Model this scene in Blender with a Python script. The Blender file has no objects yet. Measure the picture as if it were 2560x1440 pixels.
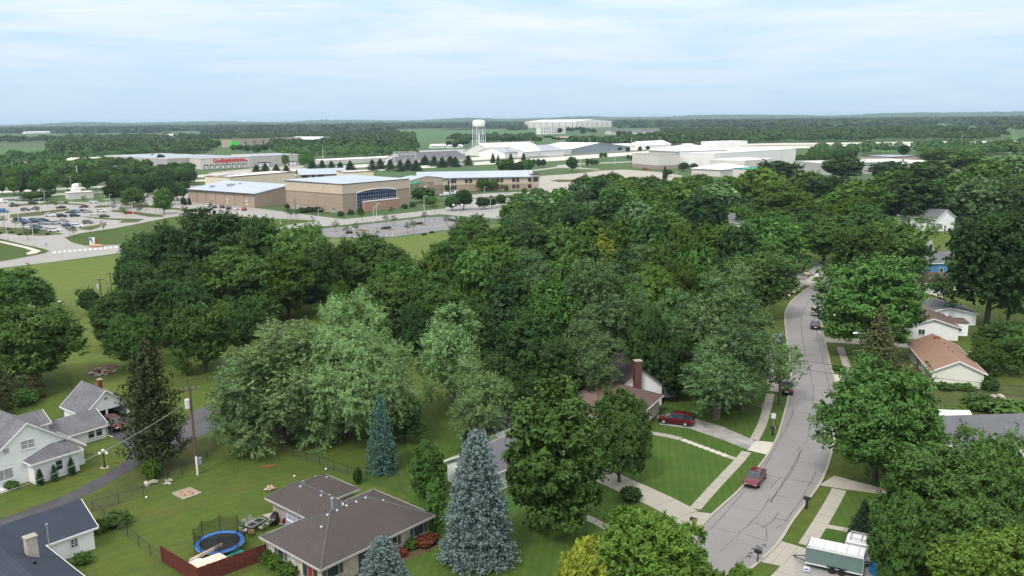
import bpy, math, random
import numpy as np
from mathutils import Vector, Matrix

S = bpy.context.scene
COL = S.collection
R_ = math.radians
# ------------------------------------------------------------------ camera
F_PX, H_CAM, HOR, ROLL = 2150.0, 43.0, 296.0, math.atan(28 / 2560)
PITCH = math.atan((720 - HOR) / F_PX)
cam_d = bpy.data.cameras.new('camera')
cam = bpy.data.objects.new('camera', cam_d); COL.objects.link(cam)
cam_d.sensor_width = 36.0
cam_d.lens = 36.0 * F_PX / 2560
cam_d.clip_start = 1.0; cam_d.clip_end = 40000
cam.location = (0, 0, H_CAM)
cam.rotation_mode = 'XYZ'
cam.matrix_world = Matrix.Translation((0, 0, H_CAM)) @ Matrix.Rotation(math.pi / 2 - PITCH, 4, 'X') @ Matrix.Rotation(-ROLL, 4, 'Z')
S.camera = cam
# ------------------------------------------------------------------ light
SUN_EL, SUN_AZ = R_(52), R_(-150)      # azimuth clockwise from +Y (view direction)
world = bpy.data.worlds.new("World"); S.world = world; world.use_nodes = True
wt = world.node_tree; wn = wt.nodes; wl = wt.links; wn.clear()
wo = wn.new('ShaderNodeOutputWorld'); bg = wn.new('ShaderNodeBackground'); bg.inputs[1].default_value = 0.10
sky = wn.new('ShaderNodeTexSky'); sky.sky_type = 'NISHITA'; sky.sun_disc = False
sky.sun_elevation = SUN_EL; sky.sun_rotation = SUN_AZ; sky.air_density = 1.0; sky.dust_density = 1.0; sky.ozone_density = 1.3
tc = wn.new('ShaderNodeTexCoord'); sep = wn.new('ShaderNodeSeparateXYZ'); wl.new(tc.outputs['Generated'], sep.inputs[0])
def wmath(op, a, b=None, clamp=False):
    n = wn.new('ShaderNodeMath'); n.operation = op; n.use_clamp = clamp
    for i, v in enumerate((a, b)):
        if v is None: continue
        if isinstance(v, (int, float)): n.inputs[i].default_value = v
        else: wl.new(v, n.inputs[i])
    return n.outputs[0]
zz = wmath('ADD', wmath('MAXIMUM', sep.outputs[2], 0.0), 0.06)
cx = wmath('DIVIDE', sep.outputs[0], zz); cy = wmath('DIVIDE', sep.outputs[1], zz)
cmb = wn.new('ShaderNodeCombineXYZ'); wl.new(cx, cmb.inputs[0]); wl.new(cy, cmb.inputs[1])
def wnoise(scale, detail, rough, dist=0.0, sx=1, sy=1, rot=0):
    mp = wn.new('ShaderNodeMapping'); mp.inputs['Scale'].default_value = (sx, sy, 1); mp.inputs['Rotation'].default_value = (0, 0, rot)
    wl.new(cmb.outputs[0], mp.inputs[0])
    n = wn.new('ShaderNodeTexNoise'); n.inputs['Scale'].default_value = scale; n.inputs['Detail'].default_value = detail
    n.inputs['Roughness'].default_value = rough; n.inputs['Distortion'].default_value = dist
    wl.new(mp.outputs[0], n.inputs[0]); return n.outputs[0]
n1 = wnoise(0.42, 6, 0.6, 0.6, 1, 1.0, 0.35)
n2 = wnoise(1.3, 5, 0.6, 0.4, 0.6, 1.2, 0.5)
def wramp(v, a, b, t0=0., t1=1.):
    m = wn.new('ShaderNodeMapRange'); m.interpolation_type = 'SMOOTHSTEP'
    m.inputs[1].default_value = a; m.inputs[2].default_value = b; m.inputs[3].default_value = t0; m.inputs[4].default_value = t1
    wl.new(v, m.inputs[0]); return m.outputs[0]
cl = wmath('ADD', wmath('MULTIPLY', wramp(n1, 0.33, 0.62), 0.75), wmath('MULTIPLY', wramp(n2, 0.4, 0.7), 0.35), True)
# thin high overcast: it thins out towards the horizon
veil = wramp(sep.outputs[2], 0.0, 0.16, 0.82, 0.92)
veil2 = wramp(sep.outputs[2], 0.0, 0.12, 0.15, 0.95)
base = wn.new('ShaderNodeMixRGB'); base.inputs[2].default_value = (5.5, 7.3, 9.3, 1)
bcol = wn.new('ShaderNodeMixRGB'); bcol.inputs[1].default_value = (5.3, 7.1, 9.1, 1); bcol.inputs[2].default_value = (7.7, 7.9, 8.0, 1); wl.new(wramp(sep.outputs[2], .14, .5), bcol.inputs[0]); wl.new(bcol.outputs[0], base.inputs[2])
wl.new(sky.outputs[0], base.inputs[1]); wl.new(veil, base.inputs[0])
cm = wn.new('ShaderNodeMixRGB'); ccol = wn.new('ShaderNodeMixRGB'); ccol.inputs[1].default_value = (7.6, 8.3, 8.9, 1); ccol.inputs[2].default_value = (8.4, 8.3, 8.1, 1); wl.new(wramp(sep.outputs[2], .12, .6), ccol.inputs[0]); wl.new(ccol.outputs[0], cm.inputs[2])
wl.new(wmath('MULTIPLY', cl, veil2), cm.inputs[0]); wl.new(base.outputs[0], cm.inputs[1])
grad = wramp(sep.outputs[2], -0.05, 0.85, 0.70, 1.45)
gm_ = wn.new('ShaderNodeVectorMath'); gm_.operation = 'SCALE'; wl.new(cm.outputs[0], gm_.inputs[0]); wl.new(grad, gm_.inputs['Scale']); wl.new(gm_.outputs[0], bg.inputs[0]); wl.new(bg.outputs[0], wo.inputs[0])
sun_d = bpy.data.lights.new('sun', 'SUN'); sun_d.energy = 1.5; sun_d.angle = R_(10); sun_d.color = (1.0, 0.94, 0.85)
sun = bpy.data.objects.new('sun', sun_d); COL.objects.link(sun)
sdir = Vector((math.sin(SUN_AZ) * math.cos(SUN_EL), math.cos(SUN_AZ) * math.cos(SUN_EL), math.sin(SUN_EL)))
sun.rotation_euler = sdir.to_track_quat('Z', 'Y').to_euler(); sun.location = (0, 0, 400)
S.view_settings.view_transform = 'Standard'; S.view_settings.look = 'None'
S.view_settings.gamma = 1; S.view_settings.use_curve_mapping = False; S.view_settings.exposure = 0.66
S.cycles.max_bounces = 5; S.cycles.diffuse_bounces = 2; S.cycles.glossy_bounces = 2; S.cycles.transparent_max_bounces = 12
S.cycles.transmission_bounces = 2; S.cycles.volume_bounces = 0
S.cycles.use_adaptive_sampling = True; S.cycles.adaptive_threshold = 0.02
S.cycles.use_denoising = True

# ------------------------------------------------------------------ geometry of the place
_c, _s = math.cos(ROLL), math.sin(ROLL)
def ray(px, py):
    u = px - 1280; v = py - 720
    u2 = u * _c - v * _s; v2 = u * _s + v * _c
    return Vector((u2 / F_PX, math.cos(PITCH) - v2 / F_PX * math.sin(PITCH), -math.sin(PITCH) - v2 / F_PX * math.cos(PITCH)))
def G(px, py, z=0.0):                      # map point of the survey picture -> ground plane of height z
    d = ray(px, py)
    if d.z > -0.0018: d.z = -0.0018
    return Vector((0, 0, H_CAM)) + d * ((z - H_CAM) / d.z)
def hgt(px, pyb, pyt, z0=0.0):             # height of something standing at (px,pyb) whose top shows at pyt
    b = G(px, pyb, z0); d = ray(px, pyt); t = math.hypot(b.x, b.y) / math.hypot(d.x, d.y)
    return H_CAM + d.z * t - z0
rnd = random.Random(7)
HAZE = 5.6e-5
# ------------------------------------------------------------------ materials
MATS = {}
class NT:
    def __init__(s, name):
        s.m = bpy.data.materials.new(name); s.m.use_nodes = True; s.t = s.m.node_tree; s.n = s.t.nodes; s.l = s.t.links
        s.b = s.n['Principled BSDF']; s.out = s.n['Material Output']; s._tc = None
    def tc(s, which='Object'):
        if not s._tc: s._tc = s.n.new('ShaderNodeTexCoord')
        return s._tc.outputs[which]
    def pos(s):
        g = s.n.new('ShaderNodeNewGeometry'); return g.outputs['Position']
    def noise(s, vec, scale, detail=3, rough=.55, sx=1, sy=1, sz=1, rot=0):
        mp = s.n.new('ShaderNodeMapping'); mp.inputs['Scale'].default_value = (sx, sy, sz); mp.inputs['Rotation'].default_value = (0, 0, rot)
        s.l.new(vec, mp.inputs[0]); n = s.n.new('ShaderNodeTexNoise'); n.inputs['Scale'].default_value = scale
        n.inputs['Detail'].default_value = detail; n.inputs['Roughness'].default_value = rough; s.l.new(mp.outputs[0], n.inputs[0]); return n.outputs[0]
    def rng(s, v, a, b, c=0., d=1.):
        m = s.n.new('ShaderNodeMapRange'); m.inputs[1].default_value = a; m.inputs[2].default_value = b; m.inputs[3].default_value = c; m.inputs[4].default_value = d
        s.l.new(v, m.inputs[0]); return m.outputs[0]
    def mix(s, f, a, b, mode='MIX'):
        n = s.n.new('ShaderNodeMixRGB'); n.blend_type = mode
        for i, v in enumerate((f, a, b)):
            if isinstance(v, (int, float)): n.inputs[i].default_value = v
            elif isinstance(v, tuple): n.inputs[i].default_value = (*v, 1)
            else: s.l.new(v, n.inputs[i])
        return n.outputs[0]
    def mth(s, op, a, b=0.):
        n = s.n.new('ShaderNodeMath'); n.operation = op
        for i, v in enumerate((a, b)):
            if isinstance(v, (int, float)): n.inputs[i].default_value = v
            else: s.l.new(v, n.inputs[i])
        return n.outputs[0]
    def bump(s, h, dist=.02, st=.5):
        n = s.n.new('ShaderNodeBump'); n.inputs['Distance'].default_value = dist; n.inputs['Strength'].default_value = st
        s.l.new(h, n.inputs['Height']); s.l.new(n.outputs[0], s.b.inputs['Normal'])
    def fin(s, col, rough=.8, spec=.3, metal=0.):
        if isinstance(col, tuple): s.b.inputs['Base Color'].default_value = (*col, 1)
        else: s.l.new(col, s.b.inputs['Base Color'])
        s.b.inputs['Roughness'].default_value = rough; s.b.inputs['Specular IOR Level'].default_value = spec; s.b.inputs['Metallic'].default_value = metal
        return s.m
def sc(c, k): return tuple(min(1., x * k) for x in c)
def plain(name, c, rough=.7, var=.18, scale=1.2, spec=.3, metal=0., world=True):
    if name in MATS: return MATS[name]
    t = NT(name); v = t.pos() if world else t.tc()
    n = t.noise(v, scale, 4, .6); m = t.mix(t.rng(n, .3, .7), sc(c, 1 - var), sc(c, 1 + var * .7))
    MATS[name] = t.fin(m, rough, spec, metal); return MATS[name]
def grass(name, a, b, c, stripe=None, big=.035, dry=(.13, .12, .035), dryamt=.35):
    t = NT(name); p = t.pos()
    n1 = t.noise(p, big, 5, .65); n2 = t.noise(p, .38, 6, .72); n3 = t.noise(p, 5.0, 3, .7)
    m = t.mix(t.rng(n1, .35, .65), a, b); m = t.mix(t.rng(n2, .42, .62, 0, .75), m, sc(c, .85))
    m = t.mix(t.rng(t.noise(p, .16, 6, .75), .50, .66, 0, min(.75, dryamt * 1.6)), m, dry)
    if stripe:
        mp = t.n.new('ShaderNodeMapping'); mp.inputs['Rotation'].default_value = (0, 0, stripe[0]); t.l.new(p, mp.inputs[0])
        w = t.n.new('ShaderNodeTexWave'); w.inputs['Scale'].default_value = stripe[1]; w.inputs['Distortion'].default_value = 1.2; w.inputs['Detail'].default_value = 2; w.inputs['Detail Scale'].default_value = .6
        t.l.new(mp.outputs[0], w.inputs[0]); m = t.mix(t.rng(w.outputs[1], 0, 1, 0, stripe[2]), m, sc(b, .6))
    m = t.mix(t.rng(n3, .3, .75, 0, .55), m, sc(a, .5))
    t.bump(n3, .25, .8)
    MATS[name] = t.fin(m, .9, .15); return MATS[name]
grass('lawn', (0.0842, 0.1374, 0.0238), (0.1147, 0.1533, 0.0292), (0.0654, 0.1177, 0.0225), (0.9, .22, .4))
grass('lawn_deep', (0.0607, 0.1103, 0.0225), (0.0796, 0.1275, 0.0251), (0.0468, 0.0907, 0.0185), (-.3, .25, .55), dryamt=.15)
grass('lawn_street', (0.0678, 0.1374, 0.0225), (0.0866, 0.1520, 0.0264), (0.0527, 0.1129, 0.0198), (.15, .33, .5), dryamt=.22)
grass('field', (0.1170, 0.1717, 0.0330), (0.1462, 0.1839, 0.0397), (0.0958, 0.1533, 0.0304), (.3, .06, .12), dryamt=.25)
grass('meadow', (0.0642, 0.1226, 0.0463), (0.0878, 0.1410, 0.0528), (0.0584, 0.1103, 0.0463), None, big=.008, dryamt=.3)
grass('rough_grass', (0.0759, 0.1043, 0.0292), (0.0994, 0.1165, 0.0397), (0.0527, 0.0797, 0.0264), None, dryamt=.5)
grass('crops', (.075, .15, .05), (.085, .155, .055), (.065, .135, .045), (1.2, .03, .1), big=.004, dryamt=.1)
def paved(name, c, crack=0., wear=.2, scale=.5, rough=.85):
    t = NT(name); p = t.pos()
    n1 = t.noise(p, scale * .15, 4, .6); n2 = t.noise(p, scale, 5, .7); n3 = t.noise(p, 9, 2, .6)
    m = t.mix(t.rng(n1, .3, .7), sc(c, 1 - wear), sc(c, 1 + wear * .6)); m = t.mix(t.rng(n2, .3, .72, 0, .5), m, sc(c, 1 - wear * 1.3))
    m = t.mix(t.rng(n3, .35, .7, 0, .35), m, sc(c, .7))
    t.bump(n3, .02, .4); MATS[name] = t.fin(m, rough, .25); return MATS[name]
paved('asphalt_old', (.232, .223, .222), wear=.15)
paved('asphalt_far', (.30, .29, .275), wear=.1)
paved('asphalt_lot', (.19, .19, .195), wear=.12)
paved('asphalt_court', (.105, .105, .115), wear=.4, scale=.9)
paved('asphalt_dark', (.075, .075, .082), wear=.45, scale=1.1)
paved('concrete', (.36, .335, .29), wear=.16)
paved('concrete_pale', (.50, .47, .41), wear=.14)
paved('concrete_hwy', (.52, .51, .46), wear=.08)
paved('sand', (.36, .27, .18), wear=.2)
paved('soil', (.12, .08, .05), wear=.35)
paved('gravel', (.36, .35, .33), wear=.5, scale=3.2)
def shingle(name, c, var=.25, fine=6):
    t = NT(name); p = t.tc()
    n = t.noise(p, .5, 4, .65); n2 = t.noise(p, fine, 3, .7)
    m = t.mix(t.rng(n, .3, .7), sc(c, 1 - var * .5), sc(c, 1 + var * .5)); m = t.mix(t.rng(n2, .35, .65, 0, .6), m, sc(c, 1 - var))
    w = t.n.new('ShaderNodeTexWave'); w.bands_direction = 'Z'; w.inputs['Scale'].default_value = 1.9; w.inputs['Distortion'].default_value = .4; t.l.new(p, w.inputs[0])
    m = t.mix(t.rng(w.outputs[1], 0, .35, .22, 0), m, sc(c, .5)); t.bump(n2, .03, .5)
    MATS[name] = t.fin(m, .92, .15); return MATS[name]
shingle('roof_brown', (.080, .067, .063), .22); shingle('roof_grey', (.155, .158, .172), .5, 3.2); shingle('roof_navy', (.045, .055, .078), .25)
shingle('roof_rust', (.27, .165, .125), .2); shingle('roof_red', (.135, .092, .08), .22); shingle('roof_dark', (.05, .045, .05), .25); shingle('roof_slate', (.13, .135, .15), .25)
def metalroof(name, c):
    t = NT(name); p = t.tc(); n = t.noise(p, .06, 3, .5); m = t.mix(t.rng(n, .3, .7), sc(c, .93), sc(c, 1.05))
    w = t.n.new('ShaderNodeTexWave'); w.inputs['Scale'].default_value = .6; t.l.new(p, w.inputs[0]); t.bump(w.outputs[1], .04, .4)
    MATS[name] = t.fin(m, .5, .5)
metalroof('roof_metal', (.33, .38, .45)); metalroof('roof_white', (.66, .67, .69)); metalroof('roof_greymetal', (.27, .31, .36))
def siding(name, c, lap=3.2, depth=.25, d='Z'):
    t = NT(name); p = t.tc(); n = t.noise(p, .8, 4, .6); m = t.mix(t.rng(n, .3, .7), sc(c, .94), sc(c, 1.03))
    w = t.n.new('ShaderNodeTexWave'); w.bands_direction = d; w.wave_profile = 'SAW'; w.inputs['Scale'].default_value = lap / 6.283 * 1.0; t.l.new(p, w.inputs[0])
    m = t.mix(t.rng(w.outputs[1], .82, 1, 0, depth), m, sc(c, .6)); t.bump(w.outputs[1], .02, .4)
    MATS[name] = t.fin(m, .6, .3); return MATS[name]
siding('siding_white', (.81, .82, .82), 5, .3); siding('siding_cream', (.72, .72, .64), 5, .2); siding('siding_blue', (.06, .22, .45), 5, .3)
plain('limestone', (.48, .43, .36), .9, .22, 1.6, world=False); plain('trim', (.74, .74, .74), .5, .05); plain('fascia', (.40, .39, .38), .6, .1)
plain('wall_tan', (.35, .27, .21), .85, .07, .2); plain('wall_tan_dark', (.26, .19, .14), .8, .08); plain('wall_peach', (.52, .425, .34), .85, .05, .15)
plain('wall_cream', (.68, .60, .46), .85, .06, .1); plain('wall_mauve', (.42, .335, .29), .85, .08, .2); plain('wall_white', (.74, .73, .71), .8, .06, .1)
plain('wall_offwhite', (.58, .55, .51), .85, .06, .1); plain('wall_brown', (.30, .26, .22), .85, .1, .3); plain('brick_band', (.42, .25, .19), .9, .15, .5)
plain('wall_grey', (.40, .39, .37), .8, .08, .2)
plain('dark_trim', (.07, .055, .05), .6, .1); plain('black', (.012, .012, .014), .5, .2); plain('black_metal', (.02, .02, .022), .4, .2)
plain('green_metal', (.02, .28, .2), .5, .1); plain('lime', (.12, .62, .08), .6, .1); plain('bar_blue', (.30, .36, .44), .5, .1); plain('galv', (.42, .43, .43), .45, .12, metal=.5)
plain('pole_pale', (.55, .56, .54), .5, .1); plain('wood_pole', (.115, .085, .06), .9, .3, 3); plain('grey_wood', (.30, .28, .25), .9, .3, 3)
plain('red_wood', (.115, .028, .02), .8, .3, 3); plain('bark', (.075, .06, .048), .95, .3, 4); plain('bark_pale', (.11, .098, .08), .95, .3, 4)
plain('rubber', (.015, .015, .016), .8, .1); plain('white_plastic', (.78, .78, .78), .4, .03); plain('tower_white', (.80, .82, .84), .45, .03)
plain('tar', (.055, .054, .056), .7, .2); plain('line_white', (.62, .62, .6), .8, .12, 2); plain('red_sign', (.62, .02, .03), .5, .05)
plain('soil_far', (.34, .22, .15), .9, .2, .02); plain('soil_red', (.30, .12, .06), .95, .3, .1)
plain('stone', (.42, .38, .33), .9, .3, 3); plain('brick_red', (.2, .035, .025), .9, .25, 4); plain('curtain_red', (.25, .03, .03), .8, .3, 3)
plain('blue_pad', (.035, .16, .5), .45, .1); plain('blue_tarp', (.03, .25, .6), .5, .2); plain('shutter', (.10, .09, .085), .7, .1)
plain('porch_blue', (.30, .33, .42), .8, .06); plain('red_seat', (.3, .03, .03), .6, .2); plain('trailer_green', (.13, .19, .19), .35, .06, spec=.6)
plain('trailer_roof', (.62, .63, .65), .35, .05, spec=.5); plain('teal', (.01, .17, .15), .6, .15); plain('rust', (.25, .09, .04), .9, .3, 3); plain('firewood', (.42, .24, .14), .9, .4, 6)
plain('plank', (.60, .47, .38), .85, .15, 1.5)
t = NT('chimney_brick'); p = t.tc(); br = t.n.new('ShaderNodeTexBrick'); br.inputs['Scale'].default_value = 4.2
br.inputs['Color1'].default_value = (.22, .04, .028, 1); br.inputs['Color2'].default_value = (.16, .03, .022, 1); br.inputs['Mortar'].default_value = (.12, .06, .05, 1)
t.l.new(p, br.inputs[0]); MATS['chimney_brick'] = t.fin(br.outputs[0], .9, .2)
t = NT('glass'); n = t.noise(t.pos(), .7, 2); MATS['glass'] = t.fin(t.mix(t.rng(n, .3, .7), (.014, .02, .028), (.05, .065, .08)), .08, .6)
t = NT('glass_navy'); n = t.noise(t.pos(), .2, 2); MATS['glass_navy'] = t.fin(t.mix(t.rng(n, .3, .7), (.006, .014, .035), (.02, .035, .07)), .12, .55)
t = NT('glass_pale'); n = t.noise(t.pos(), .7, 2); MATS['glass_pale'] = t.fin(t.mix(t.rng(n, .3, .7), (.28, .29, .29), (.4, .41, .41)), .2, .6)
t = NT('water'); n = t.noise(t.pos(), .05, 2); MATS['water'] = t.fin(t.mix(n, (.25, .33, .38), (.3, .38, .42)), .15, .6)
def netmat(name, c, alpha):
    t = NT(name); t.b.inputs['Alpha'].default_value = alpha; MATS[name] = t.fin(c, .7, .2)
netmat('net_black', (.012, .013, .012), .42); netmat('chainlink', (.10, .11, .09), .20); netmat('net_teal', (.02, .2, .18), .4)
def paint(name, c, metal=.2):
    t = NT(name); t.b.inputs['Coat Weight'].default_value = .35; t.b.inputs['Coat Roughness'].default_value = .08
    MATS[name] = t.fin(c, .35, .5, metal)
for k, c in dict(maroon=(.095, .004, .009), wine=(.105, .003, .009), red=(.45, .01, .015), white=(.75, .76, .77), silver=(.36, .38, .40), grey=(.13, .14, .15), black=(.012, .013, .015),
                 navy=(.018, .03, .085), blue=(.04, .11, .3), teal=(.03, .09, .1), green=(.02, .045, .035), beige=(.36, .33, .28), lightblue=(.2, .29, .38), darkgrey=(.045, .048, .05)).items(): paint('car_' + k, c)
t = NT('lamp_lens'); MATS['lamp_lens'] = t.fin((.75, .74, .68), .1, .6)
t = NT('tail_lens'); MATS['tail_lens'] = t.fin((.5, .01, .01), .2, .6)
def leafmat(name, dark, light, back, transl=.16, cs=.35, backmix=.5, islev=.6, spark=None):
    t = NT(name); oi = t.n.new('ShaderNodeObjectInfo'); g = t.n.new('ShaderNodeNewGeometry')
    n = t.noise(t.tc(), cs, 3, .6)
    m = t.mix(t.rng(n, .34, .66), dark, light)
    rp = g.outputs['Random Per Island']
    m = t.mix(t.rng(rp, .35, 1, 0, islev), m, sc(light, 1.35)); 
    m = t.mix(t.rng(rp, 0, .3, .6, 0), m, sc(dark, .6))
    m = t.mix(t.mth('MULTIPLY', g.outputs['Backfacing'], backmix), m, back)
    if spark: m = t.mix(t.rng(rp, spark[0], spark[0] + .02), m, spark[1])
    hv = t.n.new('ShaderNodeHueSaturation'); t.l.new(m, hv.inputs['Color'])
    t.l.new(t.rng(oi.outputs['Random'], 0, 1, .72, 1.28), hv.inputs['Value']); 
    r2 = t.mth('FRACT', t.mth('MULTIPLY', oi.outputs['Random'], 7.31)); t.l.new(t.rng(r2, 0, 1, .493, .512), hv.inputs['Hue'])
    t.fin(hv.outputs[0], .65, .12)
    tr = t.n.new('ShaderNodeBsdfTranslucent'); t.l.new(hv.outputs[0], tr.inputs[0])
    mx = t.n.new('ShaderNodeMixShader'); mx.inputs[0].default_value = transl
    t.l.new(t.b.outputs[0], mx.inputs[1]); t.l.new(tr.outputs[0], mx.inputs[2]); t.l.new(mx.outputs[0], t.out.inputs[0])
    MATS[name] = t.m; return t.m
leafmat('leaf_mid', (0.0262, 0.0675, 0.0115), (0.0846, 0.1825, 0.0296), (0.1074, 0.1904, 0.0521))
leafmat('leaf_dark', (0.0144, 0.0399, 0.0095), (0.0468, 0.1083, 0.0229), (0.0644, 0.1177, 0.0373))
leafmat('leaf_bright', (0.0309, 0.0751, 0.0070), (0.0983, 0.1923, 0.0185), (0.1054, 0.1768, 0.0374))
leafmat('leaf_yellow', (0.1120, 0.1492, 0.0111), (0.3040, 0.3470, 0.0252), (0.2408, 0.2766, 0.0562))
leafmat('leaf_silver', (0.0431, 0.1007, 0.0212), (0.1575, 0.2898, 0.0669), (0.3133, 0.4652, 0.2025), cs=.3, backmix=.6, spark=(.95, (.34, .40, .28)))
leafmat('leaf_silver_dark', (0.0226, 0.0626, 0.0143), (0.0879, 0.1810, 0.0419), (0.2064, 0.3289, 0.1509), cs=.3, backmix=.5, spark=(.965, (.30, .36, .25)))
leafmat('leaf_olive', (0.0245, 0.0524, 0.0107), (0.0780, 0.1379, 0.0257), (0.0880, 0.1446, 0.0458), cs=.5)
leafmat('leaf_cedar', (0.0260, 0.0430, 0.0130), (0.0714, 0.0966, 0.0315), (0.0735, 0.0893, 0.0368), cs=.6)
leafmat('leaf_bluish', (0.0565, 0.0970, 0.0913), (0.1575, 0.2292, 0.2225), (0.1643, 0.2108, 0.2046), cs=.8, transl=.1)
leafmat('leaf_bluegreen', (0.0203, 0.0543, 0.0389), (0.0716, 0.1465, 0.1094), (0.0824, 0.1376, 0.1069), cs=.8, transl=.1)
leafmat('leaf_pine', (0.0108, 0.0316, 0.0107), (0.0332, 0.0786, 0.0255), (0.0384, 0.0724, 0.0323), cs=.8, transl=.1)
leafmat('leaf_brown', (0.0390, 0.0497, 0.0164), (0.1131, 0.1260, 0.0432), (0.1033, 0.1161, 0.0560), cs=.8, transl=.1)
leafmat('leaf_rust', (0.1071, 0.0286, 0.0128), (0.2079, 0.0634, 0.0309), (0.1559, 0.0578, 0.0309)); leafmat('leaf_far', (0.0202, 0.0497, 0.0124), (0.0730, 0.1473, 0.0356), (0.0766, 0.1309, 0.0435), cs=.02)
leafmat('leaf_far_dark', (0.0202, 0.0475, 0.0172), (0.0609, 0.1172, 0.0370), (0.0681, 0.1064, 0.0435), cs=.02)
M = MATS
# ------------------------------------------------------------------ mesh helpers
class MB:
    def __init__(s): s.v = []; s.f = []
    def add(s, vs, fs):
        o = len(s.v); s.v += [tuple(p) for p in vs]; s.f += [tuple(i + o for i in f) for f in fs]; return s
    def box(s, x0, y0, z0, x1, y1, z1):
        return s.add([(x0, y0, z0), (x1, y0, z0), (x1, y1, z0), (x0, y1, z0), (x0, y0, z1), (x1, y0, z1), (x1, y1, z1), (x0, y1, z1)],
                     [(0, 3, 2, 1), (4, 5, 6, 7), (0, 1, 5, 4), (1, 2, 6, 5), (2, 3, 7, 6), (3, 0, 4, 7)])
    def cbox(s, x, y, z, dx, dy, dz): return s.box(x - dx / 2, y - dy / 2, z - dz / 2, x + dx / 2, y + dy / 2, z + dz / 2)
    def tube(s, pts, rs, n=8, cap=True):
        if not hasattr(rs, '__len__'): rs = [rs] * len(pts)
        vs = []; fs = []; k = len(pts); P = [Vector(p) for p in pts]
        for i, p in enumerate(P):
            d = (P[min(i + 1, k - 1)] - P[max(i - 1, 0)]).normalized()
            a = d.orthogonal().normalized() if abs(d.z) < .95 else Vector((1, 0, 0)); a = (a - d * a.dot(d)).normalized(); b = d.cross(a)
            for j in range(n):
                t = 2 * math.pi * j / n; vs.append(p + (a * math.cos(t) + b * math.sin(t)) * rs[i])
        for i in range(k - 1):
            for j in range(n): fs.append((i * n + j, i * n + (j + 1) % n, (i + 1) * n + (j + 1) % n, (i + 1) * n + j))
        if cap: fs.append(tuple(range(n - 1, -1, -1))); fs.append(tuple((k - 1) * n + j for j in range(n)))
        return s.add(vs, fs)
    def lathe(s, prof, n=20, cx=0, cy=0):
        vs = []; fs = []
        for r, z in prof:
            for j in range(n): t = 2 * math.pi * j / n; vs.append((cx + r * math.cos(t), cy + r * math.sin(t), z))
        for i in range(len(prof) - 1):
            for j in range(n): fs.append((i * n + j, i * n + (j + 1) % n, (i + 1) * n + (j + 1) % n, (i + 1) * n + j))
        return s.add(vs, fs)
    def prism(s, poly, z0, z1):
        n = len(poly); a = sum(poly[i][0] * poly[(i + 1) % n][1] - poly[(i + 1) % n][0] * poly[i][1] for i in range(n))
        if a < 0: poly = poly[::-1]
        vs = [(p[0], p[1], z0) for p in poly] + [(p[0], p[1], z1) for p in poly]
        return s.add(vs, [tuple(range(n - 1, -1, -1)), tuple(range(n, 2 * n))] + [(i, (i + 1) % n, n + (i + 1) % n, n + i) for i in range(n)])
    def mesh(s, name, smooth=False):
        me = bpy.data.meshes.new(name); me.from_pydata(s.v, [], s.f); me.update()
        if smooth: me.polygons.foreach_set('use_smooth', [True] * len(me.polygons))
        return me
    def obj(s, name, mat=None, parent=None, loc=None, rz=None, smooth=False):
        return link(name, s.mesh(name, smooth), mat, parent, loc, rz)
def link(name, me, mat=None, parent=None, loc=None, rz=None):
    o = bpy.data.objects.new(name, me); COL.objects.link(o)
    if mat is not None:
        mm = M[mat] if isinstance(mat, str) else mat
        if len(me.materials) == 0: me.materials.append(mm)
        elif me.materials[0] != mm: o.material_slots[0].link = 'OBJECT'; o.material_slots[0].material = mm
    if parent: o.parent = parent
    if loc is not None: o.location = loc
    if rz is not None: o.rotation_euler = (0, 0, rz)
    return o
def tag(o, label=None, cat=None, group=None, kind=None):
    if label: o['label'] = label
    if cat: o['category'] = cat
    if group: o['group'] = group
    if kind: o['kind'] = kind
    return o
def thing(name, label, cat, loc=(0, 0, 0), rz=0, group=None, scale=None):
    o = bpy.data.objects.new(name, None); COL.objects.link(o); o.location = loc; o.rotation_euler = (0, 0, rz); o.empty_display_size = .5
    if scale is not None: o.scale = scale if hasattr(scale, '__len__') else (scale,) * 3
    return tag(o, label, cat, group)
def sheet(name, pts, z, mat, parent=None, px=True, kind='structure'):
    P = [G(*p) if px else Vector((p[0], p[1], 0)) for p in pts]
    a = sum(P[i].x * P[(i + 1) % len(P)].y - P[(i + 1) % len(P)].x * P[i].y for i in range(len(P)))
    if a < 0: P = P[::-1]
    o = MB().add([(p.x, p.y, z) for p in P], [tuple(range(len(P)))]).obj(name, mat, parent)
    if not parent: tag(o, kind=kind)
    return o
def sm(pts, n=8):                          # smooth polyline (Catmull-Rom) through points
    P = [Vector(p[:2]) for p in pts]; P = [P[0] * 2 - P[1]] + P + [P[-1] * 2 - P[-2]]; out = []
    for i in range(1, len(P) - 2):
        for k in range(n):
            t = k / n; a, b, c, d = P[i - 1:i + 3]
            out.append(.5 * ((2 * b) + (c - a) * t + (2 * a - 5 * b + 4 * c - d) * t * t + (3 * b - a - 3 * c + d) * t ** 3))
    out.append(P[-2]); return out
def offs(P, d):
    out = []
    for i, p in enumerate(P):
        t = (P[min(i + 1, len(P) - 1)] - P[max(i - 1, 0)]).normalized(); out.append(p + Vector((-t.y, t.x)) * d)
    return out
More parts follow.
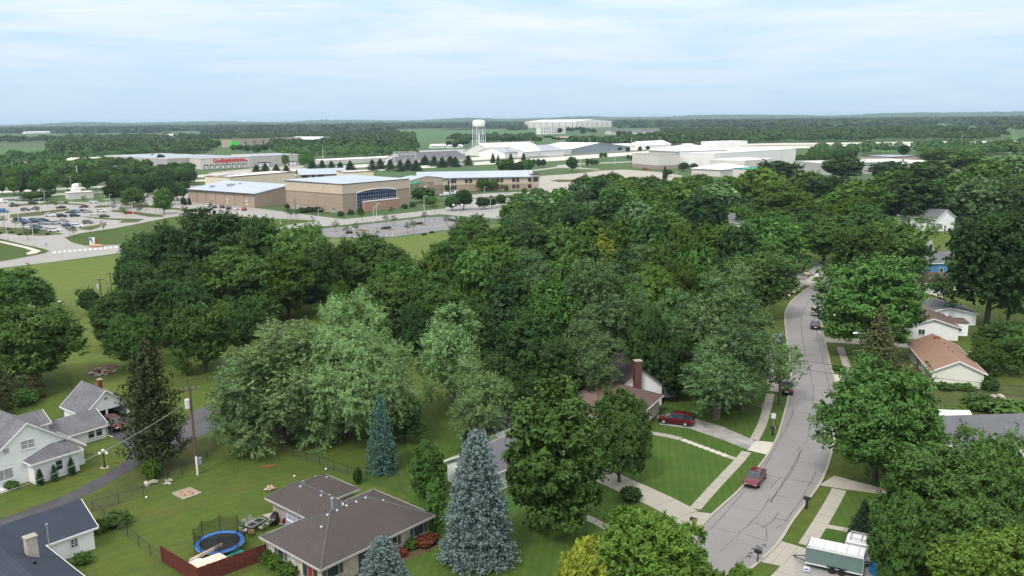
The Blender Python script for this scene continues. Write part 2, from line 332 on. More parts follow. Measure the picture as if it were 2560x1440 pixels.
def strip(name, L, Rr, z, mat, parent=None, z0=None):
    n = len(L); mb = MB()
    vs = [(p.x, p.y, z) for p in L] + [(p.x, p.y, z) for p in Rr]; fs = [(i, n + i, n + i + 1, i + 1) for i in range(n - 1)]
    mb.add(vs, fs)
    if z0 is not None:
        for Q, fl in ((L, 0), (Rr, 1)):
            m = len(mb.v); mb.v += [(p.x, p.y, z0) for p in Q] + [(p.x, p.y, z) for p in Q]
            mb.f += [((m + i, m + i + 1, m + n + i + 1, m + n + i) if fl else (m + n + i, m + n + i + 1, m + i + 1, m + i)) for i in range(n - 1)]
    o = mb.obj(name, mat, parent)
    if not parent: tag(o, kind='structure')
    return o
def pxline(pts, n=6): return sm([G(*p) for p in pts], n)
def pathstrip(name, pts, w, z, mat, parent=None, n=6, z0=None):
    C_ = pxline(pts, n); return strip(name, offs(C_, w / 2), offs(C_, -w / 2), z, mat, parent, z0)
def slabs(root, pts, w, z, mat, step=1.5, n=8, name='slab', gap=.03):
    C_ = pxline(pts, n); d = [0]
    for i in range(1, len(C_)): d.append(d[-1] + (C_[i] - C_[i - 1]).length)
    k = max(1, int(d[-1] / step)); cs = []
    def at(s):
        s = min(max(s, 0), d[-1] - 1e-6)
        for i in range(1, len(d)):
            if d[i] >= s: t = (s - d[i - 1]) / max(1e-9, d[i] - d[i - 1]); return C_[i - 1].lerp(C_[i], t), (C_[i] - C_[i - 1]).normalized()
    for j in range(k):
        a, ta = at(j * d[-1] / k + gap); b, tb = at((j + 1) * d[-1] / k - gap)
        na = Vector((-ta.y, ta.x)) * w / 2; nb = Vector((-tb.y, tb.x)) * w / 2; zz = z + rnd.uniform(-.008, .012)
        c = (a + b) / 2
        MB().prism([tuple(q - c) for q in (a + na, a - na, b - nb, b + nb)], -.08, zz).obj(name, mat, root, (c.x, c.y, 0))
# ------------------------------------------------------------------ foliage
def unit(v): return v / np.maximum(1e-9, np.linalg.norm(v, axis=1, keepdims=True))
def leaves_mesh(name, c, n, size, asp=.62, rng=None, tdir=None):
    rng = rng or np.random.default_rng(1)
    k = len(c); n = unit(n); r = rng.normal(size=(k, 3)) if tdir is None else tdir
    t1 = unit(r - n * np.sum(r * n, axis=1, keepdims=True)); t2 = np.cross(n, t1)
    s = (size * rng.uniform(.7, 1.3, k))[:, None]
    bend = n * s * .25
    v = np.empty((k, 4, 3)); v[:, 0] = c - t1 * s; v[:, 1] = c + t2 * s * asp + bend; v[:, 2] = c + t1 * s; v[:, 3] = c - t2 * s * asp + bend
    me = bpy.data.meshes.new(name); me.vertices.add(k * 4); me.vertices.foreach_set('co', v.astype(np.float32).ravel())
    me.loops.add(k * 4); me.loops.foreach_set('vertex_index', np.arange(k * 4, dtype=np.int32))
    me.polygons.add(k); me.polygons.foreach_set('loop_start', np.arange(0, k * 4, 4, dtype=np.int32))
    me.polygons.foreach_set('loop_total', np.full(k, 4, dtype=np.int32)); me.update(calc_edges=True); return me
def crown_pts(seed, R, H, z0, nl, nc, nk, lr=(.30, .46), droop=0., top=.5, sprig=.3, spread=.62, squash=1., ragged=.12, leafn=.6):
    rng = np.random.default_rng(seed); hh = (H - z0) / 2; cz = z0 + hh
    i = np.arange(nl) + .5; ph = np.arccos(1 - 1.9 * i / nl); th = math.pi * (1 + 5 ** .5) * i + rng.uniform(0, 6)
    d = np.stack([np.cos(th) * np.sin(ph), np.sin(th) * np.sin(ph), np.cos(ph)], 1) + rng.normal(scale=.16, size=(nl, 3)); d = unit(d)
    rad = rng.uniform(1 - ragged * 1.5, 1 + ragged * .6, nl)
    prof = np.where(d[:, 2] < 0, 1 + .22 * d[:, 2] ** 2, 1 - (1 - top) * .35 * d[:, 2])
    lc = np.stack([d[:, 0] * R * spread * prof, d[:, 1] * R * spread * prof, cz + d[:, 2] * hh * (spread + np.where(d[:, 2] < 0, .12, .06))], 1) ; lc[:, :2] *= rad[:, None]; lc[:, 2] = cz + (lc[:, 2] - cz) * rad
    L = rng.uniform(lr[0], lr[1], nl) * R
    C = []; N = []; T = []
    for a in range(nl):
        e = unit(rng.normal(size=(nc * 2, 3)) + d[a] * .75 + np.array([0, 0, .35])); e = e[:nc]
        cc = lc[a] + e * L[a] * rng.uniform(.72, 1.08, (nc, 1)) * np.array([1, 1, .82 * squash]); cc[:, 2] -= droop * L[a] * np.maximum(0, -e[:, 2] + .2) 
        rc = L[a] * rng.uniform(.2, .36, nc)
        for b in range(nc):
            g = rng.normal(size=(nk, 3)) * rc[b] * .55 * np.array([1, 1, .6])
            if rng.random() < sprig: 
                ax = unit((e[b] + np.array([0, 0, .9 - droop * 1.6]))[None])[0]; t = rng.uniform(-.3, 1.15, nk)[:, None] ** 1; g = g * (.75 - .4 * np.clip(t, 0, 1)) + ax * t * rc[b] * 1.6
            C.append(cc[b] + g); N.append(e[b] * leafn + rng.normal(size=(nk, 3)) * .42 + np.array([0, 0, .55])); T.append(rng.normal(size=(nk, 3)) * .6 + e[b] * .8 + np.array([0, 0, .7 if droop < .5 else -.9]))
    C = np.concatenate(C); N = np.concatenate(N); T = np.concatenate(T); C[:, 2] = np.maximum(C[:, 2], z0 * .35)
    # inner, larger leaf masses close the crown
    m = nl * nc * 2; q = unit(rng.normal(size=(m, 3))) * rng.uniform(.35, .78, (m, 1)); q = q[q[:, 2] > -.75]
    CI = np.stack([q[:, 0] * R, q[:, 1] * R, cz + q[:, 2] * hh], 1)
    return rng, C, N, CI, unit(rng.normal(size=CI.shape) + q), np.concatenate([T, rng.normal(size=CI.shape)])
def crown(name, seed, R, H, z0, nl, nc, nk, leaf, inner=None, asp=.5, **kw):
    rng, C, N, CI, NI, TT = crown_pts(seed, R, H, z0, nl, nc, nk, **kw)
    inner = inner or leaf * 2.2
    c = np.concatenate([C, CI]); n = np.concatenate([N, NI]); s = np.concatenate([np.full(len(C), leaf), np.full(len(CI), inner)])
    me = leaves_mesh(name, c, n, s, asp, rng, TT); me['R'] = float(np.percentile(np.hypot(c[:, 0], c[:, 1]), 98.5)); me['H'] = float(np.percentile(c[:, 2], 99.7)); me['z0'] = z0; return me
def trunk(name, R, H, z0, r, seed, limbs=6, multi=1):
    rg = random.Random(seed); mb = MB()
    for q in range(multi):
        a0 = rg.uniform(0, 6.28); off = (0 if multi == 1 else r * .9)
        x, y = math.cos(a0 + q * 6.28 / multi) * off, math.sin(a0 + q * 6.28 / multi) * off
        lean = (rg.uniform(-.05, .05) + (x * .5 if multi > 1 else 0), rg.uniform(-.05, .05) + (y * .5 if multi > 1 else 0))
        top = z0 + (H - z0) * .62; pts = [(x * 1.1, y * 1.1, -.3)] + [(x + lean[0] * z, y + lean[1] * z, z) for z in (.4, top * .3, top * .6, top)]
        mb.tube(pts, [r * 1.45, r * 1.1, r * .9, r * .65, r * .25], 9)
        for i in range(limbs):
            z = z0 * .8 + (top - z0 * .8) * (i / limbs) * .8; a = i * 2.4 + rg.uniform(-.4, .4); l = R * rg.uniform(.55, .8)
            p0 = Vector((x + lean[0] * z, y + lean[1] * z, z)); d = Vector((math.cos(a), math.sin(a), .7)).normalized()
            mb.tube([p0, p0 + d * l * .5, p0 + d * l + Vector((0, 0, l * .15))], [r * .4, r * .26, r * .08], 6)
    return mb.mesh(name, True)
def spruce(name, seed, R, H, tiers, per, nq, leaf, z0=.4, droop=.25, power=1.0, gap=.0, up=.15, puff=.5, wild=1.):
    rng = np.random.default_rng(seed); C = []; N = []; T = []
    for i in range(tiers):
        f = i / (tiers - 1); z = z0 + (H - z0) * (f ** .92); r = R * (1 - f) ** power * (1 + rng.uniform(-.08, .08) * wild) + .12
        if f < .08: r *= .88
        nb = max(4, int(per * (r / R) + 3)); a0 = rng.uniform(0, 6.28)
        for b in range(nb):
            a = a0 + 6.2832 * b / nb + rng.uniform(-.2, .2); rr = r * (1 + rng.uniform(-.2, .1) * wild) * (1 + .07 * wild * math.sin(3 * a + seed + z))
            if gap and rng.random() < gap: continue
            m = max(5, int(nq * (.25 + .75 * r / R))); t = rng.uniform(.28, 1.0, m) ** .7; wd = (.10 + .16 * (1 - np.abs(t - .75))) * rr * puff * 2
            side = rng.normal(size=m) * wd * .8
            x = t * rr; zz = z - droop * rr * t + up * rr * t ** 3 + rng.normal(size=m) * .09 * puff * 2
            p = np.stack([x * math.cos(a) - side * math.sin(a), x * math.sin(a) + side * math.cos(a), zz], 1)
            o = np.array([math.cos(a), math.sin(a), 0]); n = o * .5 + rng.normal(size=(m, 3)) * .4 + np.array([0, 0, .8]); C.append(p); N.append(n)
            T.append(np.tile(o * 1.0 + np.array([0, 0, -.15]), (m, 1)) + rng.normal(size=(m, 3)) * .45)
    # dark inside
    m = tiers * per; f = rng.uniform(0, .92, m); a = rng.uniform(0, 6.28, m); r = R * (1 - f) ** power * rng.uniform(.1, .55, m)
    CI = np.stack([r * np.cos(a), r * np.sin(a), z0 + (H - z0) * f], 1); NI = rng.normal(size=(m, 3)); 
    c = np.concatenate(C + [CI]); n = np.concatenate(N + [NI]); t = np.concatenate(T + [rng.normal(size=(m, 3))])
    s = np.concatenate([np.full(len(c) - m, leaf), np.full(m, leaf * 2.0)])
    me = leaves_mesh(name, c, n, s, .5, rng, t); me['R'] = R; me['H'] = H; me['z0'] = z0; return me
def spruce2(name, seed, R, H, tiers, per, ncl, nl, leaf, z0=.2, droop=.25, power=.6, puff=.3, wild=1., gap=.05, top=1., asp=.75):
    """whorls of boughs, each carrying rounded tufts"""
    rng = np.random.default_rng(seed); C = []; N = []
    for i in range(tiers):
        f = i / (tiers - 1); z = z0 + (H - z0) * f ** .95; r = R * (1 - f * top) ** power * (1 + rng.uniform(-.09, .09) * wild) + .08
        if f < .06: r *= .9
        nb = max(3, int(per * (.3 + .7 * r / R))); a0 = rng.uniform(0, 6.28)
        for b in range(nb):
            if rng.random() < gap: continue
            a = a0 + 6.2832 * b / nb + rng.uniform(-.15, .15); rr = r * (1 + rng.uniform(-.2, .08) * wild) * (1 + .06 * wild * math.sin(3 * a + seed + z)); m = max(1, int(ncl * r / R + .9))
            for t in np.linspace(.4 if m > 1 else .75, 1.0, m):
                pf = puff * (.55 + .6 * r / R) * rng.uniform(.8, 1.2); q = unit(rng.normal(size=(nl, 3))) * rng.uniform(.5, 1, (nl, 1)) * pf * np.array([1.1, 1.1, .7])
                sd = rng.normal() * .12 * rr; x = rr * t
                c = np.array([x * math.cos(a) - sd * math.sin(a), x * math.sin(a) + sd * math.cos(a), z - droop * x + .12 * rr * t ** 3]); C.append(c + q); N.append(q / pf * 1.1 + np.array([0, 0, .55]) + rng.normal(size=(nl, 3)) * .3)
    m = tiers * per; f = rng.uniform(0, .9, m); a = rng.uniform(0, 6.28, m); r = R * (1 - f) ** power * rng.uniform(.1, .6, m)
    CI = np.stack([r * np.cos(a), r * np.sin(a), z0 + (H - z0) * f], 1); c = np.concatenate(C + [CI]); n = np.concatenate(N + [rng.normal(size=(m, 3))])
    s = np.concatenate([np.full(len(c) - m, leaf), np.full(m, leaf * 2.6)]); me = leaves_mesh(name, c, n, s, asp, rng); me['R'] = float(np.percentile(np.hypot(c[:, 0], c[:, 1]), 99)); me['H'] = float(c[:, 2].max()); me['z0'] = z0; return me
CR = {}
CR['broad'] = [crown('leaves_broad', 11, 7, 15, 1.3, 24, 28, 36, .22, lr=(.24, .42), ragged=.2), crown('leaves_broad', 12, 7, 15, 1.0, 34, 22, 34, .22, lr=(.2, .38), ragged=.24), crown('leaves_broad', 13, 6.5, 16, 1.2, 28, 26, 34, .22, top=.2, lr=(.22, .4), ragged=.22),
               crown('leaves_broad', 14, 7.5, 14, .5, 32, 24, 34, .22, lr=(.2, .38), ragged=.26)]
CR['clumpy'] = [crown('leaves_clumpy', 21, 6, 15, .2, 44, 20, 24, .24, lr=(.2, .3), spread=.74, ragged=.14, sprig=.1), crown('leaves_clumpy', 22, 6.5, 9, 1.2, 50, 22, 26, .19, lr=(.17, .27), spread=.78, ragged=.12, sprig=.25)]
CR['silver'] = [crown('leaves_silver', 31, 13, 19, .4, 78, 40, 40, .165, asp=.36, lr=(.14, .27), droop=.6, spread=.80, ragged=.26, sprig=.7, leafn=.35),
                crown('leaves_silver', 32, 8.5, 19, .8, 50, 34, 38, .165, asp=.36, lr=(.17, .31), droop=.6, spread=.76, ragged=.28, sprig=.7, leafn=.35),
                crown('leaves_silver', 33, 6.5, 15.5, 2.4, 30, 30, 34, .15, asp=.36, lr=(.17, .36), droop=.6, spread=.76, ragged=.38, sprig=.7, leafn=.35)]
CR['sparse'] = [crown('leaves_sparse', 41, 5.5, 12, 4, 15, 20, 13, .2, inner=.2, lr=(.2, .36), spread=.8, ragged=.3, sprig=.6)]
CR['lod'] = [crown('leaves_wood', 50 + i, 7, 15, 1.8, 24, 18, 22, .29, inner=.9, asp=.6, ragged=.2, lr=(.2, .4)) for i in range(5)]
CR['round'] = [crown('leaves_round', 60 + i, 2.4, 5, 1.1, 14, 12, 12, .2, inner=.5, ragged=.1, spread=.66) for i in range(2)]
CR['sapling'] = [crown('leaves_sapling', 70 + i, 1.3, 4.2, 1.4, 8, 8, 6, .14, inner=.12, ragged=.3, spread=.7) for i in range(2)]
CR['bush'] = [crown('leaves_bush', 80 + i, 1.5, 1.8, .1, 14, 12, 12, .11, inner=.35, ragged=.1) for i in range(3)]
CR['cedar'] = [spruce2('needles_cedar', 91, 4.6, 15.5, 26, 11, 5, 12, .22, z0=1.2, droop=-.08, power=.58, puff=.62, wild=1.9, gap=.22, asp=.6)]
CR['spruce'] = [spruce2('needles_spruce', 92, 3.6, 12.8, 32, 25, 6, 17, .105, z0=.25, droop=.24, power=.54, puff=.34, gap=.04, wild=.95), spruce2('needles_spruce', 93, 2.3, 9.4, 30, 20, 4, 14, .09, z0=.15, droop=.3, power=.6, puff=.26, gap=.04, wild=.95)]
CR['pine'] = [spruce('needles_pine', 94, 3.4, 12, 26, 16, 22, .24, z0=.8, droop=.3, power=.85, gap=.1, puff=.8), spruce('needles_pine', 95, 3.2, 11, 18, 12, 14, .32, z0=.6, droop=.25, power=.8, gap=.12, puff=.8)]
CR['cone'] = [spruce('needles_cone', 96, .75, 2.6, 14, 10, 8, .13, z0=.1, droop=-.1, power=.6)]
TRD = dict(broad=(7, 15, 2.6, .38, 1), clumpy=(6, 15, 1.4, .34, 2), silver=(10, 19, 2.4, .6, 3, 7, 3), sparse=(5.5, 12, 4, .3, 4, 9), lod=(7, 15, 2, .34, 5, 4),
      round=(2.4, 5, 1.2, .11, 6, 4), sapling=(1.2, 4.2, 1.5, .05, 7, 4), cedar=(1, 15, 2, .3, 8, 0), spruce=(1, 11, .5, .2, 9, 0), pine=(1, 11, .8, .2, 10, 0))
TR = {k: trunk('trunk_' + k, *a) for k, a in TRD.items()}; TRS = {k: (a[0], a[1]) for k, a in TRD.items()}
KIND = {  # kind: (object name, crown set, leaf material, trunk, category)
 'M': ('shade_tree', 'broad', 'leaf_mid'), 'D': ('shade_tree', 'broad', 'leaf_dark'), 'B': ('shade_tree', 'broad', 'leaf_bright'), 'Y': ('shade_tree', 'clumpy', 'leaf_yellow'),
 'K': ('shade_tree', 'clumpy', 'leaf_mid'), 'KO': ('shade_tree', 'clumpy', 'leaf_olive'), 'KB': ('shade_tree', 'clumpy', 'leaf_bright'), 'S': ('silver_maple_tree', 'silver', 'leaf_silver'), 'SD': ('silver_maple_tree', 'silver', 'leaf_silver_dark'), 'O': ('shade_tree', 'broad', 'leaf_olive'),
 'X': ('sparse_tree', 'sparse', 'leaf_silver_dark'), 'm': ('shade_tree', 'lod', 'leaf_mid'), 'd': ('shade_tree', 'lod', 'leaf_dark'), 'b': ('shade_tree', 'lod', 'leaf_bright'), 's': ('shade_tree', 'lod', 'leaf_silver_dark'), 'o': ('shade_tree', 'lod', 'leaf_olive'),
 'y': ('shade_tree', 'lod', 'leaf_yellow'),
 'C': ('cedar_tree', 'cedar', 'leaf_cedar'), 'P': ('blue_spruce_tree', 'spruce', 'leaf_bluish'), 'PG': ('blue_spruce_tree', 'spruce', 'leaf_bluegreen'), 'G': ('pine_tree', 'pine', 'leaf_pine'), 'GB': ('spruce_tree', 'pine', 'leaf_brown'),
 'r': ('ornamental_tree', 'round', 'leaf_dark'), 'rb': ('ornamental_tree', 'round', 'leaf_bright'), 'ro': ('ornamental_tree', 'round', 'leaf_olive'), 't': ('sapling', 'sapling', 'leaf_olive'),
 'u': ('shrub', 'bush', 'leaf_dark'), 'ub': ('shrub', 'bush', 'leaf_bright'), 'ur': ('shrub', 'bush', 'leaf_rust'), 'um': ('shrub', 'bush', 'leaf_mid'), 'c': ('small_conifer', 'cone', 'leaf_pine')}
TREES = []          # (x, y, r) footprints, to keep the filling clear of them
def tree(kind, base, w, h, label, group=None, var=None, cut=None, rz=None, ky=1.0, bark=None):
    nm, cs, lm = KIND[kind]; ms = CR[cs]; me = ms[(rnd.randrange(len(ms)) if var is None else var) % len(ms)]
    sx = w / 2 / me['R']; sz = h / me['H']; rz = rnd.uniform(0, 6.28) if rz is None else rz
    root = thing(nm, label, 'shrub' if nm == 'shrub' else 'tree', (base[0], base[1], 0), rz, group)
    c = link('foliage' if nm == 'shrub' else 'crown', me, lm, root); c.scale = (sx, sx * ky, sz)
    if cs in TR:
        tr, th = TRS[cs]; t = link('trunk', TR[cs], bark or ('bark_pale' if cs in ('silver', 'sparse') else 'bark'), root); t.scale = (w / 2 / tr * .92,) * 2 + (h / th * .95,) if cs not in ('cedar', 'spruce', 'pine') else (h / th,) * 3
    TREES.append((base[0], base[1], w / 2)); return root
SEE = [(2336, 2396, 536, 576, 311), (1850, 1878, 522, 556, 311), (2040, 2068, 488, 516, 378), (2290, 2340, 612, 690, 226), (1990, 2050, 664, 712, 150), (2250, 2290, 505, 530, 355)]   # gaps in the woods through which houses and streets show
def hides(x, yt, w, b, h):
    d = math.hypot(b[0], b[1]); yb = HOR + F_PX * H_CAM / max(b[1], 1) * .98
    return any(d < sd and x + w * .42 > a and x - w * .42 < e and yt < f_ and yb > c for a, e, c, f_, sd in SEE)
def T(kind, x, yt, w, h, label, group=None, var=None, yb=None, **k):
    """crown top seen at (x,yt), crown w survey pixels wide, tree h metres tall (or base seen at yb)"""
    if yb is not None: b = G(x, yb); h = hgt(x, yb, yt)
    else: b = G(x, yt, h)
    wm = w * math.hypot(b.y, H_CAM * .2) / F_PX
    return tree(kind, (b.x, b.y), wm, h, label, group, var, **k)
# ------------------------------------------------------------------ vehicles
def car_meshes(kind):
    """profile stations: x, z_bottom, z_belt(top of lower body), half width"""
    if kind == 'sedan': L, W, Hh = 4.8, 1.84, 1.45; low = [(-2.4, .45, .72, .72), (-2.3, .28, .95, .84), (-1.5, .24, .98, .91), (-.4, .22, .94, .92), (1.0, .22, .92, .92), (1.75, .24, .82, .89), (2.25, .28, .68, .8), (2.4, .4, .56, .66)]; cab = [(-1.95, .97, .80), (-1.15, 1.38, .63), (-.5, 1.45, .62), (.2, 1.44, .62), (1.15, .93, .78)]; wb = (-1.42, 1.42)
    elif kind == 'suv': L, W, Hh = 4.7, 1.88, 1.7; low = [(-2.35, .5, .95, .8), (-2.25, .32, 1.1, .9), (-1.4, .28, 1.12, .93), (0, .28, 1.08, .94), (1.05, .28, 1.06, .94), (1.8, .3, 1.0, .9), (2.25, .36, .82, .82), (2.35, .5, .7, .7)]; cab = [(-2.27, 1.1, .84), (-1.95, 1.62, .68), (-1.2, 1.7, .68), (.2, 1.68, .68), (1.1, 1.07, .8)]; wb = (-1.4, 1.38)
    elif kind == 'minivan': L, W, Hh = 5.1, 1.98, 1.75; low = [(-2.55, .45, 1.0, .86), (-2.45, .3, 1.08, .95), (-1.5, .26, 1.1, .99), (0, .26, 1.08, .99), (1.2, .26, 1.02, .98), (1.9, .28, .92, .93), (2.4, .32, .74, .84), (2.55, .45, .6, .7)]; cab = [(-2.5, 1.08, .88), (-2.25, 1.66, .74), (-1.5, 1.75, .74), (.3, 1.74, .74), (1.55, 1.0, .84)]; wb = (-1.52, 1.55)
    elif kind == 'pickup': L, W, Hh = 5.5, 1.95, 1.8; low = [(-2.75, .5, 1.0, .9), (-2.7, .4, 1.08, .95), (-1.5, .36, 1.1, .96), (-.5, .34, 1.12, .97), (1.2, .34, 1.1, .96), (2.1, .36, 1.04, .92), (2.65, .4, .9, .86), (2.75, .5, .8, .75)]; cab = [(-.95, 1.12, .84), (-.8, 1.72, .7), (-.3, 1.8, .7), (.35, 1.78, .7), (1.2, 1.1, .82)]; wb = (-1.75, 1.8)
    else: L, W, Hh = 5.8, 2.05, 2.2; low = [(-2.9, .5, 1.25, .98), (-2.85, .35, 1.3, 1.0), (-1.2, .32, 1.3, 1.02), (0, .32, 1.3, 1.02), (1.4, .32, 1.2, 1.0), (2.2, .34, 1.08, .94), (2.8, .4, .85, .86), (2.9, .5, .75, .75)]; cab = [(-2.88, 1.3, .98), (-2.8, 2.1, .86), (-1.2, 2.2, .86), (1.0, 2.15, .84), (1.95, 1.2, .88)]; wb = (-1.8, 1.85)
    body = MB(); vs = []; n = len(low); ring = 10
    for x, zb, zt, w in low:
        m = zb + (zt - zb) * .45
        r = [(-w * .86, zb), (-w, zb + .16), (-w, m), (-w * .96, zt - .05), (-w * .8, zt)]; r = r + [(-a, b) for a, b in r[::-1]]
        vs += [(x, a, b) for a, b in r]
    fs = [(i * ring + j, i * ring + (j + 1) % ring, (i + 1) * ring + (j + 1) % ring, (i + 1) * ring + j) for i in range(n - 1) for j in range(ring)]
    fs += [tuple(range(ring - 1, -1, -1)), tuple((n - 1) * ring + j for j in range(ring))]
    body.add(vs, fs)
    # roof panel and pillars in body colour, glass inside
    gl = MB(); x0, z0, w0 = cab[0]; gv = []
    for x, z, w in cab: gv.append((x, z, w))
    b0, b1 = cab[0], cab[-1]; zb0, zb1 = b0[1] - .03, b1[1] - .03
    top = cab[1:-1]; pts = [(b0[0], -b0[2], zb0), (b0[0], b0[2], zb0)] ; ringv = []
    # glasshouse as loft of 5 stations, each 4 points: lower left, upper left, upper right, lower right
    st = []
    for i, (x, z, w) in enumerate(cab):
        belt = b0[1] + (b1[1] - b0[1]) * (x - b0[0]) / (b1[0] - b0[0]) - .03; wl_ = .86 * (b0[2] / .8) if kind != 'x' else .8
        wl_ = max(b0[2], b1[2]) + .02
        if i in (0, len(cab) - 1): st.append([(x, -w, belt), (x, -w, belt + .01), (x, w, belt + .01), (x, w, belt)])
        else: st.append([(x, -wl_, belt), (x, -w, z - .03), (x, w, z - .03), (x, wl_, belt)])
    gvv = [p for s_ in st for p in s_]; gf = [(i * 4 + j, i * 4 + j + 1, (i + 1) * 4 + j + 1, (i + 1) * 4 + j) for i in range(len(st) - 1) for j in range(3)]
    gl.add(gvv, gf)
    t = cab[1:-1]; xs = [p[0] for p in t]; rv = []
    for x, z, w in t: rv += [(x, -w - .015, z - .05), (x, -w * .8, z + .012), (x, w * .8, z + .012), (x, w + .015, z - .05)]
    body.add(rv, [(i * 4 + j, i * 4 + j + 1, (i + 1) * 4 + j + 1, (i + 1) * 4 + j) for i in range(len(t) - 1) for j in range(3)])
    def pil(a, b, r=.045): body.tube([a, b], r, 4)
    for sg in (-1, 1):
        pil((cab[0][0], sg * cab[0][2], zb0), (cab[1][0], sg * (cab[1][2] + .0), cab[1][1] - .04)); pil((cab[-1][0], sg * cab[-1][2], zb1), (cab[-2][0], sg * cab[-2][2], cab[-2][1] - .04))
        wl_ = max(b0[2], b1[2]) + .02
        for xx in ([-.15] if kind in ('sedan', 'pickup') else [-1.0, .15]):
            if kind == 'van' and xx < 0: continue
            zt_ = np.interp(xx, [c[0] for c in cab], [c[1] for c in cab]); wt_ = np.interp(xx, [c[0] for c in cab], [c[2] for c in cab])
            pil((xx, sg * wl_, zb0), (xx, sg * wt_, zt_ - .04), .035)
    if kind == 'van':   # panelled sides
        for sg in (-1, 1): body.add([(-2.86, sg * 1.01, 1.25), (.9, sg * 1.01, 1.22), (.75, sg * .90, 2.1), (-2.75, sg * .90, 2.1)], [(0, 1, 2, 3)])
    if kind == 'pickup':
        body.box(-2.7, -.92, 1.08, -1.0, -.84, 1.16); body.box(-2.7, .84, 1.08, -1.0, .92, 1.16); body.box(-2.72, -.9, 1.04, -2.64, .9, 1.16)
    wh = MB(); r = .33 if kind in ('sedan',) else .37; 
    wh.tube([(0, -.11, 0), (0, .11, 0)], r, 14); rim = MB().tube([(0, -.125, 0), (0, .125, 0)], r * .6, 12)
    hw = low[3][3] - .08; fx = low[-2]; bx = low[1]
    hl = MB(); hl.add([(fx[0] - .28, fx[3] * .58, fx[2] - .02), (fx[0] - .22, fx[3] * .98, fx[2] - .06), (fx[0] + .06, fx[3] * .86, fx[2] - .22), (fx[0] + .1, fx[3] * .5, fx[2] - .2), (fx[0] - .28, fx[3] * .58, fx[2] + .03), (fx[0] - .22, fx[3] * 1.0, fx[2] + .0), (fx[0] + .10, fx[3] * .9, fx[2] - .1), (fx[0] + .14, fx[3] * .5, fx[2] - .08)],
       [(4, 5, 6, 7), (0, 3, 2, 1), (0, 1, 5, 4), (1, 2, 6, 5), (2, 3, 7, 6), (3, 0, 4, 7)])
    tl = MB().box(bx[0] - .1, bx[3] * .62, bx[2] - .3, bx[0] + .16, bx[3] * 1.01, bx[2] - .06)
    def mir(mb): m = MB(); m.v = [(x, -y, z) for x, y, z in mb.v]; m.f = [f[::-1] for f in mb.f]; return m
    gr = MB().box(low[-1][0] - .14, -.5, low[-1][1] + .02, low[-1][0] + .012, .5, low[-1][2] - .02)
    pl = MB().box(low[0][0] - .012, -.26, low[0][1] + .08, low[0][0] + .1, .26, low[0][1] + .22)
    return dict(body=body.mesh('car_body', True), glass=gl.mesh('car_glass'), wheel=wh.mesh('tyre'), rim=rim.mesh('rim'), hl=(hl.mesh('hl'), mir(hl).mesh('hl')), tl=(tl.mesh('tl'), mir(tl).mesh('tl')), grille=gr.mesh('grille'), plate=pl.mesh('plate'), wb=wb, hw=hw, r=r)
CARM = {k: car_meshes(k) for k in ('sedan', 'suv', 'minivan', 'pickup', 'van')}
for k in CARM:
    me = CARM[k]['body']; me.polygons.foreach_set('use_smooth', [True] * len(me.polygons))
    me.set_sharp_from_angle(angle=R_(38)) if hasattr(me, 'set_sharp_from_angle') else None
def car(kind, color, x, y, heading, label, group=None, name=None, px=True, near=False, cat=None):
    d = CARM[kind]; p = G(x, y) if px else Vector((x, y, 0))
    o = thing(name or {'sedan': 'parked_car', 'suv': 'parked_suv', 'minivan': 'parked_minivan', 'pickup': 'pickup_truck', 'van': 'cargo_van'}[kind], label,
              cat or {'sedan': 'car', 'suv': 'car', 'minivan': 'minivan', 'pickup': 'pickup', 'van': 'van'}[kind], (p.x, p.y, .03), heading, group)
    link('body', d['body'], 'car_' + color, o); link('windows', d['glass'], 'glass', o)
    for xx in d['wb']:
        for sg in (-1, 1):
            w = link('wheel', d['wheel'], 'rubber', o, (xx, sg * d['hw'], d['r'])); link('rim', d['rim'], 'car_silver', w) if near else None
    for m in d['hl']: link('headlight', m, 'lamp_lens', o)
    for m in d['tl']: link('taillight', m, 'tail_lens', o)
    if near: link('grille', d['grille'], 'black', o); link('licence_plate', d['plate'], 'white_plastic', o)
    return o
def heading(a, b):      # world heading of the picture direction a -> b
    p, q = G(*a), G(*b); return math.atan2(q.y - p.y, q.x - p.x)
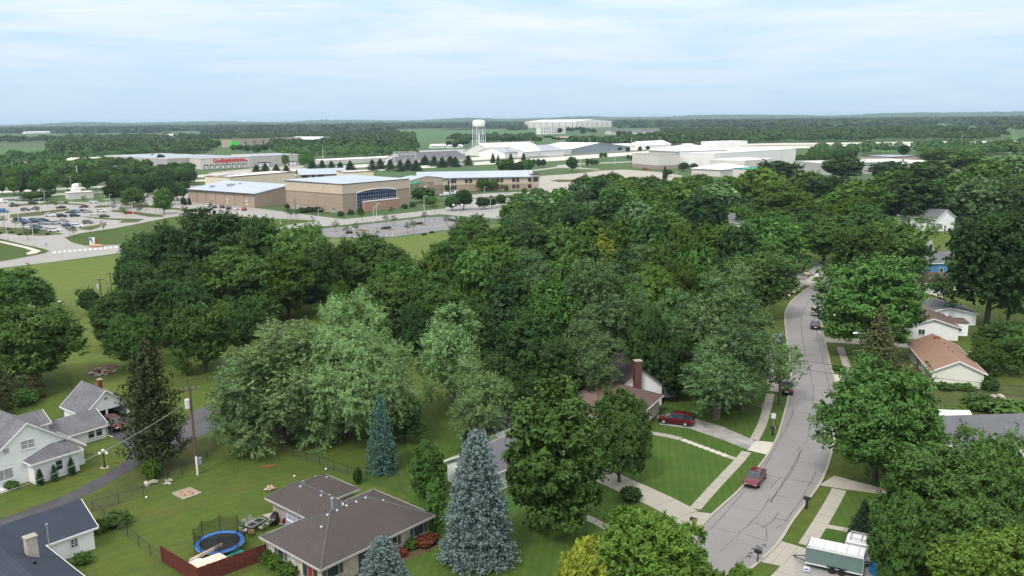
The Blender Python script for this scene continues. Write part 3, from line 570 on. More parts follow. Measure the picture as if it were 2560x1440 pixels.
# ------------------------------------------------------------------ buildings
def rectfit(A, B, C, z, lx=None, ly=None):
    a, b, c = [G(*q, z) for q in (A, B, C)]; ux = (c - b); uy = (a - b)
    # best orthogonal frame between the two measured directions
    a1 = math.atan2(ux.y, ux.x); a2 = math.atan2(uy.y, uy.x) - math.pi / 2
    da = (a2 - a1 + math.pi) % (2 * math.pi) - math.pi; L1, L2 = ux.length, uy.length
    ang = a1 + da * L2 / (L1 + L2)
    return b.x, b.y, ang, lx or L1, ly or L2
class House:
    """local frame: x runs along the side facing right-front ('F'), y along the side facing left ('L')"""
    def __init__(s, name, label, cat, fit, wall, roof, wh, group=None, base=0.):
        s.x, s.y, s.a, s.lx, s.ly = fit; s.root = thing(name, label, cat, (s.x, s.y, base), s.a, group); s.wall, s.roof, s.wh = wall, roof, wh
    def walls(s, x0, y0, x1, y1, h=None, mat=None, z=0., name='wall'):
        return MB().box(x0, y0, z - (.3 if z == 0 else 0), x1, y1, h or s.wh).obj(name, mat or s.wall, s.root)
    def hip(s, x0, y0, x1, y1, z, rise, t=.14, mat=None, name='roof', ridge=None):
        w, l = (y1 - y0), (x1 - x0); mb = MB()
        if l >= w: r = min(w / 2, l / 2); P = [(x0 + r, (y0 + y1) / 2), (x1 - r, (y0 + y1) / 2)]; F = [(0, 1, 5, 4), (1, 2, 5), (2, 3, 4, 5), (3, 0, 4)]
        else: r = l / 2; P = [((x0 + x1) / 2, y0 + r), ((x0 + x1) / 2, y1 - r)]; F = [(0, 1, 4), (1, 2, 5, 4), (2, 3, 5), (3, 0, 4, 5)]
        c = [(x0, y0), (x1, y0), (x1, y1), (x0, y1)]
        mb.add([(*p, z) for p in c] + [(*p, z + rise) for p in P], F); mb.add([(*p, z - .001) for p in c] + [(*p, z - t) for p in c], [(4, 7, 6, 5)] + [(i, 4 + i, 4 + (i + 1) % 4, (i + 1) % 4) for i in range(4)])
        o = mb.obj(name, mat or s.roof, s.root)
        rc = MB()
        for i, q in ((0, 0), (3, 0) if l >= w else (1, 0), (1, 1) if l >= w else (2, 1), (2, 1) if l >= w else (3, 1)):
            rc.tube([(*c[i], z + .02), (*P[q], z + rise + .02)], .07, 4)
        rc.tube([(*P[0], z + rise + .02), (*P[1], z + rise + .02)], .07, 4)
        return o, rc
    def gutter(s, x0, y0, x1, y1, z, mat='trim', h=.18, sides='FLRK'):
        e = .06; mb = MB()
        if 'F' in sides: mb.box(x0 - e, y0 - e, z - h, x1 + e, y0 - .002, z + .02)
        if 'K' in sides: mb.box(x0 - e, y1 + .002, z - h, x1 + e, y1 + e, z + .02)
        if 'L' in sides: mb.box(x0 - e, y0, z - h, x0 - .002, y1, z + .02)
        if 'R' in sides: mb.box(x1 + .002, y0, z - h, x1 + e, y1, z + .02)
        return mb.obj('fascia', mat, s.root)
    def gable(s, x0, y0, x1, y1, z, rise, axis='x', ov=.4, t=.16, mat=None, wmat=None, trim='trim', name='roof', gw=True, zl=None):
        mb = MB(); gb = MB(); tb = MB()
        if axis == 'x':
            ym = (y0 + y1) / 2; k = rise / (ym - y0); X0, X1, Y0, Y1 = x0 - ov, x1 + ov, y0 - ov, y1 + ov; ze = z - k * ov
            pr = [(Y0, ze), (ym, z + rise), (Y1, ze)]
            V = [(X, y, zz) for X in (X0, X1) for y, zz in pr] + [(X, y, zz - t) for X in (X0, X1) for y, zz in pr]
            if gw:
                for X in (x0 + .004, x1 - .004): MB().add([(X, y, zz) for y, zz in ((y0, z), (y1, z), (ym, z + rise - t))], [(0, 1, 2)]).obj('gable_wall', wmat or s.wall, s.root)
            for X in (X0 - .03, X1 + .03):
                for q in (0, 1): a, b = pr[q], pr[q + 1]; tb.add([(X + e, y, zz + dz) for e in (-.03, .03) for (y, zz) in (a, b) for dz in (.02, -.2)], [(0, 1, 3, 2), (4, 6, 7, 5), (0, 2, 6, 4), (1, 5, 7, 3)])
            tb.box(X0, Y0 - .06, ze - .2, X1, Y0 - .005, ze + .0); tb.box(X0, Y1 + .005, ze - .2, X1, Y1 + .06, ze + .0)
        else:
            xm = (x0 + x1) / 2; k = rise / (xm - x0); X0, X1, Y0, Y1 = x0 - ov, x1 + ov, y0 - ov, y1 + ov; ze = z - k * ov
            pr = [(X0, ze), (xm, z + rise), (X1, ze)]
            V = [(x, Y, zz) for Y in (Y1, Y0) for x, zz in pr] + [(x, Y, zz - t) for Y in (Y1, Y0) for x, zz in pr]
            if gw:
                for Y in (y0 + .004, y1 - .004): MB().add([(x, Y, zz) for x, zz in ((x0, z), (x1, z), (xm, z + rise - t))], [(0, 1, 2)]).obj('gable_wall', wmat or s.wall, s.root)
            for Y in (Y0 - .03, Y1 + .03):
                for q in (0, 1): a, b = pr[q], pr[q + 1]; tb.add([(x, Y + e, zz + dz) for e in (-.03, .03) for (x, zz) in (a, b) for dz in (.02, -.2)], [(0, 1, 3, 2), (4, 6, 7, 5), (0, 2, 6, 4), (1, 5, 7, 3)])
            tb.box(X0 - .06, Y0, ze - .2, X0 - .005, Y1, ze + .0); tb.box(X1 + .005, Y0, ze - .2, X1 + .06, Y1, ze + .0)
        mb.add(V, [(0, 3, 4, 1), (1, 4, 5, 2), (6, 7, 10, 9), (7, 8, 11, 10), (0, 1, 7, 6), (1, 2, 8, 7), (3, 9, 10, 4), (4, 10, 11, 5), (0, 6, 9, 3), (2, 5, 11, 8)])
        r = mb.obj(name, mat or s.roof, s.root)
        if trim: tb.obj('rake_trim', trim, s.root)
        return r
    def place(s, o, side, u, z, x0, y0, x1, y1, d=.02):
        if side == 'F': o.location = (u, y0 - d, z); o.rotation_euler = (0, 0, 0)
        elif side == 'L': o.location = (x0 - d, u, z); o.rotation_euler = (0, 0, -math.pi / 2)
        elif side == 'R': o.location = (x1 + d, u, z); o.rotation_euler = (0, 0, math.pi / 2)
        else: o.location = (u, y1 + d, z); o.rotation_euler = (0, 0, math.pi)
        return o
    def window(s, side, u, z, w, h, box, nx=2, ny=1, frame='trim', pane='glass', sill=True, fw=.07, shut=None, name='window'):
        """u,z: centre along the wall and sill height"""
        f = MB(); f.box(-w / 2 - fw, -.05, -fw, w / 2 + fw, .03, 0); f.box(-w / 2 - fw, -.05, h, w / 2 + fw, .03, h + fw)
        f.box(-w / 2 - fw, -.05, 0, -w / 2, .03, h); f.box(w / 2, -.05, 0, w / 2 + fw, .03, h)
        for i in range(1, nx): x = -w / 2 + w * i / nx; f.box(x - fw * .4, -.045, 0, x + fw * .4, .0, h)
        for j in range(1, ny): z_ = h * j / ny; f.box(-w / 2, -.04, z_ - fw * .3, w / 2, .0, z_ + fw * .3)
        o = f.obj(name, frame, s.root); s.place(o, side, u, z, *box)
        p = MB().add([(-w / 2, -.012, 0), (w / 2, -.012, 0), (w / 2, -.012, h), (-w / 2, -.012, h)], [(0, 1, 2, 3)]).obj('pane', pane, o)
        if sill: MB().box(-w / 2 - .14, -.12, -fw - .06, w / 2 + .14, .02, -fw - .004).obj('sill', frame, o)
        if shut:
            for sg in (-1, 1): s.place(MB().box(-.2, -.04, 0, .2, .02, h).obj('shutter', shut, s.root), side, u + (sg * (w / 2 + .32) * (1 if side in 'FR' else -1 if side == 'L' else 1)), z, *box)
        return o
    def door(s, side, u, w, h, box, mat='trim', z=0., glass=True, frame='trim'):
        o = MB().box(-w / 2, -.05, 0, w / 2, .02, h).obj('door', mat, s.root); s.place(o, side, u, z, *box, d=.012)
        MB().box(w / 2 - .14, -.1, h * .46, w / 2 - .08, -.052, h * .5).obj('handle', 'black_metal', o)
        if glass: MB().box(-w * .3, -.058, h * .5, w * .3, -.051, h * .88).obj('pane', 'glass', o)
        return o
    def slab(s, name, mat, x0, y0, z0, x1, y1, z1): return MB().box(x0, y0, z0, x1, y1, z1).obj(name, mat, s.root)
    def chimney(s, x, y, z0, z1, w, d, mat='chimney_brick', cap='concrete'):
        c = MB().box(x - w / 2, y - d / 2, z0, x + w / 2, y + d / 2, z1).obj('chimney', mat, s.root)
        MB().box(x - w / 2 - .08, y - d / 2 - .08, z1 + .002, x + w / 2 + .08, y + d / 2 + .08, z1 + .12).obj('chimney_cap', cap, c); return c
    def vent(s, x, y, z, mat='white_plastic', w=.42): return MB().box(x - w / 2, y - w * .4, z - .12, x + w / 2, y + w * .4, z + .07).obj('roof_vent', mat, s.root)
    def P(s, px, py, z):            # survey point -> local coordinates
        p = G(px, py, z); dx, dy = p.x - s.x, p.y - s.y; c, n = math.cos(-s.a), math.sin(-s.a); return dx * c - dy * n, dx * n + dy * c
def text_part(name, txt, mat, parent, loc, rot, size, ext=.03, bold=0.):
    cu = bpy.data.curves.new(name, 'FONT'); cu.body = txt; cu.size = size; cu.extrude = ext; cu.offset = bold; cu.align_x = 'LEFT'
    o = bpy.data.objects.new(name + '_tmp', cu); me = bpy.data.meshes.new_from_object(o); bpy.data.objects.remove(o); bpy.data.curves.remove(cu)
    q = link(name, me, mat, parent, loc); q.rotation_euler = rot; return q
# ------------------------------------------------------------------ the ground
MB().add([(-14000, -3000, 0), (14000, -3000, 0), (14000, 14000, 0), (-14000, 14000, 0)], [(0, 1, 2, 3)]).obj('ground', 'meadow')['kind'] = 'structure'
MB().add([(-170, 10, .01), (170, 10, .01), (190, 330, .01), (-60, 225, .01), (-110, 200, .01), (-150, 170, .01)], [(0, 1, 2, 3, 4, 5)]).obj('lawn', 'lawn')['kind'] = 'structure'
sheet('field', [(-80, 684), (0, 672), (290, 637), (600, 606), (830, 597), (905, 596), (985, 595), (1131, 576), (1205, 562), (1330, 560), (1250, 620), (1090, 680), (830, 700), (330, 730), (235, 800), (130, 830), (-80, 840)], .018, 'field')
sheet('lawn_strip', [(120, 770), (330, 730), (330, 860), (320, 1000), (200, 1000), (160, 900)], .022, 'field')
sheet('lawn_front', [(1440, 1440), (1240, 1440), (1000, 1440), (1030, 1120), (1280, 1080), (1500, 1060), (1640, 1020), (1900, 950), (1960, 940), (1975, 1000), (1940, 1110), (1860, 1220), (1750, 1330), (1690, 1440)], .016, 'lawn_street')
sheet('lawn_back', [(960, 1010), (1300, 985), (1330, 1090), (1240, 1240), (1080, 1260), (985, 1230), (905, 1200)], .014, 'lawn_deep')
sheet('verge_grass', [(1964, 1440), (2090, 1200), (2200, 1200), (2300, 1240), (2300, 1440)], .014, 'lawn_street')
sheet('rough_ground', [(2330, 975), (2560, 960), (2640, 1040), (2600, 1100), (2380, 1060), (2330, 1020)], .017, 'rough_grass')
sheet('rough_strip', [(250, 1290), (380, 1210), (500, 1160), (560, 1110), (520, 1090), (420, 1130), (300, 1200), (190, 1260)], .017, 'rough_grass')
# fields and open land far out
for nm, pts, mt in [
    ('crop_field', [(-120, 400), (-120, 372), (150, 366), (350, 358), (345, 372), (250, 392), (130, 398)], 'crops'),
    ('crop_field', [(-120, 371), (-120, 362), (200, 354), (380, 350), (330, 358), (150, 365)], 'meadow'),
    ('open_field', [(850, 345), (1040, 328), (1150, 322), (1300, 318), (1340, 330), (1350, 345), (1500, 345), (1520, 360), (1300, 365), (1130, 360), (1000, 352)], 'crops'),
    ('open_field', [(1040, 322), (1200, 316), (1290, 316), (1290, 320), (1180, 324), (1050, 327)], 'meadow'),
    ('open_field', [(2040, 388), (2300, 368), (2420, 366), (2420, 376), (2200, 392), (2060, 398)], 'crops'),
    ('open_field', [(2500, 345), (2620, 335), (2620, 348), (2530, 350)], 'crops'),
    ('bare_earth', [(1390, 342), (1440, 339), (1440, 347), (1395, 349)], 'soil_far'), ('bare_earth', [(350, 372), (360, 363), (430, 361), (420, 371)], 'soil_far'),
    ('pond', [(1155, 345), (1265, 341), (1262, 345), (1158, 349)], 'water'),
    ('open_field', [(1040, 372), (1180, 366), (1400, 362), (1410, 368), (1250, 378), (1150, 386), (1050, 384)], 'meadow')]:
    sheet(nm, pts, .05, mt)
# the highway
sheet('highway', [(-120, 474), (274, 451.5), (700, 424.5), (1150, 395), (1400, 380), (1640, 367), (1900, 358.5), (2640, 351), (2640, 354.8), (1900, 363), (1640, 372.5), (1400, 387), (1150, 403.5), (700, 431), (274, 456.5), (-120, 479)], .06, 'concrete_hwy')
sheet('highway', [(-120, 484.5), (274, 463.5), (700, 437), (1150, 408), (1400, 391.5), (1640, 376), (1780, 367), (2640, 356), (2640, 359.5), (1780, 374.5), (1640, 384), (1400, 401.5), (1150, 415), (700, 442), (274, 468), (-120, 489)], .06, 'concrete_hwy')
rd = thing('highway_barrier', 'low pale concrete barrier wall running along the highway', 'barrier')
bp = [G(x, y) for x, y in [(-120, 481.5), (274, 460), (700, 434), (1150, 405.7), (1400, 389.3), (1640, 374.3), (1780, 367.8), (2640, 355.6)]]
for a, b in zip(bp[:-1], bp[1:]):
    d = (b - a); n = max(1, int(d.length / 60)); nn = Vector((-d.y, d.x, 0)).normalized() * .3
    for i in range(n): p = a + d * (i / n); q = a + d * ((i + .985) / n); MB().prism([(v.x, v.y) for v in (p - nn, q - nn, q + nn, p + nn)], 0, 1.1).obj('barrier_section', 'concrete_pale', rd)
# school roads and car parks
A_ = 'asphalt_far'
sheet('school_road', [(-90, 560), (-90, 500), (60, 503), (250, 506), (330, 500), (425, 478), (497, 470), (497, 500), (638, 520), (720, 531), (858, 548), (1000, 534), (1111, 521.5), (1101, 535), (968, 550), (860, 562), (740, 570), (650, 580), (560, 591), (400, 619), (290, 634), (130, 655), (-90, 681)], .024, A_)
sheet('school_lot', [(1100, 535.5), (1111, 522), (1130, 507), (1180, 498), (1260, 494), (1350, 500), (1380, 520), (1340, 560), (1257, 547), (1150, 540)], .026, A_)
sheet('bus_lane', [(1150, 490), (1220, 483), (1290, 480), (1400, 482), (1400, 488), (1290, 486.5), (1180, 496)], .026, A_)
sheet('school_lot', [(1345, 470), (1350, 440), (1440, 434), (1500, 427), (1560, 424), (1660, 431), (1725, 443), (1780, 455), (1700, 470), (1500, 482), (1345, 492)], .026, 'concrete')
sheet('school_path', [(1326, 426), (1391, 417), (1393, 413), (1416, 411), (1424, 417), (1498, 423), (1498, 425), (1420, 420), (1395, 420), (1327, 428.5)], .03, 'concrete')
sheet('school_path', [(1443, 409.5), (1595, 403), (1595, 404.6), (1443, 411)], .03, 'concrete_pale')
sheet('side_road', [(330, 500), (400, 476), (500, 470), (500, 464), (410, 466), (320, 488)], .022, A_)
sheet('service_road', [(-120, 497), (0, 494), (60, 490), (150, 483), (270, 478), (280, 476), (280, 480), (150, 488), (60, 496), (-120, 503)], .022, A_)
sheet('visitor_lot', [(795, 573), (860, 567), (1069, 543.5), (1129, 541), (1212, 553), (1180, 565), (1131, 573), (985, 592), (900, 595), (815, 592)], .026, 'asphalt_lot')
sheet('warehouse_yard', [(520, 432), (640, 420), (760, 412), (760, 424), (640, 434), (540, 441)], .022, 'concrete')
def island(pts, label=None, mat='rough_grass', nm='planted_island'):
    P = [G(*p) for p in pts]; mb = MB().prism([(p.x, p.y) for p in P], -.1, .16); o = mb.obj(nm, mat); tag(o, kind='structure')
    q = MB(); c = sum(P, Vector()) / len(P); P2 = [c + (p - c) * (1 + .45 / max(1, (p - c).length)) for p in P]; q.prism([(p.x, p.y) for p in P2], -.1, .14); q.obj('kerb', 'concrete', o)
island([(161, 595), (200, 584), (289, 571), (430, 543), (500, 535), (600, 541), (700, 548), (798, 552), (672, 569), (560, 585), (420, 603), (289, 613), (213, 615), (180, 607)], mat='lawn_deep', nm='lawn_island')
island([(278, 526), (300, 525), (379, 535), (411, 540), (405, 543), (375, 543), (343, 537), (278, 529)])
island([(202, 542), (235, 543), (289, 547), (361, 548), (343, 556), (296, 558), (307, 552), (235, 547)])
island([(195, 574), (215, 567), (249, 562), (251, 568), (226, 576)])
island([(25, 545), (100, 539), (173, 526), (172, 522), (100, 529), (25, 537)])
island([(-60, 566), (0, 568), (60, 572), (150, 583), (157, 586), (100, 590), (50, 588), (0, 583), (-60, 580)])
island([(-90, 588), (0, 597), (60, 612), (110, 623), (124, 628), (112, 634), (0, 655), (-90, 666)], mat='lawn_deep', nm='lawn_island')
island([(20, 512), (140, 506), (215, 511), (215, 514), (140, 510), (22, 516)]); island([(235, 517), (250, 513), (268, 514), (268, 519), (238, 520)])
island([(300, 511), (330, 508), (400, 517), (470, 523), (520, 528), (520, 531), (460, 527), (390, 521), (310, 514)])
island([(1375, 452), (1400, 449), (1440, 450), (1447, 454), (1400, 456)]); island([(1070, 497), (1110, 499), (1125, 505), (1100, 508), (1060, 505)], mat='lawn_deep')
sheet('footpath', [(-90, 596), (0, 603), (70, 618), (103, 628), (92, 634), (70, 638), (65, 634), (80, 628), (60, 621), (0, 607), (-90, 599)], .175, 'concrete_pale')
for i in range(13):
    x = 132 + i * 12.8; y = 631 - i * 1.05
    sheet('crosswalk_bar', [(x, y - 1.6), (x + 6.5, y - 2.2), (x + 8.5, y + 1.2), (x + 1.5, y + 1.9)], .034, 'line_white')
# bay lines of the visitor lot and of the big car park
bays = thing('bay_lines', 'white painted bay lines on the dark car park below the arched window', 'road marking')
def bayrow(a, b, n, ln, parent, ang=None, w=.14):
    p, q = G(*a), G(*b); d = (q - p).normalized(); pn = Vector((-d.y, d.x, 0)); me = None
    for i in range(n + 1):
        c = p.lerp(q, i / n)
        if me is None: mb = MB(); e = d * w / 2; f = pn * ln; mb.add([tuple(v) for v in (-e, e, e + f, -e + f)], [(0, 1, 2, 3)]); me = mb.mesh('bay_line')
        link('bay_line', me, 'line_white', parent, (c.x, c.y, .036))
for a, b, n, l in [((840, 586), (975, 570), 8, 5), ((870, 592), (980, 590), 7, 5), ((890, 574), (1050, 556), 11, 5), ((985, 582), (1120, 564), 10, 5), ((940, 566), (1070, 549), 10, 5), ((1075, 553), (1180, 553), 7, 5)]: bayrow(a, b, n, l, bays)
bays2 = thing('bay_lines', 'white painted bay lines between the empty bays of the big left car park', 'road marking')
for a, b, n, l in [((215, 548), (320, 552), 9, 5), ((300, 536), (350, 545), 5, 5), ((230, 560), (320, 558), 8, 5)]: bayrow(a, b, n, l, bays2)
for x, y, l in [(905, 576, 'left'), (965, 573, 'middle-left'), (1047, 561, 'middle-right'), (1130, 552, 'right')]:
    island([(x - 22, y + 1), (x - 4, y - 2.5), (x + 24, y + 1.5), (x + 10, y + 3)], mat='soil')
# ------------------------------------------------------------------ the street
LE = [(1690, 1400), (1749, 1326), (1785, 1287), (1858, 1220), (1919, 1143), (1945, 1095), (1962, 1040), (1972, 1000), (1979, 960), (1979, 920), (1974, 880), (1968, 840), (1964, 800), (1967, 776), (1989, 745), (2031, 715), (2058, 700)]
RE = [(1815, 1480), (1860, 1434), (1920, 1382), (1950, 1348), (1975, 1307), (2017, 1251), (2050, 1204), (2071, 1150), (2084, 1090), (2090, 1045), (2090, 1000), (2086, 960), (2075, 918), (2066, 880), (2059, 850), (2054, 820), (2053, 790), (2060, 760), (2075, 735), (2100, 715)]
Lp = sm([G(*p) for p in LE], 5); Rp = sm([G(*p) for p in RE], 5)
def resample(P, n):
    d = [0]
    for i in range(1, len(P)): d.append(d[-1] + (P[i] - P[i - 1]).length)
    out = []
    for k in range(n):
        s = d[-1] * k / (n - 1)
        i = max(1, next((i for i in range(len(d)) if d[i] >= s - 1e-9), len(d) - 1)); out.append(P[i - 1].lerp(P[i], (s - d[i - 1]) / max(1e-9, d[i] - d[i - 1])))
    return out
Lp, Rp = resample(Lp, 90), resample(Rp, 90)
street = strip('street', Lp, Rp, .035, 'asphalt_old')
strip('kerb', offs(Lp, .28), offs(Lp, 0.0), .15, 'concrete', z0=-.05); strip('kerb', offs(Rp, 0.0), offs(Rp, -.28), .15, 'concrete', z0=-.05)
sheet('cross_street', [(1960, 700), (2058, 700), (2110, 712), (2330, 735), (2330, 722), (2130, 690), (2040, 655), (1970, 650), (1900, 655)], .03, 'asphalt_old')
sheet('cross_street', [(2220, 640), (2330, 600), (2340, 640), (2300, 680), (2230, 668)], .03, 'asphalt_old')
def seam(pts, w=.085):
    P = []; last = None
    C_ = pxline(pts, 5); C_ = [p + Vector((rnd.uniform(-.06, .06), rnd.uniform(-.06, .06))) for p in C_]
    ww = [w * rnd.uniform(.5, 1.25) / 2 for _ in C_]; L = []; R2 = []
    for i, p in enumerate(C_):
        t = (C_[min(i + 1, len(C_) - 1)] - C_[max(i - 1, 0)]).normalized(); n = Vector((-t.y, t.x)); L.append(p + n * ww[i]); R2.append(p - n * ww[i])
    strip('crack_seal', L, R2, .041, 'tar', street)
for s_ in [[(1755, 1342), (1807, 1292), (1860, 1228)], [(1912, 1168), (1940, 1118), (1963, 1075), (1979, 1042), (1984, 1020)], [(1800, 1380), (1850, 1333), (1900, 1283), (1925, 1245)], [(1925, 1257), (1948, 1220), (1968, 1190), (1990, 1150), (2006, 1124)],
           [(1927, 1257), (1960, 1207), (1985, 1170), (2004, 1125)], [(1962, 1305), (1998, 1257), (2022, 1214), (2040, 1180)], [(2012, 1110), (2021, 1090)], [(2020, 1082), (2025, 1072), (2027, 1063), (2033, 1058)],
           [(2031, 1030), (2034, 975), (2024, 926), (2012, 880), (2003, 820), (2002, 800), (2012, 770), (2032, 740)], [(2083, 1025), (2077, 985), (2063, 925), (2054, 880), (2043, 840), (2040, 820)],
           [(1835, 1268), (1898, 1279)], [(1768, 1316), (1840, 1333)], [(1920, 1189), (2041, 1210)], [(1937, 1238), (2012, 1252)], [(1920, 1292), (1974, 1305)], [(1870, 1303), (1912, 1318), (1915, 1352)], [(1858, 1335), (1917, 1353)],
           [(1982, 998), (2060, 1003)], [(1983, 962), (2080, 967)], [(1985, 935), (2068, 939)], [(1990, 885), (2060, 889)], [(1980, 850), (2050, 853)], [(1995, 1118), (2010, 1120), (2024, 1121)], [(1995, 1130), (1998, 1118)],
           [(1905, 1320), (1935, 1300), (1945, 1280)], [(1850, 1400), (1880, 1392), (1905, 1408)], [(2000, 1155), (2045, 1165)], [(1972, 1030), (2030, 1034)], [(2033, 932), (2060, 934)], [(1985, 1062), (2078, 1070)], [(1926, 1222), (1942, 1202), (1956, 1194)], [(1940, 1320), (1965, 1310)]]: seam(s_)
for x, y in [(1880, 1375), (1872, 1385), (1888, 1368), (1896, 1372), (1905, 1365), (1866, 1392)]: seam([(x, y), (x + 7, y - 3), (x + 9, y + 3)], .2)
# sidewalks, drives and garden paths

def pathroot(nm):
    o = thing(nm, None, None); o['kind'] = 'structure'; return o
w1 = pathroot('sidewalk')
slabs(w1, [(1560, 1430), (1640, 1352), (1700, 1300)], 1.25, .05, 'concrete'); slabs(w1, [(1738, 1272), (1790, 1214), (1850, 1150), (1866, 1130)], 1.25, .05, 'concrete')
slabs(w1, [(1886, 1100), (1905, 1062), (1918, 1020), (1926, 985)], 1.25, .05, 'concrete'); slabs(w1, [(1928, 962), (1928, 930), (1925, 900), (1921, 870)], 1.25, .05, 'concrete')
w2 = pathroot('sidewalk')
slabs(w2, [(2016, 1364), (2050, 1310), (2085, 1250), (2098, 1224)], 1.6, .05, 'concrete', 1.8); slabs(w2, [(1925, 1470), (1955, 1440), (1975, 1418)], 1.6, .05, 'concrete')
slabs(w2, [(2168, 1030), (2140, 975), (2132, 955)], 1.3, .05, 'concrete'); slabs(w2, [(2122, 932), (2110, 895), (2100, 868)], 1.3, .05, 'concrete'); slabs(w2, [(2094, 846), (2086, 800), (2084, 770)], 1.3, .05, 'concrete')
w3 = pathroot('sidewalk'); slabs(w3, [(1960, 745), (1990, 722), (2010, 708), (2040, 690), (2070, 676)], 1.5, .05, 'concrete_pale')
dw = sheet('driveway', [(1741, 1280), (1786, 1286), (1749, 1326), (1691, 1296)], .055, 'concrete')
d2 = pathroot('driveway'); slabs(d2, [(1715, 1288), (1640, 1249), (1560, 1213), (1505, 1188), (1450, 1165)], 3.6, .056, 'concrete', 3.0)
sheet('gravel_drive', [(1640, 1038), (1736, 1046), (1808, 1068), (1877, 1098), (1890, 1104), (1868, 1124), (1861, 1122), (1808, 1101), (1724, 1072), (1650, 1062)], .05, 'gravel')
sheet('driveway_apron', [(1890, 1102), (1937, 1107), (1919, 1138), (1868, 1126)], .056, 'concrete_pale')
w4 = pathroot('garden_path'); slabs(w4, [(1600, 1076), (1640, 1085), (1680, 1092), (1702, 1098)], 1.1, .05, 'concrete', 1.9)
sa, sb = G(1704, 1099), G(1818, 1141); sl = (sb - sa).length / 8
for i in range(8):
    a = sa.lerp(sb, (i + .5) / 8); MB().box(-sl * .47, -.42, -.05, sl * .47, .42, .06).obj('stone_slab', 'concrete_pale', w4, (a.x, a.y, 0), math.atan2(sb.y - sa.y, sb.x - sa.x) - .22)
slabs(w4, [(1815, 1140), (1842, 1149)], .8, .05, 'concrete')
w5 = pathroot('garden_path'); slabs(w5, [(1430, 1276), (1470, 1296), (1500, 1310), (1545, 1335)], 1.1, .05, 'concrete', 1.6)
w6 = pathroot('driveway'); slabs(w6, [(1925, 968), (1960, 972)], 4.2, .05, 'concrete', 3)
sheet('driveway', [(2047, 1214), (2086, 1190), (2200, 1220), (2260, 1240), (2200, 1236), (2110, 1224)], .055, 'concrete')
w7 = pathroot('driveway'); ea, eb, ec, ed = G(1947, 1352), G(2020, 1374), G(1985, 1422), G(1900, 1405)
for i in range(3):
    t0, t1 = i / 3 + .004, (i + 1) / 3 - .004; q = [ea.lerp(eb, t0), ea.lerp(eb, t1), ed.lerp(ec, t1), ed.lerp(ec, t0)]; MB().prism([(v.x, v.y) for v in q], -.05, .06 + .006 * (i % 2)).obj('slab', 'concrete', w7)
sheet('driveway', [(1990, 1372), (2040, 1370), (2300, 1440), (2300, 1500), (1990, 1460), (1960, 1430)], .05, 'asphalt_far')
w8 = pathroot('garden_path'); slabs(w8, [(2060, 1315), (2110, 1324), (2150, 1334), (2215, 1346)], .9, .05, 'concrete', 1.8)
sheet('driveway', [(2060, 843), (2098, 845), (2230, 848), (2292, 862), (2292, 872), (2230, 867), (2100, 858), (2062, 856)], .052, 'concrete')
sheet('driveway', [(2081, 935), (2134, 940), (2137, 954), (2089, 954)], .052, 'concrete_pale')
sheet('driveway', [(1985, 703), (2000, 700), (2045, 705), (2036, 716), (2005, 712)], .05, 'concrete_pale')
sheet('driveway', [(2290, 700), (2360, 705), (2360, 745), (2320, 735)], .05, 'concrete_pale')
sheet('driveway', [(1985, 667), (2010, 668), (2035, 690), (2020, 694)], .05, 'soil')
# the left neighbour's asphalt drive
sheet('asphalt_drive', [(-40, 1312), (60, 1278), (167, 1237), (250, 1193), (319, 1151), (318, 1118), (262, 1078), (262, 1040), (330, 1030), (345, 1070), (420, 1095), (480, 1030), (545, 1003), (600, 1006), (600, 1042), (497, 1094), (430, 1140), (361, 1157), (236, 1229), (178, 1258), (103, 1292), (20, 1330), (-40, 1350)], .03, 'asphalt_dark')
sheet('asphalt_court', [(445, 1088), (480, 1030), (545, 1003), (600, 1006), (600, 1042), (497, 1094)], .036, 'asphalt_court')
sheet('garden_bed', [(212, 936), (225, 920), (275, 910), (298, 912), (270, 935), (225, 945)], .03, 'soil')
sheet('garden_bed', [(975, 1395), (1010, 1370), (1060, 1345), (1100, 1350), (1090, 1370), (1030, 1395), (990, 1415)], .03, 'soil')
sheet('patio', [(605, 1395), (640, 1368), (668, 1358), (668, 1392)], .05, 'concrete'); sheet('patio', [(655, 1288), (690, 1280), (770, 1300), (745, 1318), (700, 1312)], .04, 'concrete')
# ------------------------------------------------------------------ the brown-roofed ranch house in front
W = 'limestone'
h = House('ranch_house', 'tan stone ranch house with L-shaped brown hip roof beside the trampoline yard', 'house', rectfit((645, 1343), (801, 1425), (1091, 1289), 2.6), W, 'roof_brown', 2.6)
o = .55; b = (o, o, h.lx - o, h.ly - o); h.walls(*b, h=2.52)
r1, cap = h.hip(0, 0, h.lx, h.ly, 2.6, 2.35); cap.obj('ridge_cap', 'roof_slate', r1); h.gutter(0, 0, h.lx, h.ly, 2.6, 'fascia', .2)
# rear wing: reaches back from the left half of the house
wx0, wy0 = h.P(765, 1293, 2.6); wx1, wy1 = h.P(658, 1244, 2.6); tx, ty = h.P(818, 1187, 2.6); qx, qy = h.P(904, 1220, 2.6)
WY1 = wy1; XW0 = (wx0 + wx1) / 2; 
WX1 = tx; WYB = (ty + wy1) / 2
Yt = (wy1 + ty) / 2
Yq = qy
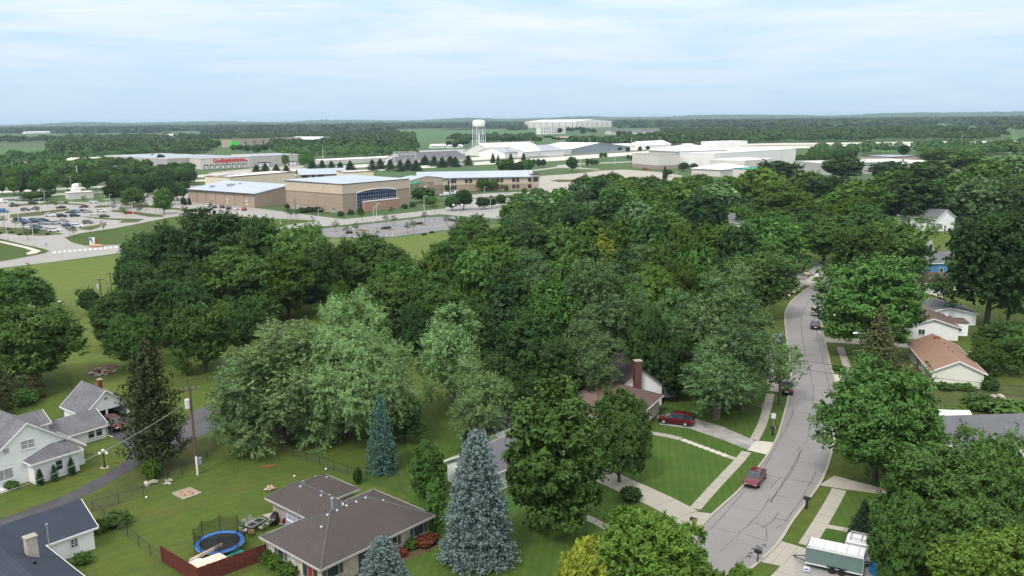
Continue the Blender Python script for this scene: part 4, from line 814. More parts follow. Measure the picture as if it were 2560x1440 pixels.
# block along x at the back, and a connecting block to the main roof
wbox = (XW0, Yq, tx, Yt); 
conn = (XW0, h.ly * .45, XW0 + (tx - XW0) * .62, Yt)
h.walls(wbox[0] + o, wbox[1] + o, wbox[2] - o, wbox[3] - o, h=2.5); h.walls(conn[0] + o, conn[1] + o, conn[2] - o, conn[3] - o - .02, h=2.49)
r2, cap = h.hip(*wbox, 2.6, 1.75); cap.obj('ridge_cap', 'roof_slate', r2); h.gutter(*wbox, 2.6, 'fascia', .2, 'FRK')
r3, cap = h.hip(*[conn[0] + .0, conn[1], conn[2], conn[3] - .003], 2.596, 1.78); cap.obj('ridge_cap', 'roof_slate', r3); h.gutter(conn[0], h.ly, conn[2], conn[3], 2.596, 'fascia', .2, 'LK')
wb_ = (conn[0] + o, 0, conn[2] - o, conn[3] - o)
MB().box(0, 0, 0, .03, 3.9, 2.42).obj('porch_wall', 'porch_blue', h.root, (conn[0] + o - .04, h.ly + .6, 0))
h.window('L', h.ly + 3.2, 1.0, 1.7, 1.15, wb_, 2, 2, 'trim', sill=True)
h.door('L', h.ly + .55, .9, 2.0, wb_, 'trim')
for s_, u, w, z, hh, nx, sh in [('F', h.lx * .12, 1.3, 1.0, 1.0, 1, 'shutter'), ('F', h.lx * .62, 1.3, 1.0, 1.0, 2, 'shutter'), ('F', h.lx * .87, 1.3, 1.0, 1.05, 1, 'shutter'), ('L', h.ly * .72, 1.0, 1.1, .9, 1, 'shutter'), ('L', h.ly * .24, 2.3, .55, 1.45, 3, None)]:
    h.window(s_, u, z, w, hh, b, nx, 1, 'fascia', shut=sh)
cu = MB().box(-.5, -.03, 0, .5, -.016, 1.35).obj('curtain', 'curtain_red', h.root); h.place(cu, 'L', h.ly * .22, .6, *b, d=.02)
h.door('F', h.lx * .38, 1.0, 2.05, b, 'dark_trim', glass=False); h.place(MB().box(-.75, -.04, 0, .75, .02, 2.2).obj('doorway_panel', 'dark_trim', h.root), 'F', h.lx * .38, 0, *b, d=.0)
lt = MB()
for i in range(7): lt.add([(-.3, -.02, .3 + i * .28), (.3, -.02, .1 + i * .28), (.3, -.02, .16 + i * .28), (-.3, -.02, .36 + i * .28)], [(0, 1, 2, 3)]); lt.add([(-.3, -.025, .1 + i * .28), (.3, -.025, .3 + i * .28), (.3, -.025, .36 + i * .28), (-.3, -.025, .16 + i * .28)], [(0, 1, 2, 3)])
h.place(lt.obj('lattice', 'trim', h.root), 'L', h.ly * .5, 0, *b, d=.05)
for px, py in [(803, 1310), (819, 1294), (843, 1285), (867, 1274), (891, 1264), (914, 1254), (957, 1247)]:
    x, y = h.P(px, py, 4.5); h.vent(x, y, 2.62 + 2.35 * 2 / h.ly * max(0, min(x, h.lx - x, y, h.ly - y)), 'trailer_roof', .2)
for px, py in [(752, 1222), (803, 1229), (823, 1237), (843, 1245), (803, 1245), (759, 1212), (790, 1200), (816, 1197)]:
    x, y = h.P(px, py, 3.9); z = 2.62 + max([1.76 * 2 / min(q[2] - q[0], q[3] - q[1]) * max(0, min(x - q[0], q[2] - x, y - q[1], q[3] - y)) for q in (wbox, conn)]); h.vent(x, y, z, 'trailer_roof', .2)
x, y = h.P(832, 1284, 3.7); MB().tube([(x, y, 3.2), (x, y, 5.3)], .11, 8).obj('flue_pipe', 'galv', h.root); MB().tube([(x, y, 5.28), (x, y, 5.42)], .17, 8).obj('flue_cap', 'galv', h.root)
x, y = h.P(858, 1275, 4.1); MB().tube([(x, y, 3.6), (x, y, 4.85)], .09, 8).obj('vent_pipe', 'white_plastic', h.root)
x, y = h.P(815, 1286, 3.7); MB().tube([(x, y, 3.3), (x, y, 4.1)], .06, 8).obj('vent_pipe', 'black', h.root)
x, y = wbox[2], wbox[3]; MB().box(x - 1.2, y + .3, .4, x + 1.6, y + 1.1, .7).obj('side_deck', 'galv', h.root)
print('ranch', h.lx, h.ly, wbox, conn)
# ------------------------------------------------------------------ dark-roofed house, bottom left corner
pC = G(244, 1310, 2.7); pI = G(118, 1354, 2.7)
ux = (pC - pI); ux.z = 0; ang = math.atan2(ux.y, ux.x); nrm = Vector((-math.sin(ang), math.cos(ang), 0)); RISE = 1.5
for _ in range(30):                         # ridge height so that the slope is 6 in 12
    w_ = (G(160, 1257, 2.7 + RISE) - pC).dot(nrm); RISE = .5 * (RISE + w_ * .5)
pT = G(160, 1257, 2.7 + RISE); LX = ux.length; LY = 2 * w_; print('navy', LX, LY, RISE, (pT - pC).dot(ux.normalized()))
h = House('dark_roofed_house', 'white house under a dark navy shingle roof with stone chimney, lower left corner', 'house', (pI.x, pI.y, ang, LX, LY), 'siding_white', 'roof_navy', 2.6)
# local: right wing  x -9..LX, y 0..LY ;  front wing x -9..0 , y -9..0 (runs under the camera's foot of frame)
h.walls(-9, .35, LX - .35, LY - .35, h=2.55); h.walls(-9, -11, -.6, .34, h=2.55)
wgx = -11
h.gable(wgx, .35, LX - .35, LY - .35, 2.6, RISE - .1, 'x', .38); h.gable(-9, -12, -.6, LY * .5, 2.595, 2.3, 'y', .4)
bx = (-9, .35, LX - .35, LY - .35)
h.door('F', LX * .52, .95, 2.0, bx, 'trim', glass=False)
h.window('F', LX * .52, 1.05, .62, .8, (bx[0], bx[1] - .07, bx[2], bx[3]), 2, 3, sill=False)
x, y = h.P(80, 1385, 3.9); h.chimney(x, y, 2.6, 5.6, .95, .75, 'stone', 'concrete')
x, y = h.P(121, 1350, 3.0); MB().tube([(x, y, 2.5), (x, y, 4.6)], .06, 8).obj('vent_pipe', 'galv', h.root); MB().lathe([(0, 4.74), (.12, 4.7), (.12, 4.6), (0, 4.58)], 8, x, y).obj('vent_cap', 'galv', h.root)
for px, py in [(20, 1407), (88, 1412)]:
    x, y = h.P(px, py, 4); MB().lathe([(.16, 3.9), (.16, 4.35), (.22, 4.4), (0, 4.5)], 8, x, y).obj('roof_vent', 'black_metal', h.root)
# ------------------------------------------------------------------ white house with grey roofs, left edge
# F side: gable walls facing the drive
g1 = G(89, 1212); g2 = G(200, 1176)
u = (g2 - g1); ang = math.atan2(u.y, u.x)
h = House('white_house', 'rambling white two-storey house with mottled grey shingle roofs, at the left edge', 'house', (g1.x, g1.y, ang, u.length, 10), 'siding_white', 'roof_grey', 3.2)
def solve(px, py, yp=None, lo=0., hi=12.):
    for _ in range(40):
        m = (lo + hi) / 2
        if h.P(px, py, m)[1] > yp: lo = m
        else: hi = m
    return m, h.P(px, py, m)[0]
ex = u.length; ds = 1.7
pz, pxk = solve(64, 1054, ds); ez, exk = solve(200, 1120, ds); az, axk = solve(133, 1107, ds); print('white house peak', pz, pxk, 'slope end', ez, exk, 'sunroof apex', az, axk)
h.walls(0, 0, ex, ds, h=2.75)
az = max(3.4, min(az, 4.6)); axk = min(max(axk, 1.2), ex - 1.5); rr = MB(); A_, B_, C_, D_ = (-.45, -.45, 2.8), (ex + .45, -.45, 2.8), (ex + .45, ds - .01, 2.8), (-.45, ds - .01, 2.8); L1, R1 = (axk - .5, ds - .01, az), (axk + 1.4, ds - .01, az)
rr.add([A_, B_, C_, D_, L1, R1], [(0, 1, 5, 4), (1, 2, 5), (0, 4, 3), (3, 4, 5, 2)]); rr.obj('roof', 'roof_grey', h.root); h.gutter(-.45, -.45, ex + .45, ds, 2.8, 'trim', .18, 'FLR')
h.window('F', ex * .55, .95, .75, 1.2, (0, 0, ex, ds), 1, 2)
hw_ = max(4.8, exk - pxk + .4); mx0, mx1 = pxk - hw_, pxk + hw_; eh_ = 2.7
h.walls(mx0, ds, mx1, ds + 9.5, h=eh_); h.gable(mx0, ds, mx1, ds + 9.5, eh_ + .02, max(3.5, pz - eh_ - .1), 'y', .3)
mb_ = (mx0, ds, mx1, ds + 9.5)
for q_, (a_, b_) in enumerate([(62, 1122), (78, 1118), (16, 1134)]):
    z_, x_ = solve(a_, b_, ds); h.window('F', x_, z_, .7 if q_ < 2 else .6, 1.0 if q_ < 2 else .6, mb_, 1, 2 if q_ < 2 else 1, pane='glass_pale', sill=q_ < 2)
z_, x_ = solve(12, 1200, ds); h.window('F', x_, max(.7, z_), 1.9, 1.3, mb_, 2, 1, pane='glass_pale')
z_, x_ = solve(10, 1222, ds); h.slab('window_well', 'trim', x_ - 1, ds - 1.0, 0, x_ + 1, ds - .01, .3)
MB().tube([(-.02, -.12, 2.7), (-.02, -.12, .35), (.1, -.9, .08)], .06, 6).obj('downspout', 'trim', h.root)
# rear wing
qx, qy = h.P(267, 1093, 0); w0 = qy; wz = 2.15; z1, x1 = solve(258, 1062, w0); z2, x2 = solve(140, 1090, w0); print('wing', qx, qy, z1, x1, z2, x2)
wz = min(max(z1, 2.0), 2.8); x2 = min(x2, mx1 + 1)
h.walls(mx1 - 3.5, w0, qx, w0 + 6.0, h=wz); h.gable(mx1 - 3.5, w0, qx, w0 + 6.0, wz + .02, 1.5, 'x', .35)
wbx = (mx1 - 3.5, w0, qx, w0 + 6.0)
h.window('F', qx - 1.0, .55, .8, 1.35, wbx, 1, 2); h.window('F', qx - 2.1, .55, .8, 1.35, wbx, 1, 2); z_, x_ = solve(165, 1095, w0); h.window('F', x_, .7, 1.2, 1.15, wbx, 2, 1)
# small block with its own roof rising behind the main gable
dx, dy = h.P(125, 1078, 2.9); h.walls(dx - 6.0, dy + .3, dx, dy + 4.3, h=4.2); h.gable(dx - 6.0, dy + .3, dx, dy + 4.3, 4.22, 1.2, 'x', .3)
MB().tube([(qx + .1, w0 - .1, wz), (qx + .1, w0 - .1, .3), (qx + .5, w0 - .7, .05)], .06, 6).obj('downspout', 'trim', h.root)
# ------------------------------------------------------------------ carport
EZ = 2.3; fit = rectfit((147, 1011), (207, 1036), (330, 1004), EZ)
h = House('carport', 'white gabled double carport with grey shingle roof, behind the left white house', 'garage', fit, 'siding_white', 'roof_grey', 2.2)
LX, LY = h.lx, h.ly; z_, x_ = solve(261, 973, .1, 1, 9); rise = z_ - EZ; print('carport', LX, LY, 'ridge', z_, x_)
h.walls(.35, .55, .5, LY - .3, h=2.2); h.walls(LX - .5, .55, LX - .35, LY - .3, h=2.2); h.walls(.35, LY - .45, LX - .35, LY - .3, h=2.2)
h.slab('lintel', 'siding_white', .35, .35, 2.0, LX - .35, .54, 2.28)
for xx in (.42, LX * .5, LX - .42): h.slab('post', 'trim', xx - .14, .36, -.6, xx + .14, .62, 2.0)
h.gable(.35, .35, LX - .35, LY - .35, 2.29, max(1.5, rise - .1), 'y', .38)
h.slab('floor', 'asphalt_dark', .3, .3, -.02, LX - .3, LY - .3, .05)
MB().box(-.22, -.12, 0, .22, .0, .16).obj('wall_lamp', 'black_metal', h.root, (LX * .5, .3, 3.6))
h.chimney(LX * .72, LY * .7, 2.6, 5.2, .48, .48); h.slab('stone_wall', 'concrete_pale', -3.8, LY * .25, 0, .2, LY * .25 + .3, 1.2)
# ------------------------------------------------------------------ white cottage behind the big spruce + shed
fit = rectfit((1109, 1148), (1123, 1166), (1276, 1082), 2.8)
a = G(1109, 1148, 2.8); c = G(1276, 1082, 2.8); d = c - a; ang = math.atan2(d.y, d.x)
h = House('grey_roofed_cottage', 'white cottage with a grey shingle roof, half hidden behind the tall blue spruce', 'house', (a.x, a.y, ang, d.length, 8), 'siding_white', 'roof_slate', 2.7)
h.walls(.3, -7.0, d.length + 5, -.3); h.gable(.3, -7.0, d.length + 5, -.3, 2.75, 1.7, 'x', .35)
h.window('L', -2.2, 1.0, .9, 1.1, (.3, -7, d.length + 5, -.3)); h.window('L', -5.0, 1.0, .9, 1.1, (.3, -7, d.length + 5, -.3)); h.window('F', 4, 1.0, 1.2, 1.1, (.3, -7, d.length + 5, -.3))
a = G(1190, 1112); sh = House('garden_shed', 'small white gambrel shed with a black roof behind the grey roofed cottage', 'shed', (a.x - .8, a.y + .4, -.75, 3.2, 5.5), 'siding_white', 'roof_dark', 2.0)
pr = [(0, 2.0), (.45, 3.0), (1.6, 3.6), (2.75, 3.0), (3.2, 2.0)]; f = MB(); n = 5
f.add([(x, y, z) for y in (0, 5.5) for x, z in [(0, -.1)] + pr + [(3.2, -.1)]], [(0, 1, 2, 3, 4, 5, 6)[::-1], tuple(range(7, 14)), (0, 7, 8, 1), (6, 5, 12, 13)]); f.obj('wall', 'siding_white', sh.root)
f = MB(); P5 = [(-.12, 1.95), (.38, 3.05), (1.6, 3.7), (2.82, 3.05), (3.32, 1.95)]; f.add([(x, y, z) for y in (-.15, 5.65) for x, z in P5] + [(x, y, z - .08) for y in (-.15, 5.65) for x, z in P5], [(i, i + 1, i + 6, i + 5)[::-1] for i in range(4)] + [(10 + i, 11 + i, 16 + i, 15 + i) for i in range(4)] + [(i, i + 1, 11 + i, 10 + i) for i in range(4)]); f.obj('roof', 'roof_dark', sh.root)
f = MB()
for i in range(4): f.tube([(P5[i][0], -.17, P5[i][1]), (P5[i + 1][0], -.17, P5[i + 1][1])], .07, 4)
f.obj('rake_trim', 'trim', sh.root); sh.door('F', 1.6, 1.3, 1.9, (0, 0, 3.2, 5.5), 'trim', glass=False)
# ------------------------------------------------------------------ red-roofed house with porch
pR = G(1648, 997, 2.7); pF = G(1611, 1029, 2.7); pk = G(1569, 964, 4.0)
d = pR - pF; ang = math.atan2(d.y, d.x)
h = House('red_roofed_house', 'low tan house with a reddish brown hip roof and front porch beside the parked minivan', 'house', (pF.x, pF.y, ang, d.length, 11), 'limestone', 'roof_red', 2.6)
d = max(d.length, 5); x0, y0 = h.P(1572, 1056, 2.6); xk, yk = h.P(1540, 970, 2.7)
print('redroof', d, x0, y0, xk, yk)
yb = max(abs(y0), abs(yk), 9)
h.walls(.5, .5, d + 1.5, 12.0); r, cp = h.hip(0, 0, d + 2.0, 12.5, 2.65, 2.0); cp.obj('ridge_cap', 'roof_red', r); h.gutter(0, 0, d + 2, 12.5, 2.65, 'trim', .18)
bx = (.5, .5, d + 1.5, 12.0); 
for u in (1.2, 2.2, 3.2, 4.2): h.window('F', u, .5, .6, 1.7, bx, 1, 1, 'trim')
PP = G(1590, 1070); lx, ly = h.P(1590, 1070, 0)
h.walls(-4.4, 2.2, .49, 11.5, h=2.5); r, cp = h.hip(-4.9, 1.7, 2.6, 12.0, 2.64, 1.9); h.gutter(-4.9, 1.7, -.0, 12.0, 2.64, 'trim', .18, 'FL')
b2 = (-4.4, 2.2, .49, 11.5); h.window('F', -3.3, .5, .7, 1.6, b2, 1, 1); h.door('F', -1.6, .9, 2.0, b2, 'dark_trim'); h.window('L', 5, .8, 1.6, 1.2, b2, 2, 1)
for xx, yy in ((-4.2, .3), (-1.9, -.4), (.2, .2)): MB().box(xx - .07, yy - .07, 0, xx + .07, yy + .07, 2.5).obj('porch_post', 'dark_trim', h.root)
r = h.slab('porch_roof', 'roof_red', -4.6, -.5, 2.5, .45, 2.1, 2.6); h.slab('porch_floor', 'concrete', -4.6, -.6, 0, .5, 2.2, .14)
# ------------------------------------------------------------------ white house with the brick chimney
a = G(1655, 1030); h = House('white_house', 'white house with a dark roof and tall red brick chimney, under the big trees', 'house', (a.x - 6.5, a.y + 1.5, .25, 9, 8), 'siding_white', 'roof_dark', 3.0)
lx, ly = h.P(1608, 1000, 0)
h.walls(0, 0, 7.2, 9, h=3.4); h.gable(0, 0, 7.2, 9, 3.4, 2.9, 'y', .4, trim='dark_trim'); h.chimney(3.0, -.5, 0, 7.4, 1.05, .9)
h.walls(7.21, 3, 11.0, 8.4, h=2.6); h.gable(7.2, 3, 11, 8.4, 2.6, 1.8, 'x', .3, trim='dark_trim'); h.window('F', 5.6, .9, .9, 1.1, (0, 0, 7.2, 9))
# ------------------------------------------------------------------ rust-roofed house on the right
fit = rectfit((2281, 855), (2325, 926), (2464, 929), 2.7); h = House('rust_roofed_house', 'long white house with a rust brown gable roof, right of the street', 'house', fit, 'siding_cream', 'roof_rust', 2.7)
X, Y = h.lx, h.ly; print('rust', X, Y); h.walls(.4, .4, X - .4, Y - .4); h.gable(.4, .4, X - .4, Y - .4, 2.72, 1.75, 'y', .4)
bx = (.4, .4, X - .4, Y - .4)
for v in (2.2, 4.5, 8.5, 11.5): h.window('L', v, .9, 1.2, 1.1, bx, 2, 1)
h.door('L', Y * .55, .9, 2.0, bx, 'dark_trim'); h.slab('porch_floor', 'soil', -2.6, Y * .42, 0, .38, Y * .65, .4); h.slab('gable_vent', 'trim', X / 2 - .4, .35, 3.6, X / 2 + .4, .39, 4.1)
for v, u in ((.35, .6), (.5, .6), (.65, .6)): MB().lathe([(.12, 3.9), (.12, 4.35), (0, 4.4)], 8, X * .56, Y * v).obj('roof_vent', 'black_metal', h.root)
MB().box(X * .5 - .5, Y * .8, 4.0, X * .5 + .4, Y * .8 + .6, 4.75).obj('chimney', 'rust', h.root)
for zz in range(8): h.slab('siding_board', 'siding_cream', .38, .368, .15 + zz * .32, X - .38, .399, .44 + zz * .32)
# house behind it
a = G(2262, 848); fit = (a.x, a.y, fit[2] + .03, 10.5, 9.5); h = House('mauve_roofed_house', 'white house with a dull mauve roof and small lean-to, behind the rust-roofed house', 'house', fit, 'siding_white', 'roof_red', 2.8)
h.walls(.3, .3, 9.6, 11.5, h=2.8); h.gable(.3, .3, 9.6, 11.5, 2.8, 1.5, 'y', .4, mat='roof_red'); h.walls(9.62, 4.5, 12.5, 8.5, h=2.6); h.slab('lean_to_roof', 'roof_red', 9.62, 4.3, 2.6, 12.7, 8.7, 2.75)
h.window('F', 3.0, 1, 1.1, 1.0, (.3, .3, 9.6, 11.5)); h.window('F', 11, .9, .7, 1.0, (9.6, 4.5, 12.5, 8.5), 1)
def simple_house(name, label, px, py, w, d, ang, hh, rise, wall, roof, axis='x', wins=2, lift=0, grp=None, ov=.4):
    a = G(px, py); h = House(name, label, 'house', (a.x, a.y, ang, w, d), wall, roof, hh, grp); h.walls(0, 0, w, d, h=hh); h.gable(0, 0, w, d, hh, rise, axis, ov)
    for i in range(wins): h.window('F', w * (i + 1) / (wins + 1), .9, 1.0, 1.1, (0, 0, w, d), 2, 1)
    for i in range(max(1, wins - 1)): h.window('L', d * (i + 1) / (wins + .5), .9, .9, 1.1, (0, 0, w, d), 2, 1)
    h.door('F', w * .5, .9, 2, (0, 0, w, d), 'dark_trim') if wins < 3 else None
    return h
simple_house('grey_roofed_house', 'house with a flat dark grey roof, left of the huge dark tree', 2300, 812, 11, 9, -.1, 2.6, 1.2, 'siding_white', 'roof_slate', 'y', 1)
simple_house('brown_roofed_house', 'brown-roofed house just in front of the blue house', 2290, 732, 16, 10, -.2, 2.7, 1.8, 'siding_cream', 'roof_red', 'x', 2)
simple_house('blue_house', 'bright blue house with a dark roof, left of the huge dark tree', 2297, 690, 13, 9, .15, 3.6, 2.2, 'siding_blue', 'roof_slate', 'x', 1)
simple_house('white_gabled_house', 'white gabled house with a grey roof in a gap of the right-hand trees', 2338, 580, 11, 16, .5, 5.0, 3.0, 'siding_white', 'roof_slate', 'y', 1)
simple_house('grey_roofed_bungalow', 'bungalow with a plain slate grey roof, among the trees at the lower right', 2372, 1155, 12, 9, .05, 2.6, 1.9, 'siding_white', 'roof_slate', 'x', 2)
simple_house('white_outbuilding', 'small white outbuilding just behind the slate roofed bungalow', 2338, 1092, 4.5, 4, -.1, 2.4, .8, 'siding_white', 'roof_white', 'x', 1)
simple_house('orange_roofed_house', 'small white house with an orange brown roof, deep among the right-hand trees', 2046, 530, 9, 8, .1, 3.0, 2.0, 'siding_white', 'roof_rust', 'x', 1)
simple_house('white_cottage', 'white cottage with a grey roof in the gap left of the bright round tree', 1850, 585, 10, 12, .6, 4.2, 2.6, 'siding_white', 'roof_slate', 'y', 1)
simple_house('grey_hip_house', 'house with a dim grey roof, in shade among the trees right of the olive tree', 2255, 545, 16, 10, -.1, 3.0, 2.4, 'wall_grey', 'roof_slate', 'x', 2)
simple_house('navy_roofed_house', 'house whose dark blue roof peeps through the middle woods', 1565, 520, 16, 10, .0, 3.2, 2.2, 'siding_white', 'roof_navy', 'x', 2)
simple_house('garden_cabin', 'tan cabin with a reddish roof, in a gap between the middle trees', 1000, 822, 6, 5, .1, 2.4, 1.2, 'wall_tan', 'roof_red', 'x', 1)
# ------------------------------------------------------------------ school and the large far buildings
def wallfit(L, C, R):                       # three base corners; frame as in rectfit
    return rectfit(L, C, R, 0.0)
def flat_roof(h, x0, y0, x1, y1, z, mat='roof_metal', name='roof', par=.35, pmat='dark_trim'):
    r = MB().box(x0 + .3, y0 + .3, z - .3, x1 - .3, y1 - .3, z).obj(name, mat, h.root); p = MB()
    for a in ((x0, y0, x1, y0 + .3), (x0, y1 - .3, x1, y1), (x0, y0 + .3, x0 + .3, y1 - .3), (x1 - .3, y0 + .3, x1, y1 - .3)): p.box(a[0], a[1], z - .3, a[2], a[3], z + par)
    p.obj('parapet', pmat, h.root); return r
fit = wallfit((715, 521), (858, 534), (1026, 515)); h = House('school_gymnasium', 'two-tone tan gymnasium block with a broad arched navy window', 'building', fit, 'wall_tan', 'roof_metal', 8)
X, Y = h.lx, h.ly; HT = hgt(858, 534, 460); HB = hgt(858, 534, 485); print('gym', X, Y, HT, HB)
h.walls(0, 0, X, Y, h=HB)
up = MB().box(-.15, -.15, HB, X + .15, Y + .15, HT).obj('upper_wall', 'wall_peach', h.root)
MB().box(-.2, -.2, HB - .25, X + .2, -.151, HB).obj('band', 'wall_tan_dark', h.root); MB().box(-.2, -.2, HB - .25, -.151, Y + .2, HB).obj('band', 'wall_tan_dark', h.root)
rf = MB().add([(-.3, -.3, HT), (X + .3, -.3, HT), (X + .3, Y + .3, HT + .6), (-.3, Y + .3, HT + .6), (-.3, -.3, HT - .3), (X + .3, -.3, HT - .3), (X + .3, Y + .3, HT - .3), (-.3, Y + .3, HT - .3)], [(0, 1, 2, 3), (0, 4, 5, 1), (1, 5, 6, 2), (2, 6, 7, 3), (3, 7, 4, 0)]).obj('roof', 'roof_metal', h.root)
h.gutter(-.3, -.3, X + .3, Y + .3, HT, 'dark_trim', .35, 'FL')
for j in range(3): h.slab('wall_joint', 'wall_tan_dark', -.03, 0, HB * (.3 + .22 * j), -.002, Y, HB * (.3 + .22 * j) + .12); h.slab('wall_joint', 'wall_tan_dark', 0, -.03, HB * (.3 + .22 * j), X * .18, -.002, HB * (.3 + .22 * j) + .12)
# arched window on the F side
xa = X * (893 - 858) / (1026 - 858) * .93; xb = X * (990 - 858) / (1026 - 858) * 1.01
zt = HB * 1.12; zs = HB * .98; n = 14; arch = [(xa + (xb - xa) * i / n, zs + (zt - zs) * math.sin(math.pi * i / n) ** .75) for i in range(n + 1)]
gm = MB(); gm.add([(x, -.22, z) for x, z in arch] + [(xb, -.22, .3), (xa, -.22, .3)], [tuple(range(n + 3))[::-1]]); aw = gm.obj('arched_window', 'glass_navy', h.root)
fm = MB(); fm.tube([(x, -.26, z) for x, z in arch], .3, 6); fm.box(xa - .2, -.32, .2, xa + .15, -.225, zs); fm.box(xb - .15, -.32, .2, xb + .2, -.225, zs); fm.obj('window_frame', 'pole_pale', aw)
mm = MB(); nv = 17
for i in range(1, nv):
    x = xa + (xb - xa) * i / nv; z = zs + (zt - zs) * math.sin(math.pi * i / nv) ** .75; mm.box(x - .045, -.28, .3, x + .045, -.225, z)
for z in (zs, zs * .80, zs * .62, zs * .43, zs * .25): mm.box(xa, -.285, z - .055, xb, -.224, z + .055)
mm.obj('glazing_bars', 'bar_blue', aw)
bx0 = xa + (xb - xa) * .13; bh = HB * .50
MB().box(bx0, -2.2, -.2, xb - .1, -.3, bh).obj('brick_bay', 'brick_band', h.root); h.slab('bay_roof', 'roof_white', bx0 - .15, -2.35, bh, xb + .05, -.25, bh + .3)
for j in range(5): h.slab('band', 'wall_tan_dark', bx0 - .01, -2.215, bh * (j + 1) / 6, xb - .1, -2.201, bh * (j + 1) / 6 + .1)
for px in (745, 835, 792): u = Y * (858 - px) / (858 - 715); h.door('L', u, 1.9 if px != 792 else .5, 2.6 if px != 792 else .4, (0, 0, X, Y), 'roof_metal', z=0 if px != 792 else 4.4, glass=px == 835)
for i in range(8): h.slab('wall_lamp', 'wall_tan_dark', X * (i + .5) / 8 - .2, -.3, HT * .84, X * (i + .5) / 8 + .2, -.16, HT * .84 + .3); h.slab('wall_lamp', 'wall_tan_dark', -.3, Y * (i + .5) / 8 - .2, HT * .86, -.16, Y * (i + .5) / 8 + .2, HT * .86 + .3)
ga = h.a
# low wing left of the gym
c = G(638, 519); lft = G(495, 503); lx_, ly_ = h.P(638, 519, 0); print('fieldhouse corner in gym frame', lx_, ly_, h.P(495, 503, 0))
g = House('school_fieldhouse', 'long low tan fieldhouse with a pale metal roof sloping up, left of the gymnasium', 'building', rectfit((495, 503), (638, 519), (714, 508), 0, None, None), 'wall_tan', 'roof_metal', 7)
g.lx = min(g.lx, 40); FX = g.lx; FY = g.ly; eh = hgt(638, 519, 484); rz_ = hgt(638, 519, 484) + 2.8
print('fh', FX, FY, eh)
g.walls(0, 0, FX, FY, h=eh); rise = 3.2
MB().add([(0, -.002, eh), (FX, -.002, eh), (FX, -.002, eh + rise)], [(0, 1, 2)]).obj('gable_wall', 'wall_tan', g.root)
MB().add([(-.8, -.5, eh), (FX, -.5, eh + rise), (FX, FY + .5, eh + rise), (-.8, FY + .5, eh), (-.8, -.5, eh - .4), (FX, -.5, eh + rise - .4), (FX, FY + .5, eh + rise - .4), (-.8, FY + .5, eh - .4)], [(0, 1, 2, 3), (4, 7, 6, 5), (0, 3, 7, 4), (0, 4, 5, 1), (1, 5, 6, 2), (2, 6, 7, 3)]).obj('roof', 'roof_metal', g.root)
MB().box(-.95, -.6, eh - .5, -.81, FY + .6, eh + .05).obj('fascia', 'dark_trim', g.root)
for i in range(8): v = FY * i / 7.0; MB().box(-.12, max(v - .2, .02), 0, -.002, min(v + .2, FY), eh - .45).obj('panel_joint', 'wall_tan_dark', g.root)
for v in (FY * .115, FY * .40):
    for k, z in enumerate((3.9, 2.4, 1.0)): g.slab('wall_banner', 'white_plastic', -.16, v - .9, z, -.13, v + .9, z + (.5 if k != 1 else 1.1)); 
    MB().tube([(-.18, v + .42 * math.cos(t * .5236), 2.95 + .42 * math.sin(t * .5236)) for t in range(13)], .1, 5).obj('banner_ring', 'dark_trim', g.root)
    for k in range(4): g.slab('banner_mark', 'dark_trim', -.18, v - .75 + k * .4, 4.0, -.162, v - .5 + k * .4, 4.3)
for u, v, s_ in ((6, FY * .78, 1.6), (12, FY * .66, 1.2), (11, FY * .62, 2.4), (FX * .7, FY * .6, .8)): g.slab('roof_unit', 'galv', u, v, eh + rise * u / FX - .1, u + s_ * 1.6, v + s_, eh + rise * u / FX + .7 + s_ * .3)
# block behind
def box_building(name, label, L, C, R, top, wall, roof, cat='building', at=None, par=.35, pm='dark_trim', lx=None, ly=None, lower=None):
    fit = rectfit(L, C, R, 0, lx, ly); q = House(name, label, cat, fit, wall, roof, 5); H_ = hgt(*C, top)
    if lower: q.walls(0, 0, q.lx, q.ly, h=H_ * lower[0], mat=lower[1]); MB().box(-.08, -.08, H_ * lower[0], q.lx + .08, q.ly + .08, H_ - .01).obj('upper_wall', wall, q.root)
    else: q.walls(0, 0, q.lx, q.ly, h=H_ - .31)
    flat_roof(q, -.1, -.1, q.lx + .1, q.ly + .1, H_, roof, par=par, pmat=pm); q.H = H_; return q
q = box_building('school_hall', 'cream flat-roofed hall rising behind the low fieldhouse', (525, 490), (577, 494), (733, 476), 443, 'wall_cream', 'roof_white', pm='wall_tan_dark')
q.slab('roof_unit', 'galv', 3, q.ly * .5, q.H, 8, q.ly * .5 + 3, q.H + .8); q.slab('roof_unit', 'galv', 12, q.ly * .6, q.H, 15, q.ly * .6 + 3, q.H + 1)
def winrow(q, side, us, z, w, h_, box, nx=2, ny=2, fr='dark_trim', pane='glass'):
    f = MB(); f.box(-w / 2 - .12, -.06, -.12, w / 2 + .12, .02, 0); f.box(-w / 2 - .12, -.06, h_, w / 2 + .12, .02, h_ + .12); f.box(-w / 2 - .12, -.06, 0, -w / 2, .02, h_); f.box(w / 2, -.06, 0, w / 2 + .12, .02, h_)
    for i in range(1, nx): f.box(-w / 2 + w * i / nx - .05, -.06, 0, -w / 2 + w * i / nx + .05, 0, h_)
    for j in range(1, ny): f.box(-w / 2, -.055, h_ * j / ny - .04, w / 2, 0, h_ * j / ny + .04)
    fm = f.mesh('window'); pm = MB().add([(-w / 2, -.01, 0), (w / 2, -.01, 0), (w / 2, -.01, h_), (-w / 2, -.01, h_)], [(0, 1, 2, 3)]).mesh('pane')
    for u in us: o = link('window', fm, fr, q.root); q.place(o, side, u, z, *box); link('pane', pm, pane, o)
q = House('school_office_block', 'small tan block with a pale blue-grey roof, behind the gymnasium', 'building', rectfit((750, 470), (752, 473), (866, 468), 0, None, 14), 'wall_mauve', 'roof_metal', 6)
